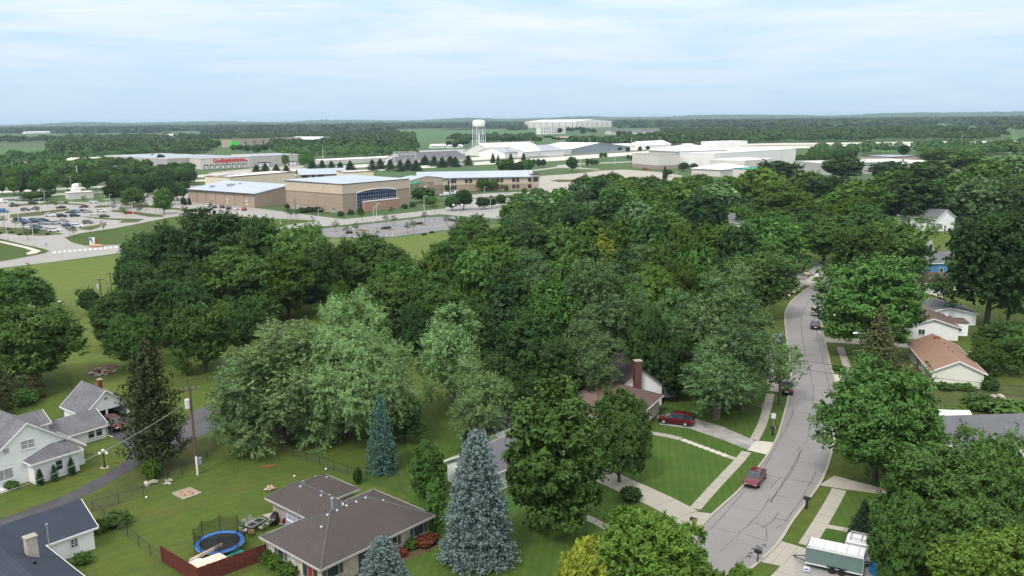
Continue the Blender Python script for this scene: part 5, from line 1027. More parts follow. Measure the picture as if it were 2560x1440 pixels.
hh = hgt(808, 468, 432); q.walls(0, 0, q.lx, 14, h=hh); q.gable(0, 0, q.lx, 14, hh, 3.0, 'x', .8, trim='dark_trim'); winrow(q, 'F', [q.lx * k for k in (.08, .14, .28, .42, .48)], hh - 3.2, 1.6, 2.4, (0, 0, q.lx, 14))
q = box_building('school_stair_block', 'cream block end beside the leafy tree behind the gymnasium roof', (860, 478), (862, 480), (934, 476), 431, 'wall_cream', 'roof_white', pm='wall_tan_dark', ly=16)
# classroom wing
fit = rectfit((1096, 478), (1096, 479), (1332, 474.5), 0, None, 16); q = House('school_classroom_wing', 'long two-storey classroom wing with a pale metal roof and paired windows', 'building', fit, 'wall_mauve', 'roof_metal', 7)
X = q.lx; hh = hgt(1200, 477, 443); h1 = hh * .48; print('class', X, hh)
q.walls(0, 0, X, 16, h=h1, mat='wall_tan'); q.slab('upper_wall', 'wall_peach', -.06, -.06, h1, X + .06, 16.06, hh - .5); q.slab('eaves_band', 'wall_tan_dark', -.1, -.1, hh - .5, X + .1, 16.1, hh)
MB().add([(-13, -1.2, hh), (X + .6, -1.2, hh), (X + .6, 10, hh + 3.2), (-13, 10, hh + 3.2), (-13, 17, hh + 1.5), (X + .6, 17, hh + 1.5), (-13, -1.2, hh - .3), (X + .6, -1.2, hh - .3), (X + .6, 17, hh), (-13, 17, hh)], [(0, 1, 2, 3), (3, 2, 5, 4), (0, 6, 7, 1), (1, 7, 8, 5, 2), (0, 3, 4, 9, 6), (6, 9, 8, 7), (4, 5, 8, 9)]).obj('roof', 'roof_metal', q.root)
bx = (0, 0, X, 16)
us = [X * (p - 1096) / (1332 - 1096) for p in (1102, 1130, 1137, 1166, 1176, 1205, 1217, 1244, 1254, 1284, 1294, 1324)]
winrow(q, 'F', us, h1 + (hh - h1) * .25, 1.7, 2.1, (bx[0], -.06, bx[2], bx[3])); winrow(q, 'F', [u for i, u in enumerate(us) if i not in (3, 4, 5, 6)], h1 * .3, 1.7, 2.1, bx)
for i in range(7): q.slab('pilaster', 'wall_tan_dark', X * i / 6 - .12, -.2, 0, X * i / 6 + .12, -.065, hh - .5)
q.slab('roof_rib', 'galv', X * .462, -1.3, hh - .2, X * .462 + .5, 10, hh + .2)
q2 = box_building('school_end_block', 'narrow block with large windows at the right end of the classroom wing', (1331, 474), (1331, 475), (1345, 474), 436, 'wall_mauve', 'roof_metal', ly=12)
winrow(q2, 'F', [q2.lx * .5], q2.H * .55, q2.lx * .7, q2.H * .28, (0, -.05, q2.lx, 12), 4, 2)
# entrance block
fit = rectfit((1026, 492), (1026, 493), (1098, 483), 0, None, 12); q = House('school_entrance', 'tan school entrance with a shallow gable, round emblem and green canopy', 'building', fit, 'wall_peach', 'roof_metal', 8)
X = q.lx; hh = hgt(1060, 488, 447); q.walls(0, 0, X, 12, h=hh * .55, mat='wall_tan'); q.slab('upper_wall', 'wall_peach', -.08, -.08, hh * .55, X + .08, 12, hh); q.gable(-.05, -.05, X + .05, 12, hh, 1.6, 'y', .3, wmat='wall_peach', trim='wall_tan_dark')
q.slab('wall_panel', 'wall_tan', X * .32, -.16, hh * .58, X * .5, -.09, hh * .8); q.slab('wall_panel', 'wall_tan', X * .54, -.16, hh * .58, X * .74, -.09, hh * .8)
dsk = MB().tube([(X * .45, -.4, hh * .38), (X * .45, -.2, hh * .38)], 2.0, 24).obj('round_emblem', 'wall_cream', q.root); MB().tube([(X * .45, -.45, hh * .38), (X * .45, -.42, hh * .38)], 1.1, 16).obj('emblem_disc', 'green_metal', dsk); MB().tube([(X * .45, -.5, hh * .38), (X * .45, -.46, hh * .38)], .6, 16).obj('emblem_disc', 'wall_cream', dsk)
cn = MB(); n = 8
for i in range(n): t0, t1 = i / n, (i + 1) / n; cn.add([(X * (-.02 + .30 * t0), -3, hh * .78 + 1.1 * math.sin(t0 * 1.8)), (X * (-.02 + .30 * t1), -3, hh * .78 + 1.1 * math.sin(t1 * 1.8)), (X * (-.02 + .30 * t1), -.2, hh * .78 + 1.1 * math.sin(t1 * 1.8)), (X * (-.02 + .30 * t0), -.2, hh * .78 + 1.1 * math.sin(t0 * 1.8)), (X * (-.02 + .30 * t0), -3, hh * .74 + 1.1 * math.sin(t0 * 1.8)), (X * (-.02 + .30 * t1), -3, hh * .74 + 1.1 * math.sin(t1 * 1.8))], [(0, 1, 2, 3), (4, 5, 1, 0)])
cn.obj('canopy', 'green_metal', q.root)
for xx in (.5, X * .24): q.slab('canopy_post', 'pole_pale', xx, -2.8, 0, xx + .3, -2.5, hh * .78)
# second school, right
q = box_building('white_school_block', 'white block over a brown base, left end of the white school complex', (1597, 418), (1645, 424), (1685, 421), 388, 'wall_offwhite', 'wall_brown', lower=(.28, 'wall_brown'), pm='wall_grey')
q = House('white_school_auditorium', 'large white hall under a low white pyramid roof with a small cupola', 'building', rectfit((1640, 414), (1690, 420), (1800, 414), 0), 'wall_white', 'roof_white', 9)
hh = hgt(1690, 420, 378); q.walls(0, 0, q.lx, q.ly, h=hh); r, cp = q.hip(-1, -1, q.lx + 1, q.ly + 1, hh, 4.5); q.gutter(-1, -1, q.lx + 1, q.ly + 1, hh, 'wall_grey', .5); q.slab('cupola', 'wall_white', q.lx / 2 - 4, q.ly / 2 - 3, hh + 3, q.lx / 2 + 4, q.ly / 2 + 3, hh + 5.4)
q = box_building('white_school_wing', 'long white flat-roofed wing, right of the pyramid-roofed hall', (1700, 420), (1785, 424), (1985, 408), 384, 'wall_white', 'roof_white', pm='wall_white')
q.slab('green_panel', 'green_metal', q.lx + .02, 1, 0, q.lx + 3, 8, 5)
q = box_building('white_school_lower_block', 'white lower block in front of the long white wing', (1790, 428), (1860, 433), (1912, 426), 402, 'wall_offwhite', 'roof_white', pm='wall_white')
q = House('white_school_lobby', 'low tan building with a faceted white roof, in front of the white school', 'building', rectfit((1728, 438), (1800, 442), (1880, 436), 0), 'wall_offwhite', 'roof_white', 4)
hh = hgt(1800, 442, 424); q.walls(0, 0, q.lx, q.ly, h=hh); r, cp = q.hip(-1, -1, q.lx + 1, q.ly + 1, hh, 3.2); winrow(q, 'F', [q.lx * .7, q.lx * .8], .8, 3, 2, (0, 0, q.lx, q.ly), 3, 1)
q = box_building('green_trimmed_block', 'low building with dark green trim among the trees, right of the white lobby', (1840, 452), (1880, 456), (1990, 447), 424, 'wall_offwhite', 'green_metal', pm='green_metal')
q = box_building('grey_flat_building', 'low grey flat-roofed building half hidden by the tall dark tree on the right', (2020, 430), (2050, 438), (2190, 432), 409, 'wall_grey', 'roof_white', pm='wall_grey')
q = box_building('brown_white_building', 'brown building with a bright white roof behind the right-hand trees', (2150, 420), (2270, 434), (2345, 426), 411, 'wall_mauve', 'roof_white', pm='wall_brown', lower=(.45, 'wall_brown'))
q = box_building('long_grey_building', 'long brown building with dark roof edge behind the brown and white one', (2145, 405), (2230, 408), (2310, 404), 393, 'wall_mauve', 'roof_greymetal', pm='roof_dark')
# warehouses
fit = rectfit((502, 412), (600, 418.5), (699, 411), 0); q = House('sign_warehouse', 'long pale taupe warehouse with large red lettering and loading docks', 'warehouse', fit, 'wall_offwhite', 'roof_greymetal', 9)
fit = rectfit((480, 410), (503, 424), (699, 411), 0, None, 48); q.root.location = (fit[0], fit[1], 0); q.root.rotation_euler = (0, 0, fit[2]); q.x, q.y, q.a, q.lx, q.ly = fit
X = q.lx; hh = hgt(600, 417, 391); print('warehouse', X, hh)
q.walls(0, 0, X * .5, 48, h=hh - .4); q.walls(X * .5 + .01, -4, X, 48, h=hh + .2, mat='wall_grey'); flat_roof(q, -.2, -.2, X * .5 - .05, 48, hh, 'roof_greymetal', pmat='wall_offwhite'); flat_roof(q, X * .5, -4.2, X + .2, 48.2, hh + .6, 'roof_greymetal', pmat='wall_offwhite')
text_part('sign_lettering', 'Godby', 'red_sign', q.root, (X * .12, -.3, hh * .60), (math.pi / 2, 0, 0), 5.0, .1, .12)
text_part('sign_lettering', 'HOME FURNISHINGS', 'red_sign', q.root, (X * .245, -.3, hh * .74), (math.pi / 2, 0, 0), 2.0, .08, .06); text_part('sign_lettering', 'DISTRIBUTION CENTER', 'red_sign', q.root, (X * .245, -.3, hh * .60), (math.pi / 2, 0, 0), 2.0, .08, .06)
for i in range(8): u = X * (.05 + i * .055); dd = MB().box(-1.9, -.08, .3, 1.9, .02, 4.2).obj('loading_door', 'dark_trim', q.root); q.place(dd, 'F', u, 0, 0, 0, X, 70, d=.05); MB().box(-1.2, -.12, .4, 1.2, -.082, 3.2).obj('door_leaf', 'roof_white', dd)
for u in (.58, .62, .66, .86, .91, .95): dd = MB().box(-2.2, -.08, .3, 2.2, .02, 4.6).obj('loading_door', 'dark_trim', q.root); q.place(dd, 'F', X * u, 0, 0, -4, X, 66, d=.05); MB().box(-1.6, -.12, .4, 1.6, -.082, 3.6).obj('door_leaf', 'roof_white', dd)
q = box_building('grey_warehouse', 'low grey warehouse end beside the bright tree, left of the lettered warehouse', (350, 410), (420, 424), (500, 414), 397, 'wall_grey', 'roof_greymetal', pm='wall_offwhite')
q = box_building('brick_office', 'pinkish brick two-storey office with a bright green corner', (545, 364), (580, 369), (676, 362), 349, 'wall_mauve', 'wall_brown', pm='wall_tan_dark', ly=28)
winrow(q, 'F', [q.lx * (i + .5) / 8 for i in range(8)], q.H * .45, 3, q.H * .28, (0, 0, q.lx, q.ly), 2, 1); q.slab('green_corner', 'lime', -.6, -.6, 0, q.lx * .1, -.1, q.H * .8); q.slab('green_corner', 'lime', -.6, -.1, 0, -.1, 6, q.H * .8)
def barn(name, label, L, C, R, top, rise, wall='wall_white', roof='roof_white', axis='y', cat='building', ly=None):
    q = House(name, label, cat, rectfit(L, C, R, 0, None, ly), wall, roof, 4); hh = hgt(*C, top); q.walls(0, 0, q.lx, q.ly, h=hh); q.gable(0, 0, q.lx, q.ly, hh, rise, axis, .8); return q
barn('white_barn', 'white barn pair in the fields behind the brick office', (752, 359), (775, 361.5), (812, 358), 350, 5, axis='y'); barn('white_shed', 'small white shed left of the white barn in the fields', (738, 360), (742, 361), (754, 360), 355, 2, axis='x')
barn('white_hangar', 'bright white building with twin peaked roof just below the water tower', (1190, 388), (1235, 392), (1345, 386), 379, 9, axis='x', ly=60)
barn('grey_roofed_hall', 'flat grey-roofed hall between the two bright white roofs near the water tower', (1255, 394), (1262, 396), (1395, 389), 380, 5, 'wall_white', 'roof_greymetal', 'x', ly=50)
barn('white_tent_hall', 'white low-gabled hall beside the highway, right of the grey-roofed hall', (1300, 393), (1312, 395), (1400, 386), 379, 5, axis='x', ly=40)
barn('white_long_barn', 'long white roof with a dark gable end beside the highway', (1392, 384), (1425, 386), (1545, 376), 373, 6, 'roof_greymetal', 'roof_white', 'y', ly=60)
barn('white_sheds', 'row of white sheds at the right of the highway roofs', (1535, 371), (1545, 372), (1615, 369), 364, 2, axis='x', ly=40); barn('white_peaked_hall', 'white peaked hall at the far right of the highway roofs', (1600, 370), (1610, 371), (1660, 367), 363, 5, axis='x', ly=30)
barn('white_hut', 'small white hut in the open field, left of the water tower', (1075, 370), (1080, 371), (1113, 370), 364, 2, axis='x', ly=15); barn('white_hut', 'small low white hut nearer the water tower than the other one', (1120, 370), (1124, 371), (1155, 370), 365, 1.5, axis='x', ly=15)
q = box_building('white_strip_building', 'long low white building between the dark pines and the grey-roofed lodge', (800, 408), (815, 412), (1010, 400), 401, 'wall_offwhite', 'roof_white', pm='wall_white', ly=25)
q = barn('brown_lodge', 'pale lodge with a broad brown-grey roof, behind the row of dark pines', (985, 408), (1010, 411), (1150, 402), 398, 5.5, 'wall_offwhite', 'roof_slate', 'x', ly=30); barn('brown_lodge_wing', 'small gabled wing at the left end of the brown-roofed lodge', (985, 414), (1000, 415), (1035, 413), 404, 4, 'wall_offwhite', 'roof_slate', 'y', ly=20)
q = box_building('low_white_store', 'low white building right under the water tower', (1040, 384), (1060, 388), (1200, 382), 379, 'wall_white', 'roof_greymetal', pm='wall_white', ly=25)
# far logistics halls
p0 = G(1440, 319.8); q = House('distribution_hall', 'enormous pale distribution hall on the horizon with striped panels', 'warehouse', (p0.x, p0.y, R_(35), 205, 372), 'wall_offwhite', 'roof_white', 20); X, Y = 205, 372; hh = hgt(1440, 319.8, 303.5)
MB().box(0, 0, -.5, X, Y, hh - .4).obj('wall', 'wall_white', q.root); q.gable(0, 0, X, Y, hh - .38, 8.0, 'y', .6, trim=None, wmat='wall_white')
for i in range(22): q.slab('wall_panel', ('wall_grey', 'wall_offwhite', 'wall_white')[i % 3], X * (i + .2) / 22, -.8, 1, X * (i + .75) / 22, -.1, hh * .85)
for i in range(24): q.slab('wall_panel', ('wall_offwhite', 'wall_grey', 'wall_cream')[i % 3], -.8, Y * (i + .2) / 24, 1, -.1, Y * (i + .75) / 24, hh * .85)
q = box_building('far_white_depot', 'low white depot at the left foot of the enormous distribution hall', (1292, 317), (1300, 318), (1352, 316.6), 309, 'wall_white', 'roof_white', pm='wall_white', ly=60)
q = box_building('white_hotel', 'white four-storey hotel block with rows of windows, in front of the distribution hall', (1345, 335), (1350, 336), (1398, 334.5), 318, 'wall_white', 'wall_brown', pm='wall_tan', ly=20)
for r_ in range(4): winrow(q, 'F', [q.lx * (i + .7) / 9.5 for i in range(9)], q.H * (.18 + .2 * r_), q.lx * .045, q.H * .09, (0, 0, q.lx, 20), 1, 1)
q = barn('grey_estate', 'long low building with a blue-grey roof, far right of the hotel', (1515, 334), (1530, 336), (1640, 333), 330, 5, 'wall_offwhite', 'roof_slate', 'x', ly=40)
q = box_building('far_low_building', 'long low pale building on the far right among the woods', (2270, 303.5), (2280, 304), (2350, 303), 300.5, 'wall_offwhite', 'wall_brown', pm='wall_brown', ly=60)
q = box_building('long_white_plant', 'long white plant behind the highway at the right', (1775, 368), (1790, 369), (1860, 366), 355, 'wall_white', 'roof_white', pm='wall_white', ly=30)
barn('red_roofed_barn', 'barn with a red roof behind the trees at the left edge', (45, 424), (52, 426), (85, 424), 412, 3, 'wall_white', 'roof_rust', 'x', ly=14); barn('cream_gabled_house', 'cream gabled house with a grey brown roof among the trees at the left edge', (75, 430), (86, 434), (108, 432), 421, 4, 'wall_cream', 'roof_red', 'y', ly=18)
barn('far_white_farm', 'white farm building in the distant trees at the upper left', (62, 334), (64, 335), (100, 333.5), 331, 3, axis='x', ly=20)
barn('far_white_store', 'white peaked store glimpsed in the trees, upper left of centre', (414, 345), (418, 346), (432, 345), 338, 3, axis='x', ly=14); barn('brown_farm_roof', 'low brown roof amid the trees, upper left of centre', (280, 346), (284, 347), (300, 346), 342, 3, 'wall_tan', 'roof_rust', 'x', ly=14)
# cream dome roof in the trees
p = G(215, 424); z = hgt(215, 424, 393); o = thing('cream_dome_hall', 'cream round-edged hall poking out of the trees at the left', 'building', (p.x, p.y, 0), .1); rr = 17
MB().lathe([(rr, -.3), (rr, z * .6), (rr * .96, z * .8), (rr * .86, z * .93), (rr * .7, z)], 28).obj('wall', 'wall_cream', o); MB().lathe([(rr * .7, z + .01), (0, z + .4)], 28).obj('roof', 'roof_slate', o)
# monument building
fit = rectfit((168, 492), (172, 499), (229, 494.5), 0, None, 9); q = House('white_monument_building', 'white block with a stepped top, between the car park and the highway', 'building', fit, 'wall_offwhite', 'wall_offwhite', 5)
hh = hgt(200, 497, 481); q.walls(0, 0, q.lx, 9, h=hh); q.slab('parapet', 'wall_offwhite', -.2, -.2, hh, q.lx + .2, 9.2, hh + .25); q.slab('upper_tier', 'wall_white', q.lx * .22, 2, hh + .25, q.lx * .55, 7, hh + 2.4); MB().lathe([(1.9, hh + 2.4), (1.9, hh + 4), (1.5, hh + 4.7), (0, hh + 5.1)], 20, q.lx * .38, 4.5).obj('dome', 'wall_white', q.root)
# ------------------------------------------------------------------ water tower
p = G(1198, 372); Z = hgt(1198, 372, 299.5); D = math.hypot(p.x, p.y); R = 15.5 * D / F_PX; k = Z
o = thing('water_tower', 'white water tower with a rounded tank on slim legs, at the horizon', 'water tower', (p.x, p.y, 0)); print('tower', Z, R, D)
MB().lathe([(R * .02, k * .72), (R * .35, k * .725), (R * .75, k * .745), (R * .97, k * .775), (R * 1.0, k * .80), (R * 1.0, k * .90), (R * .95, k * .94), (R * .8, k * .972), (R * .5, k * .994), (0, k)], 28).obj('tank', 'tower_white', o, smooth=True)
MB().lathe([(R * 1.0, k * .762), (R * 1.09, k * .762), (R * 1.09, k * .775), (R * 1.0, k * .775)], 28).obj('balcony', 'galv', o); MB().tube([(0, 0, -.3), (0, 0, k * .73)], R * .17, 14).obj('riser', 'tower_white', o)
for i in range(6): a = i * math.pi / 3 + .2; MB().tube([(R * 1.07 * math.cos(a), R * 1.07 * math.sin(a), -.3), (R * .96 * math.cos(a), R * .96 * math.sin(a), k * .78)], .48, 8).obj('leg', 'tower_white', o)
for z in (.28, .52):
    q_ = [(R * (1.07 - .12 * z) * math.cos(i * math.pi / 3 + .2), R * (1.07 - .12 * z) * math.sin(i * math.pi / 3 + .2), k * z) for i in range(7)]; MB().tube(q_, .16, 5).obj('brace', 'tower_white', o)
# ------------------------------------------------------------------ vehicles
sh_ = heading((1901, 1186), (1877, 1222))
car('sedan', 'wine', 1887, 1205, sh_, 'dark red sedan parked at the left kerb facing down the street', near=True)
car('minivan', 'maroon', 1690, 1059, heading((1728, 1071), (1652, 1061)) , 'maroon minivan on the pale gravel drive beside the red-roofed house', near=True)
car('pickup', 'darkgrey', 1966, 977, heading((1968, 990), (1968, 940)), 'dark grey pickup parked at the left kerb beyond the street sign', near=True)
car('suv', 'silver', 2040, 786, heading((2041, 800), (2039, 760)), 'silver hatchback parked at the right kerb under the big street tree', near=True)
car('sedan', 'black', 2038, 819, heading((2039, 830), (2039, 790)), 'black sedan parked at the right kerb behind the silver hatchback', near=True)
car('sedan', 'lightblue', 1945, 853, heading((1945, 870), (1943, 830)), 'pale car half hidden behind the bare branches left of the street')
car('suv', 'maroon', 288, 1070, heading((265, 1055), (310, 1080)), 'dark red car on the asphalt drive in front of the white carport', near=True)
car('suv', 'grey', 2312, 630, .3, 'grey car on the cross street seen through a gap in the right-hand trees')
LG = 'cars parked at the left school car park'
hA = heading((215, 540), (175, 541)); hB = heading((60, 553), (120, 551))
for k, c, x, y, hd, lb in [
    ('van', 'white', 6, 507, hB, 'white van cut by the left frame edge in the far row'), ('suv', 'darkgrey', 36, 517, hA, 'dark grey wagon beside the white van in the far row'), ('suv', 'black', 83, 510, hB, 'black wagon alone in the far row behind the yellow island'),
    ('pickup', 'silver', 51, 501, hA, 'pale pickup beyond the planted verge, farthest back in the car park'), ('van', 'blue', 7, 532, hB, 'blue and white van at the left frame edge'), ('suv', 'grey', 65, 527, hB, 'grey wagon in front of the yellow planted island'),
    ('sedan', 'silver', 88, 523, hA, 'silver car right of the grey wagon by the yellow island'), ('sedan', 'maroon', 210, 519, hA, 'dark maroon sedan alone in the middle of the far aisle'), ('suv', 'white', 234, 508, hB, 'white wagon alone at the far kerb by the white monument building'),
    ('sedan', 'red', 324, 535, hA, 'bright red car standing alone by the long right island'), ('suv', 'white', 126, 541, hB, 'white wagon at the left end of the centre row'), ('suv', 'white', 143, 541, hA, 'white and black wagon second in the centre row'),
    ('suv', 'black', 156, 543, hB, 'black wagon third in the centre row'), ('suv', 'navy', 188, 542, hB, 'dark navy wagon at the near right of the centre cluster'), ('sedan', 'teal', 176, 533, hA, 'teal car behind the dark navy wagon'),
    ('suv', 'lightblue', 189, 532, hB, 'light blue wagon behind the navy wagon'), ('sedan', 'navy', 202, 530, hA, 'navy sedan right of the light blue wagon'), ('sedan', 'silver', 219, 532, hA, 'silver sedan between the navy sedan and the white wagons'),
    ('suv', 'white', 253, 530, hB, 'white wagon with dark windows behind the white sedan'), ('sedan', 'white', 237, 538, hA, 'white sedan just left of the dark green sedan'), ('sedan', 'green', 262, 543, hB, 'dark green sedan at the right end of the centre row'),
    ('suv', 'navy', 49, 552, hB, 'navy wagon at the left end of the near row'), ('sedan', 'blue', 63, 556, hB, 'mid blue sedan second in the near row'), ('sedan', 'black', 70, 561, hB, 'black sedan in front of the mid blue sedan'), ('suv', 'blue', 79, 554, hA, 'blue wagon behind the black cars of the near row'),
    ('suv', 'black', 93, 558, hB, 'black wagon in the middle of the near row'), ('suv', 'navy', 109, 554, hB, 'navy wagon behind the blue grey car'), ('sedan', 'lightblue', 109, 561, hB, 'blue grey car in the near row'),
    ('suv', 'silver', 125, 561, hA, 'silver wagon left of the pale silver one'), ('suv', 'silver', 142, 561, hB, 'pale silver wagon in the middle of the nearer row'), ('sedan', 'beige', 160, 555, hB, 'beige sedan behind the blue sedan'),
    ('sedan', 'blue', 169, 566, hB, 'bright blue sedan beside the white wagon at the island'), ('suv', 'white', 194, 569, hB, 'white wagon at the tip of the small grass island'), ('suv', 'grey', 221, 559, hB, 'grey wagon behind the grass island lamp'),
    ('sedan', 'white', 70, 570, hB, 'white sedan at the left of the nearest row'), ('suv', 'teal', 92, 571, hB, 'dark teal wagon in the nearest row'), ('sedan', 'green', 93, 577, hB, 'green black sedan nearest the planted verge'), ('sedan', 'silver', 118, 577, hA, 'silver blue sedan beside the nearest white wagon'),
    ('suv', 'white', 137, 579, hB, 'white wagon closest to the exit road'), ('sedan', 'black', 153, 521, hA, 'small black car left of the dark maroon sedan')]:
    car(k, c, x, y, hd, lb + ', left car park', LG)
hC = heading((572, 520), (590, 512)); FG = 'cars parked in front of the low fieldhouse'
for k, c, x, y, lb in [('sedan', 'white', 518, 517, 'white car at the left end of the row'), ('sedan', 'green', 536, 520, 'dark green car second in the row'), ('suv', 'navy', 556, 520, 'navy wagon third in the row'), ('suv', 'black', 572, 523, 'black wagon fourth in the row'), ('sedan', 'white', 590, 525, 'white sedan beside the red car'), ('suv', 'red', 611, 526, 'red car at the right end of the row')]:
    car(k, c, x, y, hC, lb + ' in front of the low fieldhouse', FG)
car('sedan', 'black', 436, 484, 0.2, 'black car on the side road by the dark pines')
car('van', 'white', 1110, 490, heading((1125, 489), (1095, 491)), 'white cargo van in front of the school entrance'); car('van', 'white', 1138, 486, heading((1150, 486), (1125, 487)), 'second white van partly behind the dark tree at the school entrance')
for k, c, x, y, l in [('suv', 'darkgrey', 1345, 387, 'dark car on the far carriageway left of the white long barn'), ('suv', 'black', 1423, 382, 'dark car on the highway in front of the dark gable'), ('suv', 'black', 1549, 374.5, 'dark car on the highway near the small round trees'), ('sedan', 'white', 1374, 394, 'white car on the near carriageway'), ('sedan', 'white', 1609, 371, 'white car on the far carriageway near the peaked hall'), ('sedan', 'grey', 1558, 381, 'grey car on the near carriageway')]:
    car(k, c, x, y, heading((1345, 387), (1549, 374)), l, 'cars driving on the highway', name='driving_car')
car('suv', 'red', 1613, 424, .1, 'red car by the white school block')
# trailers at the bottom right
def trailer(name, label, px, py, ang, L, Wd, Hh, side, roof, lower=None):
    p = G(px, py); o = thing(name, label, 'trailer', (p.x, p.y, .05), ang)
    b = MB(); n = 5; prof = [(-Wd / 2, .55), (-Wd / 2, Hh - .18), (-Wd / 2 + .12, Hh - .04), (Wd / 2 - .12, Hh - .04), (Wd / 2, Hh - .18), (Wd / 2, .55)]
    xs = [-L / 2, L / 2 - .35, L / 2 - .1, L / 2]; ks = [1, 1, .985, .9]
    b.add([(x, y * k, .55 + (z - .55) * k) for x, k in zip(xs, ks) for y, z in prof], [(i * 6 + j, i * 6 + (j + 1) % 6, (i + 1) * 6 + (j + 1) % 6, (i + 1) * 6 + j)[::-1] for i in range(3) for j in range(6)] + [tuple(range(6)), tuple(range(23, 17, -1))]); b.obj('body', side, o)
    r = MB().box(-L / 2 + .02, -Wd / 2 + .1, Hh - .05, L / 2 - .2, Wd / 2 - .1, Hh + .02).obj('roof_panel', roof, o)
    for i in range(5): MB().box(-.03, -Wd / 2 + .1, 0, .03, Wd / 2 - .1, .03).obj('roof_seam', 'galv', r, (-L / 2 + L * (i + .5) / 5, 0, Hh + .021))
    f = MB()
    for sg in (-1, 1): f.box(-L / 2 - .02, sg * (Wd / 2 + .015) - .03, Hh - .2, L / 2 - .1, sg * (Wd / 2 + .015) + .03, Hh - .1); f.box(-L / 2, sg * (Wd / 2 + .01) - .03, .5, L / 2, sg * (Wd / 2 + .01) + .03, .62)
    f.box(-L / 2 - .03, -Wd / 2, .55, -L / 2, -Wd / 2 + .1, Hh - .1); f.box(-L / 2 - .03, Wd / 2 - .1, .55, -L / 2, Wd / 2, Hh - .1); f.obj('edge_trim', 'trailer_roof', o)
    if lower: MB().box(-L / 2 + .1, -Wd / 2 - .02, .6, L / 2 - .3, -Wd / 2 - .004, 1.0).obj('kick_panel', lower, o)
    for sx in (-.42, .42) if L > 5 else (0,):
        for sg in (-1, 1): MB().tube([(0, -.11, 0), (0, .11, 0)], .34, 14).obj('wheel', 'rubber', o, (sx * 1.0 - .3, sg * (Wd / 2 - .02), .34))
    for sg in (-1, 1): MB().box(-1.2, -.03, .68, .6, .16, .74).obj('mudguard', 'black_metal', o, (0, sg * (Wd / 2) - (.0 if sg > 0 else .13), 0))
    [MB().tube([(L / 2 - .05, sg * .6, .5), (L / 2 + 1.3, sg * .04, .5)], .05, 6).obj('tongue_bar', 'black_metal', o) for sg in (-1, 1)]; MB().tube([(L / 2 + 1.0, 0, 0), (L / 2 + 1.0, 0, .9)], .05, 6).obj('jack', 'galv', o)
    return o
ta = heading((2170, 1440), (2010, 1405))
trailer('cargo_trailer', 'grey green enclosed cargo trailer with a white roof on the drive at the bottom right', 2086, 1424, ta, 5.2, 2.0, 2.35, 'trailer_green', 'trailer_roof', 'black')
t2 = trailer('camper_trailer', 'white trailer with roof ladder rack, behind the grey green one', 2178, 1412, ta, 4.8, 2.0, 2.45, 'trailer_roof', 'trailer_roof')
rk = MB()
for y in (-.7, .7): rk.tube([(-2.1, y, 2.7), (2.1, y, 2.7)], .05, 5)
for x in (-2, -1, 0, 1, 2): rk.tube([(x, -.7, 2.7), (x, .7, 2.7)], .035, 5); rk.tube([(x, .7, 2.45), (x, .7, 2.7)], .03, 4); rk.tube([(x, -.7, 2.45), (x, -.7, 2.7)], .03, 4)
rk.obj('roof_rack', 'galv', t2)
p = G(2196, 1434); tarp = MB().lathe([(0, .0), (.8, 0), (.9, .5), (.6, .95), (.2, 1.2), (0, 1.25)][::-1], 9).obj('tarpaulin_bundle', 'blue_tarp', None, (p.x, p.y, 0)); tag(tarp, 'bright blue tarpaulin bundle at the rear of the white trailer', 'tarpaulin')
p = G(2016, 1436); yard = thing('yard_sign', 'small blue and white yard sign in the verge beside the cargo trailer', 'sign', (p.x, p.y, 0), -.5); MB().box(-.28, -.015, .35, .28, .015, .8).obj('panel', 'white_plastic', yard); MB().box(-.2, -.02, .45, .2, -.016, .6).obj('print_band', 'blue_pad', yard); MB().box(-.24, -.01, 0, -.22, .01, .36).obj('stake', 'galv', yard); MB().box(.22, -.01, 0, .24, .01, .36).obj('stake', 'galv', yard)
# ------------------------------------------------------------------ mailboxes, signs, lamps, poles
def mailbox(px, py, rz, label, big=True, h=1.1):
    p = G(px, py); o = thing('mailbox', label, 'mailbox', (p.x, p.y, 0), rz, 'mailboxes along the street')
    MB().box(-.1 if big else -.05, -.1 if big else -.05, 0, .1 if big else .05, .1 if big else .05, h).obj('post', 'black_metal', o)
    b = MB(); b.tube([(-.35, 0, h + .2), (.35, 0, h + .2)], .19, 10); b.box(-.35, -.19, h, .35, .19, h + .2); b.obj('box', 'black_metal', o); MB().box(.1, -.21, h + .1, .14, -.19, h + .4).obj('flag', 'red_sign', o)
    if big: MB().box(.351, -.12, h + .05, .365, .12, h + .25).obj('door', 'white_plastic', o)
mailbox(1733, 1326, -.7, 'black mailbox on a thick black post beside the concrete drive'); mailbox(2016, 1272, 2.4, 'black mailbox on the right kerb below the spreading tree'); mailbox(1931, 1090, -.6, 'black mailbox under the street sign'); mailbox(1894, 1408, 2.4, 'small black mailbox at the bottom right kerb by the concrete apron', False)
p = G(1932, 1080); o = thing('street_sign', 'blank-backed square sign on a thin pole behind the mailbox', 'sign', (p.x, p.y, 0), -.3); zt_ = hgt(1932, 1078, 1031)
MB().tube([(0, 0, 0), (0, 0, zt_)], .035, 6).obj('pole', 'galv', o); MB().box(-.3, -.035, zt_ - .75, .3, -.015, zt_).obj('panel', 'trailer_roof', o)
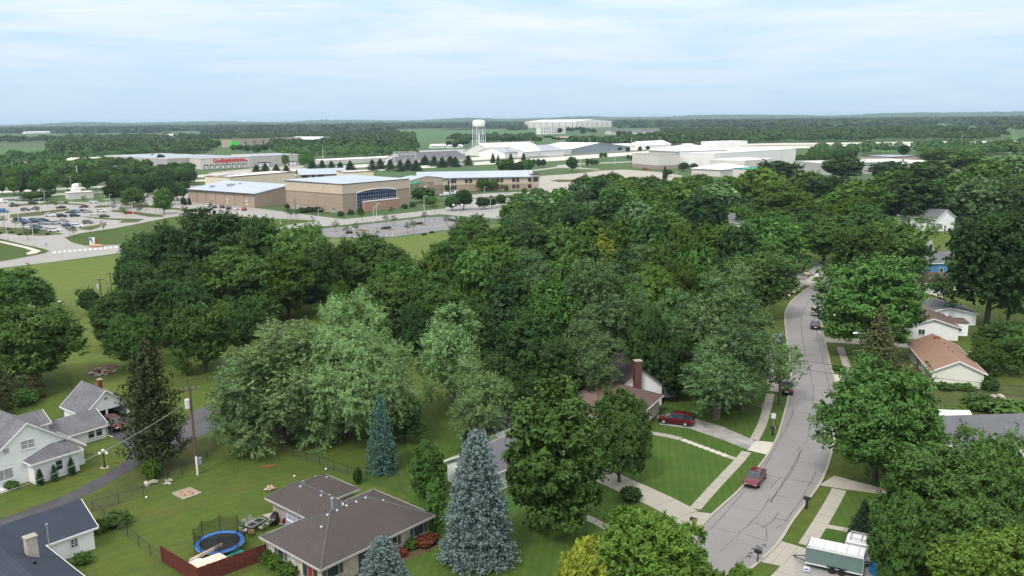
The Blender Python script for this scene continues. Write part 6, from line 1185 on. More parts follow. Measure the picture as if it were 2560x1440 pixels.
def ppole(px, pb, pt, label, arms=1, rz=0, r=.14, mat='wood_pole', transf=False, cat='utility pole', name='utility_pole', aw=1.1):
    p = G(px, pb); z = hgt(px, pb, pt); o = thing(name, label, cat, (p.x, p.y, 0), rz, 'utility poles'); MB().tube([(0, 0, -.2), (0, 0, z)], [r * 1.15, r * .8], 8).obj('pole', mat, o)
    for i in range(arms):
        zz_ = z - .35 - i * 1.1; c = MB().box(-aw, -.07, zz_, aw, .07, zz_ + .13).obj('crossarm', mat, o)
        for x in (-aw + .1, -aw * .4, aw * .4, aw - .1): MB().lathe([(.0, .3), (.06, .26), (.04, .16), (.06, .0)], 6).obj('insulator', 'galv', c, (x, 0, zz_ + .13))
    if transf: MB().lathe([(0, 1.25), (.26, 1.2), (.3, 1.1), (.3, .05), (.2, 0)], 14).obj('transformer', 'pole_pale', o, (-.45, -.15, z - 2.6))
    return o, z
up1, uz = ppole(493, 1186, 966, 'wooden utility pole with a grey transformer beside the asphalt court', 1, .5, .16, transf=True); MB().tube([(.02, -.2, 0), (.02, -.2, 2.4)], .12, 8).obj('cable_guard', 'white_plastic', up1)
ppole(254, 748, 696, 'utility pole with crossarm and transformer in the left field', 1, .2, .15, transf=True); ppole(280, 735, 681, 'dark utility pole at the edge of the dark cedars in the left field', 1, .9, .13)
ppole(838, 640, 592, 'utility pole with two crossarms above the yellowish tree by the visitor lot', 2, .3, .15, 'grey_wood')
ppole(122, 484, 442, 'utility pole left of the white monument building', 1, .1, .2, 'grey_wood', aw=1.6); ppole(179, 482, 440, 'utility pole behind the white monument building', 1, .1, .2, 'grey_wood', aw=1.6); ppole(35, 452, 408, 'utility pole in front of the left edge trees', 1, .1, .18, 'grey_wood')
ppole(195, 456, 413, 'tall pale pole below the cream round-edged hall', 0, 0, .3, 'pole_pale', cat='pole', name='pale_pole'); ppole(808, 402, 368, 'tall pale pole between the dark tree clumps left of centre', 0, 0, .3, 'pole_pale', cat='pole', name='pale_pole')
for i, (x, b_, t_, l_) in enumerate([(1334, 374, 352, 'left of the white long barn'), (1458, 371, 352, 'leftmost of the three behind the white long barn'), (1473, 372, 344, 'tallest of the three behind the white long barn'), (1492, 371, 350, 'rightmost of the three behind the white long barn'), (1578, 370, 344, 'behind the row of white sheds'), (1649, 366, 342, 'behind the peaked hall'), (1705, 362, 336, 'behind the pyramid roof'), (1904, 357, 348, 'at the highway above the long white wing'), (2404, 353, 340, 'at the far right of the highway'), (1249, 372, 352, 'right of the water tower'), (1451, 424, 396, 'beside the small leafy tree at the highway'), (1537, 412, 388, 'left of the white school')]):
    ppole(x, b_, t_, 'slender pale pole ' + l_, 1 if i % 3 == 2 else 0, 0, .22, 'pole_pale', cat='pole', name='pale_pole')
LPG = 'pale lamp posts of the school car parks'
def lamppost(px, pb, pt, label, arm=1, heads='box'):
    p = G(px, pb); z = hgt(px, pb, pt); o = thing('lamp_post', label, 'lamp post', (p.x, p.y, 0), 0, LPG); MB().tube([(0, 0, .6), (0, 0, z)], [.13, .09], 8).obj('pole', 'pole_pale', o); MB().tube([(0, 0, -.1), (0, 0, .7)], .32, 10).obj('base', 'concrete_pale', o)
    for sg in ((1,), (-1, 1))[arm - 1]:
        if heads == 'ball': MB().tube([(0, 0, z - .1), (sg * 1.4, 0, z - .1)], .06, 5).obj('arm', 'pole_pale', o); MB().lathe([(0, .45), (.35, .35), (.48, 0), (.35, -.3), (0, -.4)], 12).obj('lamp_head', 'white_plastic', o, (sg * 1.7, 0, z - .1))
        else: MB().tube([(0, 0, z - .05), (sg * .7, 0, z)], .06, 5).obj('arm', 'pole_pale', o); MB().box(-.4, -.2, -.12, .4, .2, .06).obj('lamp_head', 'pole_pale', o, (sg * 1.0, 0, z))
for x, b_, t_, a_, l_ in [(19, 600, 553, 2, 'at the left edge in the near planted verge'), (86, 617, 558, 2, 'nearest the exit road by the path corner'), (49, 569, 531, 1, 'left of the near row of cars'), (17, 542, 514, 1, 'at the left frame edge by the blue van'), (102, 531, 495, 1, 'at the yellow island'), (113, 510, 477, 2, 'tallest in the far left row'),
    (179, 517, 490, 1, 'left of the close pair by the monument building'), (185, 518, 495, 1, 'right of the close pair by the monument building'), (234, 566, 524, 2, 'on the small grass island'), (269, 532, 498, 2, 'behind the white wagons'), (275, 510, 486, 1, 'at the far kerb left of the dark pines'), (333, 536, 504, 1, 'beside the lone red car'), (377, 506, 489, 1, 'in front of the dark pines'),
    (935, 557, 517, 1, 'left of the pair in front of the arched window'), (942, 551, 509, 1, 'right of the pair in front of the arched window'), (1061, 541, 490, 1, 'on the grass strip right of the gymnasium'), (1227, 548, 495, 2, 'at the right end of the school lot'), (1211, 482, 467, 1, 'in front of the classroom wing'),
    (701, 562, 530, 1, 'on the lawn island below the fieldhouse'), (798, 569, 523, 1, 'on the tip of the lawn island'), (1660, 450, 425, 1, 'by the tall dark conifer near the white lobby'), (1690, 452, 430, 1, 'in front of the white lobby'), (2055, 398, 374, 1, 'among the shrubs right of the white school'), (2016, 398, 378, 1, 'left of the pair right of the white school'), (2150, 392, 372, 1, 'above the long brown building'), (2207, 398, 378, 1, 'behind the tall green tree, right side')]:
    lamppost(x, b_, t_, 'pale lamp post ' + l_, a_)
lamppost(1146, 573, 512, 'lamp post with two round white globes beside the near school lot', 2, 'ball')
lamppost(2531, 372, 312, 'very tall floodlight mast at the far right edge', 2)
ppole(740, 542, 494, 'thin dark pole against the gymnasium side wall', 0, 0, .12, 'dark_trim', cat='pole', name='dark_pole'); ppole(437, 513, 483, 'thin dark pole below the black car on the side road', 0, 0, .12, 'dark_trim', cat='pole', name='dark_pole')
p = G(1126, 481); z = hgt(1126, 481, 443); o = thing('flagpole', 'white flagpole with a furled dark flag in front of the classroom wing', 'flagpole', (p.x, p.y, 0)); MB().tube([(0, 0, 0), (0, 0, z)], .16, 8).obj('pole', 'white_plastic', o); MB().add([(-.1, 0, z - .8), (-1.6, .1, z - 3.0), (-1.2, .2, z - 5.2), (-.1, 0, z - 3.4)], [(0, 1, 2, 3)]).obj('flag', 'car_navy', o)
# gantry sign over the highway
p = G(986, 424); o = thing('highway_gantry', 'lattice sign gantry over the highway in front of the brown lodge', 'gantry', (p.x, p.y, 0), .0); w = G(1045, 421).x - p.x; z = hgt(986, 424, 380); g_ = MB()
for zz_ in (z, z - 2.2): g_.tube([(0, 0, zz_), (w, 0, zz_)], .22, 5)
for i in range(14): g_.tube([(w * i / 14, 0, z - 2.2 * (i % 2)), (w * (i + 1) / 14, 0, z - 2.2 * ((i + 1) % 2))], .14, 4)
g_.obj('lattice_beam', 'pole_pale', o); MB().tube([(0, 0, 0), (0, 0, z + .2)], .32, 6).obj('leg', 'pole_pale', o); MB().tube([(w, 0, 0), (w, 0, z + .2)], .32, 6).obj('leg', 'pole_pale', o)
# cobra-head street lamp behind the brown spruce
p = G(2190, 925); o = thing('street_lamp', 'curved-arm street lamp reaching out left of the brown-green spruce', 'street lamp', (p.x, p.y, 0), math.pi + .25); z = hgt(2190, 925, 836)
MB().tube([(0, 0, 0), (0, 0, z + .2)], [.16, .1], 8).obj('pole', 'wood_pole', o); MB().tube([(0, 0, z - 1.2), (1.2, 0, z - .25), (2.6, 0, z + .35), (4.2, 0, z + .6)], .05, 6).obj('arm', 'galv', o); MB().lathe([(0, .5), (.16, .3), (.18, -.2), (.1, -.5), (0, -.55)], 10).obj('lamp_head', 'white_plastic', o, (4.6, 0, z + .6)).rotation_euler = (0, math.pi / 2, 0)
# three-globe garden lamp
p = G(262, 1169); o = thing('garden_lamp', 'black garden lamp post with four white globes beside the asphalt drive', 'lamp post', (p.x, p.y, 0)); z = hgt(262, 1169, 1128)
MB().lathe([(.22, 0), (.2, .25), (.08, .4), (.06, z - .2), (0, z - .15)], 12).obj('post', 'black_metal', o); MB().lathe([(.5, 0), (.5, .06), (0, .06)], 16).obj('base_stone', 'stone', o)
for i, (x, y, zz_) in enumerate([(.45, 0, z - .25), (-.45, 0, z - .25), (0, .4, z - .2), (0, 0, z + .15)]): MB().lathe([(0, .2), (.14, .14), (.2, 0), (.14, -.14), (0, -.2)], 12).obj('globe', 'white_plastic', o, (x, y, zz_), smooth=True); MB().tube([(0, 0, z - .5), (x, y, zz_ - .18)], .03, 5).obj('arm', 'black_metal', o)
def wire(name, label, a, b, sag=.8, r=.022, n=12, mat='black_metal'):
    A, B = Vector(a), Vector(b); pts = [A.lerp(B, i / n) - Vector((0, 0, sag * 4 * (i / n) * (1 - i / n))) for i in range(n + 1)]; o = MB().tube(pts, r, 4).obj(name, mat); tag(o, label, 'cable')
u0 = up1.location; wire('power_cable', 'grey service cable from the transformer pole towards the left white house', (u0.x, u0.y, uz - 1.6), (u0.x - 17, u0.y - 12, 3.2), 1.0, .03, mat='galv')
a = G(2034, 888, 7.5); b_ = G(2450, 985, 5.5); wire('power_cable', 'thin dark cable crossing the street towards the rust-roofed house', (a.x - 14, a.y + 2, 8.5), (b_.x + 6, b_.y - 2, 7), .6, .03); wire('power_cable', 'thin dark cable just below the other one over the rust roof', (a.x - 14, a.y + 1, 7.6), (b_.x + 6, b_.y - 3, 6), .7, .03)
# ------------------------------------------------------------------ trampoline and yard things
tp = (G(491, 1355, .9) + G(609, 1355, .9)) / 2; tp = G(550, 1355, .9); TRr = (G(609, 1355, .9) - G(491, 1355, .9)).length / 2
o = thing('trampoline', 'round trampoline with blue pad and black safety net in the fenced yard', 'trampoline', (tp.x, tp.y, 0)); Q = TRr
MB().lathe([(0, .9), (Q * .82, .9)], 40).obj('mat', 'black', o); MB().lathe([(Q * .82, .915), (Q * .83, .95), (Q * .99, .95), (Q, .9), (Q * .99, .86)], 40).obj('safety_pad', 'blue_pad', o)
MB().lathe([(Q * .97, .8), (Q * 1.0, .82), (Q * .97, .85)], 40).obj('frame_ring', 'galv', o)
for i in range(8):
    a = i * math.pi / 4 + .3; x, y = math.cos(a) * Q, math.sin(a) * Q
    MB().tube([(x, y, 0), (x, y, .85)], .03, 6).obj('leg', 'galv', o); MB().tube([(x * 1.02, y * 1.02, .1), (x * 1.02, y * 1.02, 2.75)], .038, 6).obj('net_pole', 'black_metal', o)
    a2 = a + math.pi / 4; n_ = 6; nb = MB()
    vs = [(math.cos(a + (a2 - a) * k / n_) * Q * (1.0 - .05 * math.sin(math.pi * k / n_)), math.sin(a + (a2 - a) * k / n_) * Q * (1.0 - .05 * math.sin(math.pi * k / n_)), z_ - (.28 * math.sin(math.pi * k / n_) if z_ > 1 else 0)) for k in range(n_ + 1) for z_ in (.9, 2.7)]
    nb.add(vs, [(2 * k, 2 * k + 2, 2 * k + 3, 2 * k + 1) for k in range(n_)]).obj('net_panel', 'net_black', o)
# red plank fence
def plank_fence(name, label, pts, hgt_, mat, wd=.17, cat='fence'):
    P = [G(*p) for p in pts]; o = thing(name, label, cat, (P[0].x, P[0].y, 0)); me = MB().box(-wd * .47, -.018, 0, wd * .47, .018, hgt_).mesh('plank')
    for a, b in zip(P[:-1], P[1:]):
        d = b - a; n = int(d.length / wd); an = math.atan2(d.y, d.x)
        for i in range(n): c = a + d * ((i + .5) / n) - P[0]; q = link('plank', me, mat, o, (c.x + rnd.uniform(-.01, .01), c.y + rnd.uniform(-.01, .01), rnd.uniform(-.03, .02)), an); 
        for zz_ in (.35, hgt_ - .4): c = (a + b) / 2 - P[0]; MB().box(-d.length / 2, .02, zz_, d.length / 2, .07, zz_ + .1).obj('rail', mat, o, (c.x, c.y, 0), an)
    return o
plank_fence('plank_fence', 'reddish brown plank fence around the corner of the trampoline yard', [(404, 1404), (497, 1462), (669, 1398)], 1.75, 'red_wood')
# chain link fences
def link_fence(label, pts, h_=1.3, mat='chainlink'):
    P = [G(*p) for p in pts]; o = thing('chainlink_fence', label, 'fence', (P[0].x, P[0].y, 0))
    for a, b in zip(P[:-1], P[1:]):
        d = b - a; n = max(1, round(d.length / 3.0)); an = math.atan2(d.y, d.x)
        for i in range(n):
            c = a + d * (i / n) - P[0]; MB().tube([(0, 0, 0), (0, 0, h_ + .06)], .035, 6).obj('post', 'galv' if mat != 'chainlink' else 'black_metal', o, (c.x, c.y, 0))
            L = d.length / n; q = MB().add([(0, 0, .02), (L, 0, .02), (L, 0, h_), (0, 0, h_)], [(0, 1, 2, 3)]).obj('mesh_panel', mat, o, (c.x, c.y, 0), an); MB().tube([(0, 0, h_), (L, 0, h_)], .025, 5).obj('top_rail', 'black_metal', q)
link_fence('dark chain-link fence along the asphalt drive and down the left side of the yard', [(520, 1150), (420, 1210), (360, 1242), (232, 1280), (262, 1300), (320, 1345), (377, 1392), (404, 1412)])
link_fence('green chain-link fence behind the transformer pole', [(425, 985), (470, 972), (520, 958), (560, 950)], 1.4)
link_fence('faint chain-link fence across the back lawn right of the tall spruce', [(905, 1200), (800, 1165), (700, 1130)], 1.2)
# split rail fence, hand rail
P = [G(1700, 962), G(1740, 975), G(1797, 992), G(1850, 1003), G(1905, 1026)]; o = thing('rail_fence', 'pale split-rail fence in the shade left of the sidewalk', 'fence', (P[0].x, P[0].y, 0))
for a, b in zip(P[:-1], P[1:]):
    a = a - P[0]; b = b - P[0]; MB().box(-.07, -.07, 0, .07, .07, 1.1).obj('post', 'grey_wood', o, (a.x, a.y, 0))
    for z_ in (.4, .85): MB().tube([(a.x, a.y, z_), (b.x, b.y, z_ + .03)], .05, 6).obj('rail', 'grey_wood', o)
MB().box(-.07, -.07, 0, .07, .07, 1.1).obj('post', 'grey_wood', o, (b.x, b.y, 0))
P = [G(1476, 1288), G(1510, 1308), G(1544, 1326)]; o = thing('handrail', 'thin black handrail beside the sloping garden path', 'railing', (P[0].x, P[0].y, 0))
for a in P: MB().tube([(0, 0, 0), (0, 0, .95)], .03, 6).obj('post', 'black_metal', o, tuple(a - P[0]))
for z_ in (.5, .95): MB().tube([tuple(a - P[0] + Vector((0, 0, z_))) for a in P], .028, 6).obj('rail', 'black_metal', o)
# sandbox, fire pit, firewood, balls
P = [G(*p) for p in [(431, 1235), (459, 1250), (503, 1234), (475, 1221)]]; c = sum(P, Vector()) / 4; o = thing('sandbox', 'sandbox with a weathered timber edge on the lawn behind the trampoline', 'sandbox', (c.x, c.y, 0))
MB().prism([tuple((p - c)[:2]) for p in P], -.05, .07).obj('sand', 'sand', o)
for i in range(4): a, b = P[i] - c, P[(i + 1) % 4] - c; MB().tube([(a.x, a.y, .09), (b.x, b.y, .09)], .09, 4).obj('timber', 'grey_wood', o)
for i in range(12): a = i * .52; q = MB().cbox(0, 0, 0, .22, .14, .1).obj('toy', ('rust', 'stone', 'firewood')[i % 3], o, (.75 * math.cos(a), .5 * math.sin(a), .12), a)
def pile(name, label, px, py, r, n, mats, cat, s=(.12, .3), z=.1):
    p = G(px, py); o = thing(name, label, cat, (p.x, p.y, 0))
    for i in range(n):
        a = rnd.uniform(0, 6.28); q = rnd.uniform(.3, 1) * r; m = MB(); l = rnd.uniform(*s)
        m.tube([(-l, 0, 0), (l * .2, 0, l * .2), (l, 0, 0)], [l * .3, l * .42, l * .3], 5); x = m.obj(cat.split()[0], mats[i % len(mats)], o, (q * math.cos(a), q * math.sin(a), z + rnd.uniform(0, .12)), rnd.uniform(0, 3))
pile('fire_pit', 'small ring of firewood and stones on the lawn left of the ranch roof', 677, 1224, .62, 26, ['firewood', 'rust', 'stone', 'concrete_pale'], 'log pile', (.14, .28), .12)
pile('stone_ring', 'ring of pale stones around a brown planting bed behind the carport', 255, 932, 2.4, 26, ['stone', 'concrete_pale', 'rust'], 'stones', (.25, .55), .1)
pile('rock_pile', 'pale stones along the fence near the transformer pole', 424, 1208, .5, 5, ['stone'], 'rocks', (.25, .5), .1); pile('rock_pile', 'flat grey stones below the small green bush by the drive', 374, 1208, .7, 4, ['stone'], 'rocks', (.4, .7), .1)
pile('rock_pile', 'pale boulders on the lawn at the foot of the cross street', 2005, 688, 2.6, 10, ['concrete_pale', 'stone'], 'rocks', (.35, .8), .2)
pile('rock_pile', 'white rubble in the left field near the bushes', 132, 758, 1.6, 8, ['concrete_pale'], 'rubble', (.5, .9), .1); pile('rock_pile', 'dead wood and rubble in the rough ground right of the rust-roofed house', 2480, 1003, 3.5, 16, ['stone', 'grey_wood'], 'rubble', (.3, .9), .15)
for x, y, l in [(366, 1246, 'left of the sandbox'), (736, 1193, 'farther one behind the ranch roof'), (815, 1175, 'near the small evergreen bush')]:
    p = G(x, y); tag(MB().lathe([(0, .28), (.1, .24), (.14, .14), (.1, .04), (0, 0)], 10).obj('white_ball', 'white_plastic', None, (p.x, p.y, .01), smooth=True), 'white ball on the lawn, ' + l, 'ball', 'white balls on the lawn')
p = G(668, 1168); tag(MB().box(-.9, -.15, 0, .9, .15, .2).obj('timber_beam', 'rust', None, (p.x, p.y, .01), .3), 'orange timber beam lying on the lawn under the big silver maple', 'timber')
# garden furniture
p = G(640, 1322); fa = heading((618, 1330), (668, 1300)); o = thing('garden_table', 'long dark glass-topped patio table beside the trampoline', 'table', (p.x, p.y, 0), fa)
MB().box(-1.1, -.5, .7, 1.1, .5, .74).obj('table_top', 'black', o); f = MB()
for x in (-1.1, -.05, .98): f.box(x, -.52, .735, x + .1, .52, .76)
f.box(-1.1, -.53, .735, 1.1, -.46, .76); f.box(-1.1, .46, .735, 1.1, .53, .76); f.obj('frame', 'galv', o)
for x in (-1, 1):
    for y in (-.42, .42): MB().box(x - .03, y - .03, 0, x + .03, y + .03, .7).obj('leg', 'black_metal', o)
pc = p.copy()
def chair(x, y, rz, label, mat='galv', name='patio_chair', grp='patio chairs around the glass-topped table', wpos=None):
    c = Vector((math.cos(fa) * x - math.sin(fa) * y, math.sin(fa) * x + math.cos(fa) * y, 0)) + pc if wpos is None else wpos
    o = thing(name, label, 'chair', (c.x, c.y, 0), fa + rz, grp); MB().box(-.26, -.25, .4, .26, .25, .45).obj('seat', mat, o); MB().add([(-.27, .25, .42), (.27, .25, .42), (.27, .42, 1.0), (-.27, .42, 1.0), (-.27, .29, .42), (.27, .29, .42), (.27, .46, 1.0), (-.27, .46, 1.0)], [(0, 1, 2, 3), (7, 6, 5, 4), (3, 2, 6, 7), (0, 3, 7, 4), (1, 5, 6, 2)]).obj('backrest', mat, o)
    for a in (-.24, .24):
        for b in (-.22, .24): MB().box(a - .02, b - .02, 0, a + .02, b + .02, .4).obj('leg', 'black_metal', o)
        MB().box(a - .03, -.22, .6, a + .03, .3, .64).obj('armrest', mat, o)
chair(-.35, .95, 0, 'grey patio chair at the far side of the table, left one'); chair(.55, .95, 0, 'grey patio chair at the far side of the table, right one'); chair(-.1, -.95, math.pi, 'grey patio chair at the near side of the table, left one'); chair(.85, -.95, math.pi, 'grey patio chair at the near side of the table, right one')
chair(-1.5, .3, math.pi / 2, 'white patio chair at the trampoline end of the table', 'white_plastic'); chair(-1.5, -.75, 2.2, 'small brown patio chair nearest the trampoline net', 'firewood')
chair(0, 0, 2.6, 'red cushioned chair beside the covered grill', 'red_seat', 'red_chair', 'seats on the small patio', wpos=G(712, 1312)); 
p = G(690, 1306); o = thing('covered_grill', 'bulky grill under a black cover against the porch wall', 'grill', (p.x, p.y, 0), fa + .3); MB().add([(x * k, y * k, z_) for z_, k in ((0, 1.0), (.85, .95), (1.15, .72)) for x, y in ((-.75, -.4), (.75, -.4), (.75, .4), (-.75, .4))], [(i, (i + 1) % 4, 4 + (i + 1) % 4, 4 + i) for i in range(4)] + [(4 + i, 4 + (i + 1) % 4, 8 + (i + 1) % 4, 8 + i) for i in range(4)] + [(8, 9, 10, 11)]).obj('cover', 'black', o); MB().box(-1.15, -.3, .75, -.76, .3, .8).obj('side_shelf', 'galv', o)
# pale plank deck / roof in the fence corner with green netting
P = [G(466, 1410, 1.2), G(497, 1428, 1.2), G(578, 1397, 1.2), G(549, 1382, 1.2)]; c = sum(P, Vector()) / 4; o = thing('plywood_platform', 'pale plywood-topped platform in the corner of the red fence', 'platform', (c.x, c.y, 0))
a, b, e, d = [p_ - c for p_ in P]
for i in range(6):
    t0, t1 = i / 6, (i + .97) / 6; q = [a.lerp(d, t0), b.lerp(e, t0), b.lerp(e, t1), a.lerp(d, t1)]; MB().prism([(v.x, v.y) for v in q], 1.14, 1.2 + rnd.uniform(0, .03)).obj('plank', 'plank', o)
for v in (a, b, e, d): MB().box(-.06, -.06, 0, .06, .06, 1.14).obj('post', 'plank', o, (v.x * .94, v.y * .94, 0))
for x, y, r_, s_, l_ in [(488, 1402, .3, 1.1, 'large white sheet of card lying on the left of the plywood platform'), (524, 1398, .1, .7, 'white card sheet in the middle of the plywood platform'), (545, 1401, .5, .5, 'small white card near the right edge of the plywood platform')]:
    v = G(x, y, 1.25); tag(MB().box(-s_ / 2, -s_ * .3, 0, s_ / 2, s_ * .3, .02).obj('card_sheet', 'white_plastic', None, (v.x, v.y, 1.24), r_), l_, 'sheet')
d1_, d2_ = G(545, 1372, 1.25), G(480, 1405, 1.25); tag(MB().box(-1.9, -.05, 0, 1.9, .05, .32).obj('leaning_board', 'plank', None, ((d1_.x + d2_.x) / 2, (d1_.y + d2_.y) / 2 + .3, 1.22), math.atan2(d1_.y - d2_.y, d1_.x - d2_.x)), 'long pale board along the back of the plywood platform', 'board')
v = G(592, 1398); o = thing('netted_pool', 'teal netted frame with a pale rim, between the trampoline and the red fence', 'play pen', (v.x, v.y, 0), fa); MB().box(-1.0, -.6, .02, 1.0, .6, .5).obj('netting', 'teal', o)
for y in (-.62, .62): MB().tube([(-1.05, y, .55), (1.05, y, .55)], .03, 5).obj('rim', 'green_metal', o)
v = G(505, 1389); tag(MB().lathe([(.3, 0), (.3, .04), (0, .05)], 14).obj('paving_stone', 'concrete_pale', None, (v.x, v.y, .01)), 'round pale paving stone in the grass under the trampoline edge', 'stone')
# striped parasol
v = G(2440, 912); o = thing('garden_parasol', 'red and white striped parasol behind the rust-roofed house', 'parasol', (v.x, v.y, 0)); MB().tube([(0, 0, 0), (0, 0, 2.6)], .03, 6).obj('pole', 'white_plastic', o)
for i in range(10):
    a, b = i * .6283, (i + 1) * .6283; MB().add([(0, 0, 2.65), (1.5 * math.cos(a), 1.5 * math.sin(a), 2.15), (1.5 * math.cos(b), 1.5 * math.sin(b), 2.15)], [(0, 1, 2)]).obj('canopy_panel', 'red_sign' if i % 2 else 'white_plastic', o)
# school monument sign with flower bed, small signs
v = G(236, 613); o = thing('campus_sign', 'small blue, white and orange sign on the point of the lawn island', 'sign', (v.x, v.y, .16), .1); MB().box(-1.5, -.2, 0, .3, .2, 2.6).obj('panel', 'white_plastic', o); MB().box(-1.45, -.23, 1.5, -.5, -.21, 2.5).obj('print_block', 'blue_pad', o); MB().box(-.9, -.24, .6, -.1, -.212, 1.6).obj('print_block', 'roof_metal', o); MB().box(.35, -.25, 0, 1.3, .25, 2.2).obj('pillar', 'rust', o)
v = G(241, 617); tag(MB().lathe([(2.0, .1), (1.8, .5), (.9, .8), (0, .85)], 12).obj('flower_bed', 'firewood', None, (v.x, v.y, .1)), 'orange and yellow flower bed in front of the campus sign', 'flower bed').scale = (1.4, .6, 1)
v = G(118, 629); o = thing('stop_sign', 'stop sign seen from behind at the path corner by the exit road', 'sign', (v.x, v.y, 0)); MB().tube([(0, 0, 0), (0, 0, 2.6)], .06, 6).obj('pole', 'galv', o); MB().tube([(0, -.06, 2.5), (0, -.03, 2.5)], .5, 8).obj('panel', 'galv', o)
v = G(501, 1160); o = thing('utility_cabinet', 'pale green cylindrical utility canister behind the pole', 'cabinet', (v.x, v.y, 0)); MB().lathe([(.22, 0), (.22, .75), (.26, .78), (.2, .9), (0, .95)], 12).obj('body', 'porch_blue', o)
# ------------------------------------------------------------------ trees and shrubs, near ones one by one
MG = 'trees in the woods between school and street'
T('S', 850, 745, 360, 19.5, 'tallest silver-leaved maple, in the left middle foreground', var=0, rz=.6)
T('S', 700, 800, 370, 17, 'broad silver maple forming the left shoulder of the tallest one', var=1, rz=2.0); T('SD', 610, 890, 210, 13, 'lower silver-green maple at the far left foot of the broad silver maple', var=2); T('S', 960, 850, 200, 14.5, 'silver maple at the right foot of the tallest one, above the narrow spruce', var=2, rz=1.1)
T('S', 1125, 766, 215, 16, 'slender silver maple with a drooping crown, right of the tallest one', var=2, rz=.4); T('S', 1195, 895, 170, 12.5, 'drooping silver maple just below the slender one', var=2, rz=2.2)
T('PG', 957, 985, 92, 9.5, 'narrow blue-green spruce on the back lawn', var=1, yb=1178)
T('P', 1196, 1072, 204, 12.8, 'tallest blue spruce, right of the ranch house', var=0, yb=1398); T('P', 962, 1338, 178, 8, 'blue spruce cut by the bottom frame edge in front of the ranch house', var=0, yb=1520)
T('C', 390, 838, 188, 15.6, 'ragged olive cedar beside the carport drive', yb=1165)
T('K', 1385, 955, 282, 15.4, 'dense clumpy green tree right of the tallest blue spruce', var=0, yb=1325); T('KO', 1548, 978, 165, 10.5, 'dark olive tree tucked between the clumpy tree and the red-roofed house', yb=1205)
T('KB', 1630, 1288, 350, 9.5, 'bright green round tree at the bottom centre right', var=1); T('Y', 1482, 1350, 175, 7.4, 'yellow-green tree in front of the bright round one', var=1); T('Y', 1412, 1415, 60, 3.5, 'tip of a small yellow-green tree at the bottom edge', var=1); T('KB', 1850, 1418, 110, 4, 'small bright tree top at the bottom edge by the street', var=1)
T('M', 2188, 912, 330, 13.7, 'spreading green tree between the street and the bungalow, right side', var=3, yb=1205); T('M', 2290, 1000, 150, 9, 'smaller green tree right behind the spreading one', var=2)
T('M', 2360, 1108, 330, 12, 'wide green tree above the trailers at the lower right', var=1); T('M', 2500, 1085, 230, 12, 'greyish green tree at the lower right frame edge', var=3); T('K', 2270, 1240, 190, 9, 'leafy tree directly right of the small dark conifer', var=1); T('KB', 2490, 1330, 330, 8.5, 'bright green tree filling the lower right corner', var=1); T('M', 2420, 1220, 260, 10, 'green tree in the middle of the lower right clump', var=0); T('K', 2230, 1410, 80, 3, 'yellowish shrub behind the white trailer', var=1)
T('G', 2155, 1248, 84, 5, 'small dark conifer on the lawn right of the sidewalk', var=0, yb=1350)
T('K', 1072, 1104, 100, 6.1, 'loose light green tree left of the cottage wall', yb=1245, var=0); T('K', 1090, 1195, 60, 5, 'dark evergreen bush tree at the rear corner of the ranch roof', yb=1335, var=0, bark='bark')
T('M', 2172, 640, 285, 18, 'large street tree arching over the right-hand kerb', var=0, yb=885); T('GB', 2190, 765, 125, 12, 'brownish green spruce by the curved street lamp', yb=948, var=0)
T('D', 2465, 520, 262, 24, 'huge dark tree with bare limbs showing, at the right edge', var=1, yb=815); T('D', 2540, 600, 140, 18, 'dark tree cut by the right frame edge below the huge one', var=2)
T('D', 2515, 800, 150, 8, 'dark bush tree at the right edge above the parasol'); T('M', 2470, 850, 90, 6, 'green bush tree behind the parasol'); T('M', 2560, 820, 120, 8, 'green tree cut by the right frame edge beyond the parasol')
T('M', 90, 757, 275, 13, 'broad dark green tree at the left edge beyond the white house', var=3, yb=965); T('M', 28, 672, 190, 9, 'spreading tree at the left edge in front of the field', var=3, yb=800); T('M', 105, 722, 70, 5, 'small round tree right of the left edge trees'); T('C', 12, 900, 80, 10, 'olive cedar cut by the left frame edge', yb=1035)
T('GB', 92, 895, 52, 6, 'brown dying spruce under the broad left tree', yb=995, var=0)
T('M', 335, 788, 145, 9, 'round tree in the left corridor above the olive cedar', var=3, yb=920); T('M', 516, 755, 180, 11, 'round bushy tree left of the widest silver maple', var=3, yb=930); T('D', 425, 752, 110, 9, 'dark tree between the two round ones'); T('D', 290, 728, 112, 8, 'dark spreading tree at the edge of the left field', yb=870); T('D', 218, 722, 58, 6, 'dark small tree standing left in the field'); T('O', 355, 735, 130, 9, 'dull olive tree behind the round ones'); T('D', 600, 745, 120, 11, 'dark tree behind the widest silver maple, left')
USED = set()
def near(prefix, x, y):
    ds_ = sorted((math.hypot(x - a, (y - c) * 1.8), a, c, nm) for a, c, nm in LM2)
    for d, a, c, nm in ds_[:3]:
        hx = 'just left of' if -25 < x - a < -3 else 'left of' if x < a - 3 else 'just right of' if 3 < x - a < 25 else 'right of' if x > a + 3 else 'level with'
        vy = ', beyond it' if y < c - 6 else ', nearer' if y > c + 6 else ''
        l = '%s %s the %s%s' % (prefix, hx, nm, vy)
        if l not in USED: break
    USED.add(l); return l
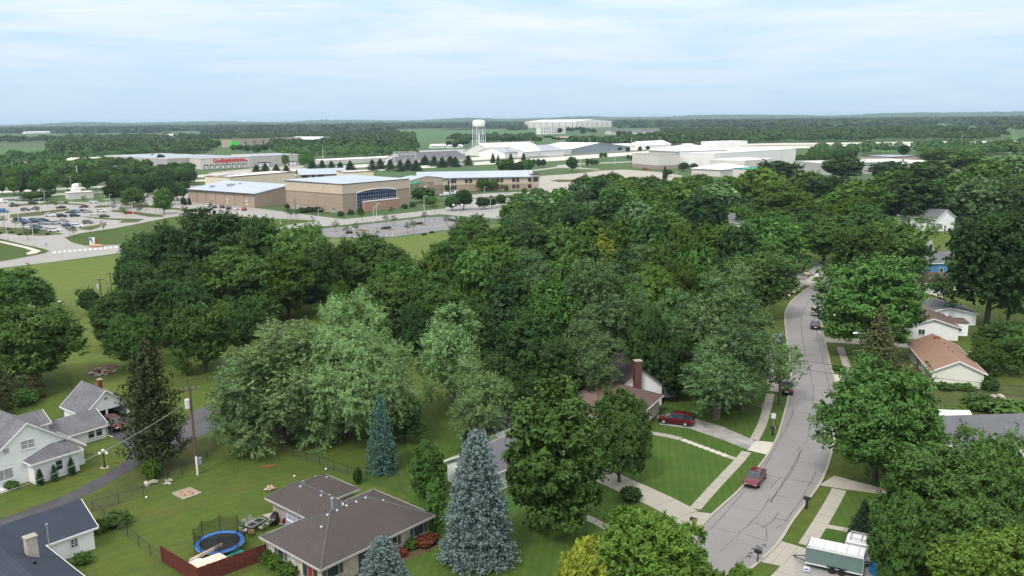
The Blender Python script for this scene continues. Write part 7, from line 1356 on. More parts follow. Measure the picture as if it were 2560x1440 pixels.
LM2 = [(324, 535, 'lone red car'), (210, 519, 'dark maroon sedan'), (234, 508, 'far white wagon'), (188, 542, 'dark navy wagon'), (262, 543, 'dark green sedan'), (169, 566, 'bright blue sedan'), (137, 579, 'nearest white wagon'), (236, 610, 'campus sign'), (65, 527, 'grey wagon by the yellow island'), (118, 628, 'stop sign'), (20, 600, 'left edge lamp post'), (86, 600, 'exit road lamp post'), (49, 552, 'near row navy wagon'), (377, 506, 'lamp post before the dark pines'),
       (935, 557, 'left window lamp post'), (1061, 541, 'grass strip lamp post'), (1146, 560, 'two-globe lamp post'), (838, 600, 'double-armed utility pole'), (740, 542, 'thin dark pole'), (905, 576, 'leftmost bay island'), (965, 573, 'second bay island'), (1047, 561, 'third bay island'), (1130, 552, 'last bay island'), (611, 525, 'red car by the fieldhouse'), (600, 405, 'lettered warehouse'), (780, 430, 'office block'), (900, 430, 'cream stair block'), (1000, 405, 'highway gantry'), (1060, 400, 'brown lodge'), (1126, 443, 'flagpole'), (1198, 380, 'water tower')]
# the big mass left of centre
T('D', 350, 585, 120, 17, 'dark cedar-like tree, left end of the dark mass', var=2); T('D', 425, 560, 120, 19, 'dark tree second in the dark mass', var=1); T('D', 535, 520, 230, 22, 'tallest tree of the dark mass left of centre', var=0); T('D', 640, 545, 150, 20, 'dark tree right of the tallest one', var=2)
T('M', 745, 560, 180, 19, 'leafy tree in front of the gymnasium lawn', var=3); T('M', 590, 622, 220, 16, 'pale leafy tree in front of the dark mass', var=0); T('B', 712, 630, 160, 15, 'bright green round-topped tree in front of the dark mass', var=2); T('D', 800, 610, 110, 16, 'dark tree behind the bright round-topped one'); T('D', 460, 640, 160, 15, 'dark low tree at the front of the dark mass'); T('D', 330, 650, 110, 13, 'dark tree at the field edge, lowest of the dark mass'); T('D', 385, 668, 150, 15, 'dark bulky tree at the foot of the dark mass, left'); T('D', 465, 700, 140, 13, 'dark tree at the foot of the dark mass, right')
T('G', 310, 640, 60, 12, 'dark narrow evergreen at the field edge', var=0)
T('O', 935, 588, 180, 17, 'olive tinted tree left of the centre lawn', var=0); T('O', 870, 600, 90, 16, 'olive tree just below the visitor lot'); T('M', 1000, 650, 170, 15, 'green tree below the centre lawn'); T('B', 850, 705, 70, 11, 'small bright tree between the dark ones'); T('O', 960, 690, 170, 15, 'dull reddish green tree behind the silver maples')
T('M', 1095, 690, 190, 15, 'green tree behind the slender silver maple'); T('G', 1262, 690, 140, 16, 'tall pine with layered branches, centre', yb=930, var=1); T('M', 1130, 590, 140, 15, 'bushy tree at the near end of the centre lawn'); T('B', 1235, 600, 170, 16, 'spiky light green tree, centre'); T('SD', 1345, 625, 190, 17, 'silver-topped tree right of the light green one', var=2)
T('M', 1180, 540, 120, 14, 'green tree beside the globe lamp post'); T('SD', 1300, 522, 140, 15, 'silvery round tree at the school edge of the woods', var=2); T('D', 1435, 520, 150, 17, 'dark round tree in the middle of the woods', var=2); T('Y', 1512, 588, 88, 14, 'lone yellow-green tree in the middle of the woods', var=0); T('SD', 1610, 610, 170, 16, 'silvery green tree right of the lone yellow-green one', var=2)
T('SD', 1500, 648, 280, 20.5, 'tall silver-leaved tree at the centre right', var=1, yb=950, rz=1.0); T('M', 1390, 700, 190, 17, 'dark green tree left of the tall silver-leaved one', var=1); T('D', 1330, 780, 190, 14, 'dark tree in the shade at the centre'); T('SD', 1480, 800, 180, 14, 'lower silver tree in front of the tall one', var=2); T('D', 1390, 850, 150, 11, 'dark leafy tree in the shade behind the clumpy one')
T('SD', 1800, 665, 270, 19.5, 'big silvery maple over the street bend', var=1, yb=985, rz=2.5); T('SD', 1700, 720, 170, 17, 'silvery maple left of the big one at the bend', var=2); T('SD', 1870, 780, 210, 15, 'silvery maple nearest the sidewalk', var=2, rz=1.3); T('X', 1958, 835, 150, 11, 'half bare maple with branches hanging over the street'); T('SD', 1800, 850, 230, 12, 'low silvery maple above the rail fence', var=2); T('D', 1690, 830, 130, 11, 'shaded tree behind the brick chimney')
T('D', 1620, 760, 120, 15, 'dark tree between the silvery maples')
T('B', 1785, 560, 130, 15, 'bright upright tree among the right-hand woods', var=2); T('D', 1690, 530, 140, 16, 'dark wide tree among the right-hand woods'); T('B', 1700, 560, 90, 14, 'bright small crown beside the dark wide one'); T('M', 1935, 540, 190, 18, 'green feathery tree right of the bright upright one'); T('O', 1905, 625, 180, 15, 'olive-brown tree left of the street end')
T('B', 1965, 462, 160, 17, 'bright round-topped tree behind the feathery one', var=2); T('B', 2125, 496, 120, 16, 'light green spiky tree above the cross street'); T('M', 2060, 540, 160, 17, 'green tree beside the street end', yb=660, var=2); T('M', 2230, 545, 220, 18, 'wide pale green tree above the large street tree'); T('M', 2150, 560, 160, 17, 'green tree behind the large street tree'); T('D', 2530, 440, 190, 18, 'dark green tree at the right edge above the huge one'); T('O', 2480, 460, 150, 16, 'olive green tree at the right edge'); T('M', 1840, 640, 130, 13, 'green tree above the silvery maples at the bend'); T('D', 1760, 640, 120, 13, 'dark tree above the silvery maples')
T('M', 1560, 700, 110, 15, 'green tree between the tall silver tree and the silvery maple'); T('D', 1235, 880, 120, 10, 'dark shaded tree right of the drooping silver maples'); T('D', 1300, 925, 110, 8, 'low dark tree at the back of the lawn, centre'); T('D', 1190, 760, 120, 13, 'dark tree behind the slender silver maple'); T('D', 1040, 760, 90, 11, 'dark tree in the gap left of the slender silver maple'); T('D', 1010, 1000, 110, 6, 'low dark tree right behind the narrow blue-green spruce')
T('B', 1700, 655, 110, 14, 'bright green tree above the silvery maples')
# bank of woods further back, placed crown by crown
QUEUE = []
def in_road(a, b_): return any((a - m.x) ** 2 + (b_ - m.y) ** 2 < 8.5 ** 2 for m in MIDS)
MIDS = [(p + q) / 2 for p, q in zip(Lp[::2], Rp[::2])]
def Q(k, x, y, w, h_):
    b = G(x, y, h_)
    if in_road(b.x, b.y): return
    wm = w * math.hypot(b.y, H_CAM * .2) / F_PX; (None if hides(x, y, w, b, h_) else QUEUE.append((w * h_ / wm, k, (b.x, b.y), wm, h_, x, y))); TREES.append((b.x, b.y, wm / 2))
far = [('d', 1452, 458, 60), ('m', 1495, 442, 70), ('b', 1530, 432, 80), ('m', 1585, 442, 90), ('d', 1625, 440, 80), ('m', 1660, 450, 80), ('b', 1705, 442, 80), ('m', 1750, 436, 80), ('d', 1820, 440, 80), ('m', 1400, 470, 70), ('d', 1360, 485, 60), ('m', 1545, 462, 90), ('m', 1870, 440, 90), ('d', 1330, 505, 80),
       ('b', 1560, 448, 90), ('m', 1500, 452, 80), ('d', 1470, 438, 100), ('d', 1400, 500, 110), ('m', 1350, 480, 90), ('m', 1290, 500, 90), ('d', 1540, 480, 120), ('m', 1620, 470, 120), ('b', 1690, 462, 110), ('s', 1590, 500, 110), ('d', 1760, 480, 120),
       ('m', 1660, 505, 120), ('b', 1740, 450, 80), ('m', 1800, 455, 100), ('d', 1870, 470, 130), ('s', 1900, 418, 130), ('d', 1950, 402, 120), ('o', 2020, 428, 110), ('d', 2110, 390, 110), ('d', 2080, 440, 100), ('d', 2150, 450, 150), ('d', 2225, 402, 90), ('b', 2240, 425, 110), ('m', 2200, 470, 130),
       ('d', 2290, 440, 140), ('m', 2330, 400, 110), ('o', 2300, 470, 120), ('d', 2350, 450, 150), ('m', 2400, 430, 130), ('b', 2350, 372, 90), ('m', 2420, 380, 110), ('d', 2470, 400, 110), ('m', 2520, 385, 120), ('s', 2450, 440, 120), ('m', 1990, 500, 120), ('d', 2040, 480, 120), ('m', 1850, 520, 120), ('d', 1810, 520, 110),
       ('m', 1480, 545, 120), ('b', 1560, 550, 120), ('d', 1620, 550, 120), ('m', 1390, 560, 120), ('d', 1330, 570, 120), ('m', 1260, 560, 110), ('m', 1450, 590, 120), ('d', 1560, 620, 110), ('m', 1660, 600, 110), ('d', 1850, 570, 110), ('m', 1740, 600, 110), ('d', 2000, 570, 120), ('m', 2290, 510, 120), ('d', 2380, 500, 130), ('m', 2440, 495, 120), ('b', 2330, 540, 90),
       ('d', 2170, 510, 110), ('m', 2060, 600, 110), ('m', 1180, 620, 110), ('d', 1090, 640, 100), ('m', 1420, 640, 110), ('d', 1270, 650, 110), ('m', 1640, 660, 100), ('d', 1860, 700, 100), ('d', 2500, 350, 80), ('b', 2540, 355, 80), ('m', 2570, 430, 110)]
KL = {'m': 'medium green', 'd': 'dark green', 'b': 'bright green', 's': 'silvery green', 'o': 'olive', 'y': 'yellow-green'}
for k, x, y, w in far:
    side = 'left of' if x < 1900 else 'right of'; row = 'back rows' if y < 480 else 'middle rows'
    k = rnd.choice([k, k, k, k, k, k, 'b', 's']); Q(k, x, y, w * 1.08, max(13, min(20, w / 6.6)) * rnd.uniform(.93, 1.07))
# tree belts left and behind the school
belt = [('d', 300, 372, 60), ('d', 260, 368, 60), ('d', 210, 372, 60), ('d', 165, 380, 50), ('d', 345, 378, 60), ('d', 390, 385, 40), ('b', 180, 400, 60), ('m', 120, 412, 60), ('m', 60, 415, 60), ('m', 20, 410, 50), ('b', 150, 388, 50), ('m', 235, 395, 60), ('m', 300, 392, 70), ('m', 350, 398, 60), ('d', 105, 378, 26), ('d', 85, 392, 26), ('d', 40, 388, 30),
        ('d', 310, 418, 80), ('d', 360, 420, 80), ('d', 300, 440, 60), ('d', 345, 445, 80), ('d', 395, 440, 70), ('m', 470, 380, 62), ('m', 450, 405, 70), ('d', 420, 430, 70), ('d', 440, 450, 60), ('o', 440, 455, 40), ('m', 250, 425, 60), ('m', 200, 430, 60), ('m', 150, 435, 60), ('m', 100, 440, 60), ('d', 60, 438, 60), ('m', 15, 440, 60), ('d', 280, 455, 40), ('m', 330, 468, 50), ('m', 405, 470, 40),
        ('d', 905, 340, 40), ('d', 945, 330, 60), ('d', 985, 335, 50), ('d', 1015, 345, 40), ('d', 870, 355, 40), ('m', 840, 345, 50), ('m', 820, 360, 40), ('m', 700, 355, 40), ('m', 650, 360, 40), ('m', 520, 350, 60), ('d', 490, 340, 50), ('m', 430, 350, 60), ('m', 390, 355, 50), ('d', 560, 330, 40), ('m', 600, 360, 50), ('m', 720, 385, 30), ('m', 765, 385, 40),
        ('d', 1430, 392, 28), ('d', 1474, 396, 20), ('m', 1488, 398, 18), ('d', 1290, 403, 40), ('d', 1340, 396, 24), ('d', 1353, 397, 24), ('m', 1320, 398, 28), ('m', 1262, 398, 36), ('d', 1800, 356, 24), ('m', 2050, 378, 50), ('m', 2090, 372, 50), ('m', 2010, 385, 40), ('d', 2260, 362, 26), ('d', 2130, 372, 26), ('m', 1508, 380, 20), ('m', 1575, 385, 18), ('d', 1225, 340, 30), ('d', 1130, 350, 30), ('d', 1160, 348, 30), ('d', 1550, 366, 10), ('d', 1570, 366, 12), ('d', 1600, 365, 10), ('d', 1620, 364, 10),
        ('m', 1780, 320, 60), ('d', 1730, 318, 60), ('d', 1690, 320, 60), ('m', 1850, 318, 70), ('d', 1900, 316, 60), ('m', 1960, 318, 70), ('m', 2030, 316, 60), ('d', 2100, 322, 70), ('b', 2080, 322, 40), ('m', 2160, 318, 70), ('d', 2220, 322, 70), ('m', 2280, 320, 60), ('b', 2400, 312, 40), ('d', 2440, 318, 70), ('d', 2490, 318, 50), ('m', 2340, 322, 60), ('d', 2380, 322, 50),
        ('d', 1400, 318, 60), ('d', 1440, 316, 50), ('m', 1470, 320, 40), ('m', 1560, 325, 40), ('m', 1610, 330, 40), ('m', 1660, 330, 40), ('d', 1340, 340, 30), ('d', 1370, 338, 24), ('d', 1390, 342, 20), ('d', 1300, 338, 40), ('d', 1265, 340, 30)]
for k, x, y, w in belt:
    h_ = 12 if y > 330 else 16; z = 'left' if x < 480 else 'behind the school' if x < 1300 else 'beyond the highway on the right' if y < 345 else 'around the right-hand school grounds'
    h_ = h_ if w > 24 else 7; b_ = G(x, y, h_); nn = max(1, math.ceil(w * b_.y / F_PX / (h_ * .95)))
    for q_ in range(nn): Q(k, x + (q_ - (nn - 1) / 2) * w / nn, y + rnd.uniform(-.6, 1.2) * (nn > 1), w / nn * 1.25, h_ * rnd.uniform(.85, 1.1))
PG = 'dark pines in the row behind the school'
for i, x in enumerate([805, 828, 850, 875, 640, 662, 690, 715, 780, 930, 950, 975, 1000, 1020, 1040, 1062, 1085, 1105, 1125, 1138, 1170]):
    T('G', x, (388 if x > 1050 else 396 if x > 900 else 400 if x > 760 else 408) + (i * 7) % 5, 34, 9.5, near('dark pine in the row,', x, 405), PG)
for x, y, w, l in [(1232, 382, 16, 'leftmost thin conifer by the highway'), (1245, 386, 14, 'second thin conifer by the highway'), (1277, 382, 18, 'third thin conifer by the highway, above the round trees'), (1309, 381, 18, 'fourth thin conifer by the highway')]: T('G', x, y, w, 10, l)
T('b', 880, 425, 40, 9, 'leafy light green tree behind the gymnasium roof'); T('b', 1205, 445, 34, 8, 'light green tree before the classroom wing, left of the lamp'); T('b', 1232, 448, 28, 7, 'light green tree before the classroom wing, right of the lamp')
for x, y, l in ((1118, 462, 'leftmost'), (1140, 452, 'just right of the flagpole'), (1170, 456, 'left of the light green trees'), (1265, 462, 'right of the light green trees'), (1311, 470, 'rightmost')): T('ro', x, y, 16, 5, 'small yellowing tree against the classroom wing, ' + l, 'small yellowing trees by the classroom wing')
T('m', 1058, 468, 62, 8, 'leafy tree at the right corner of the gymnasium'); T('m', 1075, 490, 34, 5.5, 'smaller leafy tree right of the gymnasium corner'); T('d', 1158, 475, 52, 9.5, 'dense dark tree on the school lot'); T('d', 1130, 490, 44, 7, 'dark tree just left of the dense dark one'); T('d', 1205, 492, 34, 6, 'small dark tree on the school lot, third from left'); T('d', 1228, 490, 30, 6, 'small dark tree on the school lot, fourth from left'); T('d', 1252, 486, 30, 6, 'small dark tree on the school lot, rightmost')
T('o', 1345, 470, 50, 8, 'thin grey-green tree at the end block of the classroom wing'); T('m', 1300, 482, 60, 7, 'low tree group edge below the classroom wing')
T('c', 1662, 418, 13, 10, 'tall thin dark conifer beside the pale school lot', yb=452); T('d', 1710, 406, 30, 7, 'round dark tree before the white lobby, left'); T('d', 1735, 408, 24, 6, 'round dark tree before the white lobby, right'); T('d', 1670, 424, 26, 5, 'round shrub-like tree by the pale lot')
for x, y, w, l in ((776, 524, 46, 'middle'), (795, 524, 46, 'right'), (757, 526, 40, 'left')): tree('u', G(x, y + 6)[:2], 5.5, 2.6, 'large rounded hedge shrub against the gymnasium side wall, %s of three' % l, 'hedge shrubs at the gymnasium side')
for x, y, l in ((721, 521, 'dark bush at the left corner of the gymnasium'), (852, 541, 'dark bush at the front corner of the gymnasium'), (878, 537, 'dark bush left of the arched window'), (901, 534, 'dark bush at the foot of the arched window'), (1012, 522, 'dark bush below the right end of the gymnasium'), (1032, 518, 'dark bush just past the right end of the gymnasium')): tree('u', G(x, y)[:2], 3.6, 2.6, l)
for x, y, l in ((457, 511, 'left one of the near pair'), (463, 513, 'right one of the near pair'), (474, 512, 'single one nearest the fieldhouse'), (394, 519, 'farthest left'), (400, 520, 'second from the left'), (413, 521, 'third from the left'), (420, 521, 'fourth from the left'), (567, 548, 'lone one before the cars')): tree('c', G(x, y)[:2], 2.2, 3.6, 'small dark conifer by the fieldhouse, ' + l, 'small conifers left of the fieldhouse')
SG = 'saplings on the car park islands'
for x, y in [(285, 530), (306, 536), (318, 524), (350, 527), (366, 526), (389, 530), (400, 527), (313, 543), (350, 538), (175, 590), (185, 594), (260, 580), (142, 524), (120, 520), (92, 538), (210, 508), (840, 580), (868, 592), (890, 584), (965, 563), (985, 566), (905, 552), (980, 541), (1034, 578), (1062, 556), (1088, 532), (1117, 565), (1020, 585), (70, 600), (40, 572), (10, 566), (720, 545), (728, 548), (745, 548)]:
    tree('t', G(x, y)[:2], 3.4, 4.6, near('thin sapling', x, y), SG)
for x, y in [(60, 566), (20, 575), (50, 588), (90, 583), (130, 507), (165, 508), (270, 517), (30, 510), (82, 584), (120, 588), (0, 585), (30, 583), (965, 572), (972, 571), (958, 573), (1045, 561), (1052, 560), (1128, 552), (1134, 553), (870, 584), (876, 583), (1060, 588), (1080, 583)]:
    tree('u', G(x, y)[:2], 2.2, .9, near('low planted shrub', x, y), 'low shrubs on the car park islands')
for x, y, w, l in [(75, 498, 50, 'left of the utility pole'), (105, 496, 40, 'at the foot of the utility pole'), (120, 490, 36, 'nearest the monument building')]: T('m', x, y - 18, w, 5, 'low leafy tree by the service road, ' + l)
# garden plants near the houses
for x, y, s_, hh_, k, l in [(1575, 1250, 2.9, 1.7, 'u', 'dark rounded clipped bush beside the long concrete drive'), (383, 1195, 2.6, 2.6, 'ub', 'bright green bush on the lower edge of the ragged cedar'), (700, 1418, 2.6, 1.4, 'ub', 'leafy green plant bed at the ranch house end wall, right part'), (675, 1408, 2.0, 1.3, 'ub', 'leafy green plant bed at the ranch house end wall, left part'), (725, 1440, 2.4, 1.3, 'ub', 'leafy green plant bed at the ranch house end wall, lowest part'),
    (1025, 1372, 1.7, 1.3, 'um', 'light green shrub under the ranch house window'), (1060, 1362, 2.6, 1.1, 'ur', 'rusty red shrub right of the light green one'), (1082, 1356, 1.6, 1.0, 'ur', 'small rusty shrub at the right corner of the ranch house'), (855, 1432, 1.3, .8, 'ur', 'red shrub by the ranch house front door'), (1000, 1388, 1.8, .8, 'ur', 'low rusty shrub behind the front spruce'),
    (208, 1408, 2.0, 1.2, 'um', 'leafy bush at the corner of the navy roof'), (250, 1330, 2.0, 1.5, 'ub', 'green bush at the right wall of the navy-roofed house'), (296, 1312, 3.2, 1.5, 'um', 'tangled brownish bush on the chain-link fence'), (895, 1210, 1.2, 2.2, 'u', 'thin dark evergreen behind the ranch house'), (1165, 1105, 1.8, 2.0, 'u', 'dark bush left of the garden shed'), (1250, 1090, 2.4, 1.6, 'ub', 'green bush right of the garden shed'),
    (2097, 925, 2.6, .9, 'ub', 'low green hedge at the end of the right verge'), (2360, 972, 3.5, 1.1, 'um', 'low hedge along the gable of the rust-roofed house, left part'), (2410, 974, 3.5, 1.1, 'um', 'low hedge along the gable of the rust-roofed house, right part'), (2475, 975, 3.0, 2.2, 'u', 'dark shrub right of the rust-roofed house'), (2140, 985, 2.0, 1.4, 'ur', 'reddish shrub below the brownish spruce'), (2520, 765, 1.6, 2.6, 'c', 'small dark conifer on the far right lawn'), (2350, 770, 2.6, 2.4, 'u', 'dark shrub beside the flat dark grey roof'),
    (30, 1222, 1.8, 1.0, 'um', 'small garden shrub at the foot of the left white house'), (2450, 1020, 6, 2.2, 'um', 'rough green thicket below the rust-roofed house, left part'), (2530, 1040, 7, 2.4, 'um', 'rough green thicket below the rust-roofed house, right part'), (2390, 1060, 5, 2.6, 'ub', 'leafy thicket behind the slate roofed bungalow'), (60, 1010, 5, 2.2, 'um', 'low bushes behind the left white house')]:
    p = G(x, y); tree(k, (p.x, p.y), s_, hh_, l)
for x, y, l in ((102, 1213, 'left'), (138, 1202, 'middle'), (181, 1188, 'right')): tree('c', G(x, y)[:2], .9, 2.0 if l != 'right' else 2.3, 'slim pointed conifer against the sun room wall, %s of three' % l, 'pointed conifers at the white house')
# filling of the woods: crowns between the placed ones, where the ground is hidden
def inpoly(x, y, P):
    c = False; j = len(P) - 1
    for i in range(len(P)):
        if (P[i][1] > y) != (P[j][1] > y) and x < (P[j][0] - P[i][0]) * (y - P[i][1]) / (P[j][1] - P[i][1]) + P[i][0]: c = not c
        j = i
    return c
def fill(poly, step, hr, kinds, label, group, seed, mind=.62, wr=(.75, 1.0)):
    rg = random.Random(seed); P = [tuple(G(*p)[:2]) for p in poly]; xs = [p[0] for p in P]; ys = [p[1] for p in P]; y = min(ys); n = 0
    while y < max(ys):
        x = min(xs)
        while x < max(xs):
            a, b = x + rg.uniform(-.35, .35) * step, y + rg.uniform(-.35, .35) * step; w = step * rg.uniform(*wr) * 1.15
            if inpoly(a, b, P) and all((a - t[0]) ** 2 + (b - t[1]) ** 2 > ((t[2] + w / 2) * mind) ** 2 for t in TREES):
                k = kinds[rg.randrange(len(kinds))]
                if in_road(a, b): continue
                if hides(1280 + F_PX * a / b, HOR + F_PX * (H_CAM - 9) / b - F_PX * a / b * .0109, w * F_PX / b, (a, b), 9): continue
                QUEUE.append((-1, k, (a, b), w, rg.uniform(*hr), 0, 0)); TREES.append((a, b, w / 2)); n += 1
            x += step
        y += step
    return n
n = fill([(1270, 640), (1330, 585), (1400, 555), (1500, 535), (1720, 525), (1850, 535), (1880, 560), (1870, 600), (1930, 700), (1900, 760), (1800, 900), (1700, 940), (1420, 960), (1300, 900)], 11, (7, 10), 'mddbs', '%s crown deep between the larger trees of the central woods', 'central woods', 3)
n += fill([(1900, 540), (2000, 500), (2300, 490), (2650, 480), (2650, 560), (2350, 560), (2280, 560), (2000, 640), (1900, 560)], 13, (7, 10.5), 'mddbo', '%s crown deep between the larger trees of the right-hand woods', 'right-hand woods', 4)
n += fill([(310, 700), (420, 690), (700, 690), (1000, 720), (1150, 790), (1160, 850), (1000, 800), (830, 800), (640, 850), (450, 790), (330, 760)], 9.5, (7, 10), 'mddo', '%s crown deep in the woods behind the silver maples', 'left woods', 5)
n += fill([(-60, 450), (270, 442), (470, 440), (490, 462), (400, 480), (270, 480), (250, 452), (-60, 462)], 13, (9, 12), 'mdd', '%s tree low in the belt behind the car park', 'car park belt', 6)
print('fill', n, 'trees', len(TREES))

# the largest of the crowded crowns stay single trees, the rest become one mass of woodland
QUEUE.sort(key=lambda q: -q[0]); n_named = sum(1 for o in S.objects if o.name.startswith('shade_tree')); keep = max(0, 290 - n_named)
LM = [(1198, 340, 'water tower'), (1430, 310, 'distribution hall'), (1372, 326, 'white hotel'), (610, 356, 'brick office'), (600, 395, 'lettered warehouse'), (215, 400, 'cream round-edged hall'), (200, 482, 'white monument building'), (567, 495, 'low fieldhouse'), (860, 490, 'school gymnasium'), (1215, 455, 'classroom wing'),
      (1068, 400, 'brown lodge'), (780, 354, 'white barn'), (70, 375, 'left crop field'), (1270, 380, 'twin-peaked white hangar'), (1350, 385, 'white tent hall'), (1470, 378, 'white long barn'), (1640, 405, 'white school block'), (1710, 375, 'pyramid-roofed hall'), (1880, 395, 'long white school wing'), (1800, 432, 'white lobby'), (2110, 420, 'low grey flat building'),
      (2270, 422, 'brown and white building'), (2230, 398, 'long brown building'), (2531, 340, 'tall floodlight mast'), (2050, 515, 'orange-roofed house'), (2370, 556, 'white gabled house'), (1865, 560, 'gap cottage'), (1512, 620, 'lone yellow-green tree'), (1146, 540, 'two-globe lamp post'), (2060, 650, 'cross street'), (1030, 610, 'centre lawn'), (1790, 610, 'bright upright tree'), (320, 520, 'lone red car'), (45, 420, 'red-roofed barn'), (1580, 335, 'grey estate roof'), (440, 480, 'black side-road car'), (2172, 640, 'arching street tree')]
used = set()
for i, (sz_, k, b, w, h_, x, y) in enumerate(QUEUE[:keep]):
    ds_ = sorted((math.hypot(x - a, (y - c) * 1.6), a, c, nm) for a, c, nm in LM); d, a, c, nm = ds_[0]; nm2 = ds_[1][3]
    hx = '' if abs(x - a) < 8 else ('just ' if abs(x - a) < 28 else 'farther ' if abs(x - a) > 75 else '') + ('left' if x < a else 'right'); vy = '' if abs(y - c) < 7 else ('just ' if abs(y - c) < 20 else '') + ('beyond' if y < c else 'in front'); 
    pos = ' and '.join(v for v in (hx, vy) if v) or 'right beside'; wd = 'wide' if w > 14 else 'slim' if w < 9 else 'middling'
    for d, a, c, nm in ds_[:4]:
        hx = '' if abs(x - a) < 8 else ('just ' if abs(x - a) < 28 else 'farther ' if abs(x - a) > 75 else '') + ('left' if x < a else 'right'); vy = '' if abs(y - c) < 7 else ('just ' if abs(y - c) < 20 else '') + ('beyond' if y < c else 'in front')
        pos = ' and '.join(v for v in (hx, vy) if v) or 'right beside'; lb = ('%s %s tree %s of the %s' % (KL[k], wd, pos, nm)).replace('right beside of', 'beside').replace('beyond of', 'beyond')
        if lb not in used: break
    lb = lb.replace('right beside of', 'beside').replace('beyond of', 'beyond'); used.add(lb)
    tree(k, b, w, h_, lb, 'crowded trees round the ' + nm)
rest = QUEUE[keep:]
src = bpy.data.collections.new('woodland_crowns'); SRC = []
for k in ('m', 'd', 'b', 's', 'o'):
    for v in range(2):
        me = CR['lod'][(v * 2 + 'mdbso'.index(k)) % 5].copy(); me.materials.clear(); me.materials.append(M[KIND[k][2]]); o = bpy.data.objects.new('woodland_crown', me); src.objects.link(o); SRC.append(o)
order = sorted(range(len(SRC)), key=lambda i: SRC[i].name)
pos = []; rot = []; scl = []; idx = []
for q in rest:
    me0 = SRC['mdbso'.index(q[1]) * 2 + rnd.randrange(2)]; pos.append((q[2][0], q[2][1], 0)); rot.append((0, 0, rnd.uniform(0, 6.28))); scl.append((q[3] / 14, q[3] / 14, q[4] / 15)); idx.append(order.index(SRC.index(me0)))
me = bpy.data.meshes.new('woodland'); me.vertices.add(len(pos)); me.vertices.foreach_set('co', np.array(pos, dtype=np.float32).ravel())
for nm, ty, dat in (('rot', 'FLOAT_VECTOR', rot), ('scl', 'FLOAT_VECTOR', scl)): at = me.attributes.new(nm, ty, 'POINT'); at.data.foreach_set('vector', np.array(dat, dtype=np.float32).ravel())
at = me.attributes.new('idx', 'INT', 'POINT'); at.data.foreach_set('value', np.array(idx, dtype=np.int32))
wd = bpy.data.objects.new('woodland', me); COL.objects.link(wd); tag(wd, 'dense green woodland crowns packed between the single trees', 'woods', kind='stuff')
ng = bpy.data.node_groups.new('woodland', 'GeometryNodeTree'); ng.interface.new_socket('Geometry', in_out='INPUT', socket_type='NodeSocketGeometry'); ng.interface.new_socket('Geometry', in_out='OUTPUT', socket_type='NodeSocketGeometry')
gi = ng.nodes.new('NodeGroupInput'); go = ng.nodes.new('NodeGroupOutput'); ip = ng.nodes.new('GeometryNodeInstanceOnPoints'); ci = ng.nodes.new('GeometryNodeCollectionInfo')
ci.inputs['Collection'].default_value = src; ci.inputs['Separate Children'].default_value = True; ci.inputs['Reset Children'].default_value = True; ip.inputs['Pick Instance'].default_value = True
def na(nm, ty):
    n = ng.nodes.new('GeometryNodeInputNamedAttribute'); n.data_type = ty; n.inputs[0].default_value = nm; return n.outputs[0]
ng.links.new(gi.outputs[0], ip.inputs['Points']); ng.links.new(ci.outputs[0], ip.inputs['Instance']); ng.links.new(na('idx', 'INT'), ip.inputs['Instance Index']); ng.links.new(na('rot', 'FLOAT_VECTOR'), ip.inputs['Rotation']); ng.links.new(na('scl', 'FLOAT_VECTOR'), ip.inputs['Scale']); ng.links.new(ip.outputs[0], go.inputs[0])
wd.modifiers.new('woodland', 'NODES').node_group = ng
print('single', n_named + keep, 'mass', len(rest))
# ------------------------------------------------------------------ far woods (one mass each), hills, haze
def crowns_mass(name, pts, hs, rs, nq, leaf, mat, seed):
    rng = np.random.default_rng(seed); k = len(pts); d = unit(rng.normal(size=(k, nq, 3)).reshape(-1, 3)).reshape(k, nq, 3); d[:, :, 2] = np.abs(d[:, :, 2]) * 1.05 - .25
    lump = 1 + .22 * np.sin(d[:, :, 0] * 5 + rng.uniform(0, 6, (k, 1))) * np.cos(d[:, :, 1] * 4 + rng.uniform(0, 6, (k, 1)))
    c = np.empty((k, nq, 3)); c[:, :, 0] = pts[:, None, 0] + d[:, :, 0] * rs[:, None] * lump; c[:, :, 1] = pts[:, None, 1] + d[:, :, 1] * rs[:, None] * lump; c[:, :, 2] = pts[:, None, 2] + hs[:, None] * (.5 + .46 * d[:, :, 2] * lump)
    n = d + rng.normal(size=d.shape) * .35; s = np.repeat((rs * leaf)[:, None], nq, 1).ravel()
    o = link(name, leaves_mesh(name, c.reshape(-1, 3), n.reshape(-1, 3), s, .8, rng), mat); return o
def scatter(n, zr, seed, woods, fields=(), clump=.0, mind=6.0, xk=.78):
    rng = np.random.default_rng(seed); out = []; cell = {}; t = 0; grid = rng.uniform(0, 1, (64, 64))
    def val(x, y, s):
        u, v = x / s + 100, y / s + 100; i, j = int(u) % 63, int(v) % 63; fu, fv = u % 1, v % 1
        return (grid[i, j] * (1 - fu) + grid[i + 1, j] * fu) * (1 - fv) + (grid[i, j + 1] * (1 - fu) + grid[i + 1, j + 1] * fu) * fv
    while len(out) < n and t < n * 14:
        t += 1; y = 1 / rng.uniform(1 / zr[1], 1 / zr[0]); x = rng.uniform(-xk, xk) * y
        px = 1280 + F_PX * x / y; py = HOR + F_PX * (H_CAM / y) - (px - 1280) * .0109
        if woods and not any(inpoly(px, py, f) for f in woods): continue
        if any(inpoly(px, py, f) for f in fields): continue
        if clump and val(x, y * .5, y * .05 + 40) < clump: continue
        m = mind * (1 + y / 1500); kx, ky = int(x / m), int(y / m)
        if (kx, ky) in cell: continue
        cell[(kx, ky)] = 1; out.append((x, y, 0))
    return np.array(out)
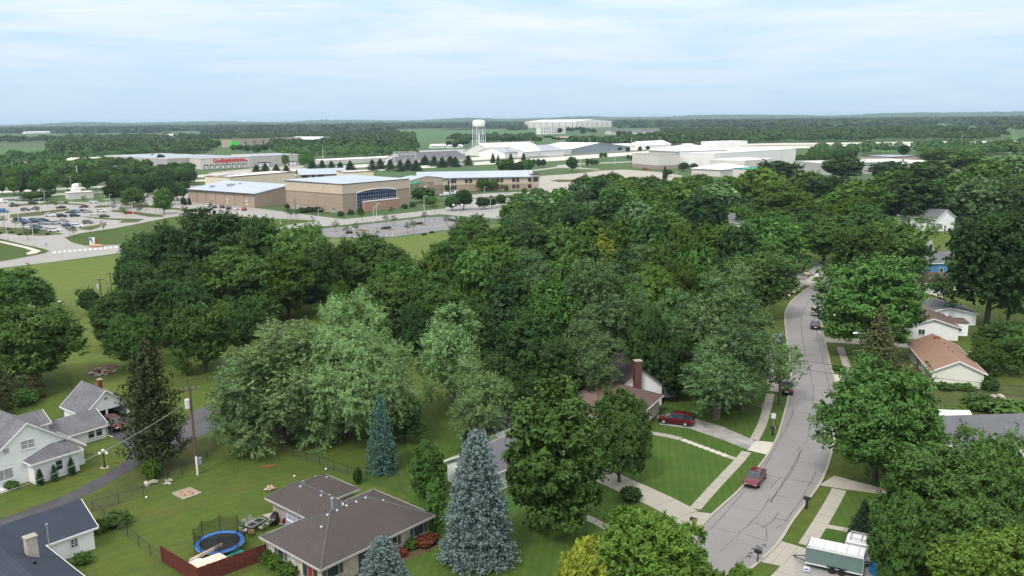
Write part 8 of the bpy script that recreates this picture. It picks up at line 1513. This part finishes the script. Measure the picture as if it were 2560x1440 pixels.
WOODS = [[(-400, 352), (-400, 330), (300, 325), (1030, 318), (1030, 332), (960, 346), (880, 352), (600, 352), (420, 362), (150, 358)], [(150, 358), (420, 354), (545, 352), (545, 372), (520, 380), (345, 396), (340, 402), (150, 402)],
         [(-400, 455), (-400, 402), (0, 398), (130, 398), (280, 398), (275, 440), (270, 446)], [(700, 380), (690, 356), (760, 362), (1040, 366), (1040, 392), (800, 398), (715, 402)], [(820, 344), (1040, 340), (1040, 364), (820, 364)],
         [(1400, 338), (1400, 322), (1560, 316), (1660, 330), (2560, 330), (2560, 346), (1900, 356), (1680, 362), (1560, 364), (1430, 366), (1420, 352), (1510, 346)], [(1530, 310), (2900, 300), (2900, 318), (2480, 330), (1650, 330), (1540, 322)],
         [(1130, 356), (1130, 346), (1340, 346), (1345, 356)], [(2010, 398), (2040, 380), (2300, 366), (2520, 358), (2700, 350), (2700, 385), (2400, 390), (2360, 400), (2250, 378), (2100, 392)], [(920, 312), (920, 305), (1350, 300), (1350, 308), (1030, 316)]]
CLEAR = [[(540, 372), (540, 350), (690, 350), (690, 372)], [(740, 366), (740, 348), (820, 348), (820, 366)], [(1500, 342), (1510, 330), (1650, 329), (1650, 339), (1560, 342)], [(-300, 500), (-300, 458), (1200, 398), (1700, 364), (2700, 350), (2700, 362), (1700, 388), (1150, 425), (300, 475)],
         [(1290, 322), (1300, 308), (1540, 308), (1545, 324), (1400, 338), (1340, 338)], [(1195, 378), (1160, 366), (1250, 366), (1240, 380)], [(340, 432), (345, 400), (500, 385), (705, 382), (705, 425), (500, 440)], [(2490, 350), (2495, 335), (2700, 325), (2700, 350)]]
r = np.random.default_rng(1)
p = scatter(700, (520, 1150), 31, WOODS, CLEAR, .18, 5.5); k = len(p); print('mid woods', k)
o = crowns_mass('middle_distance_woods', p, r.uniform(8, 15, k), r.uniform(4.5, 7.5, k), 230, .17, 'leaf_far', 2); tag(o, kind='stuff')
p = scatter(2300, (1150, 2500), 32, WOODS, CLEAR, .2, 6); k = len(p); print('far woods', k)
o = crowns_mass('distant_woods', p, r.uniform(9, 17, k), r.uniform(6, 11, k), 90, .24, 'leaf_far', 3); tag(o, kind='stuff')
FAR = [[(-900, 335), (-900, 290), (3300, 270), (3300, 312), (1660, 318), (1030, 330)]]
OPEN = CLEAR + [[(1040, 345), (1040, 317), (1290, 313), (1290, 345)]]
p = np.concatenate([scatter(1900, (2500, 4300), 33, FAR, OPEN, .36, 9), scatter(3600, (4200, 7300), 34, None, [], .12, 9)]); k = len(p); print('horizon', k)
o = crowns_mass('horizon_woods', p, r.uniform(12, 22, k), r.uniform(14, 38, k), 44, .34, 'leaf_far_dark', 4); tag(o, kind='stuff')
# low wooded ridge closing the horizon
nx, ny = 520, 9; V = []; Fc = []
rg = np.random.default_rng(9); ridge = np.convolve(rg.normal(size=nx + 60), np.hanning(48), 'same')[30:-30]; fine = np.convolve(rg.normal(size=nx + 8), np.hanning(5), 'same')[4:-4]
for i in range(nx + 0):
    a = -.62 + 1.24 * i / (nx - 1)
    for j in range(ny):
        R = 7400 + 450 * j; prof = math.sin(min(1, j / 3) * math.pi / 2); z = prof * (22 + 20 * (a + .62) + ridge[i % nx] * 1.8 + (8 if j > 3 else 0)) + fine[(i * 3 + j * 7) % nx] * 3.2 * prof; z = min(z, 60)
        V.append((R * math.sin(a), R * math.cos(a), z - (1 if j == 0 else 0)))
for i in range(nx - 1):
    for j in range(ny - 1): q = i * ny + j; Fc.append((q, q + ny, q + ny + 1, q + 1))
me = bpy.data.meshes.new('hills'); me.from_pydata(V, [], Fc); me.update(); link('hills', me, 'leaf_far_dark')['kind'] = 'structure'
# the air
hz = bpy.data.objects.new('haze', MB().box(-13500, -2500, -1.5, 13500, 13500, 64).mesh('haze')); COL.objects.link(hz); hz['kind'] = 'stuff'
hm = bpy.data.materials.new('haze'); hm.use_nodes = True; hm.node_tree.nodes.clear(); ho = hm.node_tree.nodes.new('ShaderNodeOutputMaterial'); hv = hm.node_tree.nodes.new('ShaderNodeVolumePrincipled')
hv.inputs['Color'].default_value = (.62, .80, 1.0, 1); hv.inputs['Density'].default_value = HAZE; hv.inputs['Anisotropy'].default_value = .2; hm.node_tree.links.new(hv.outputs[0], ho.inputs['Volume']); hz.data.materials.append(hm)
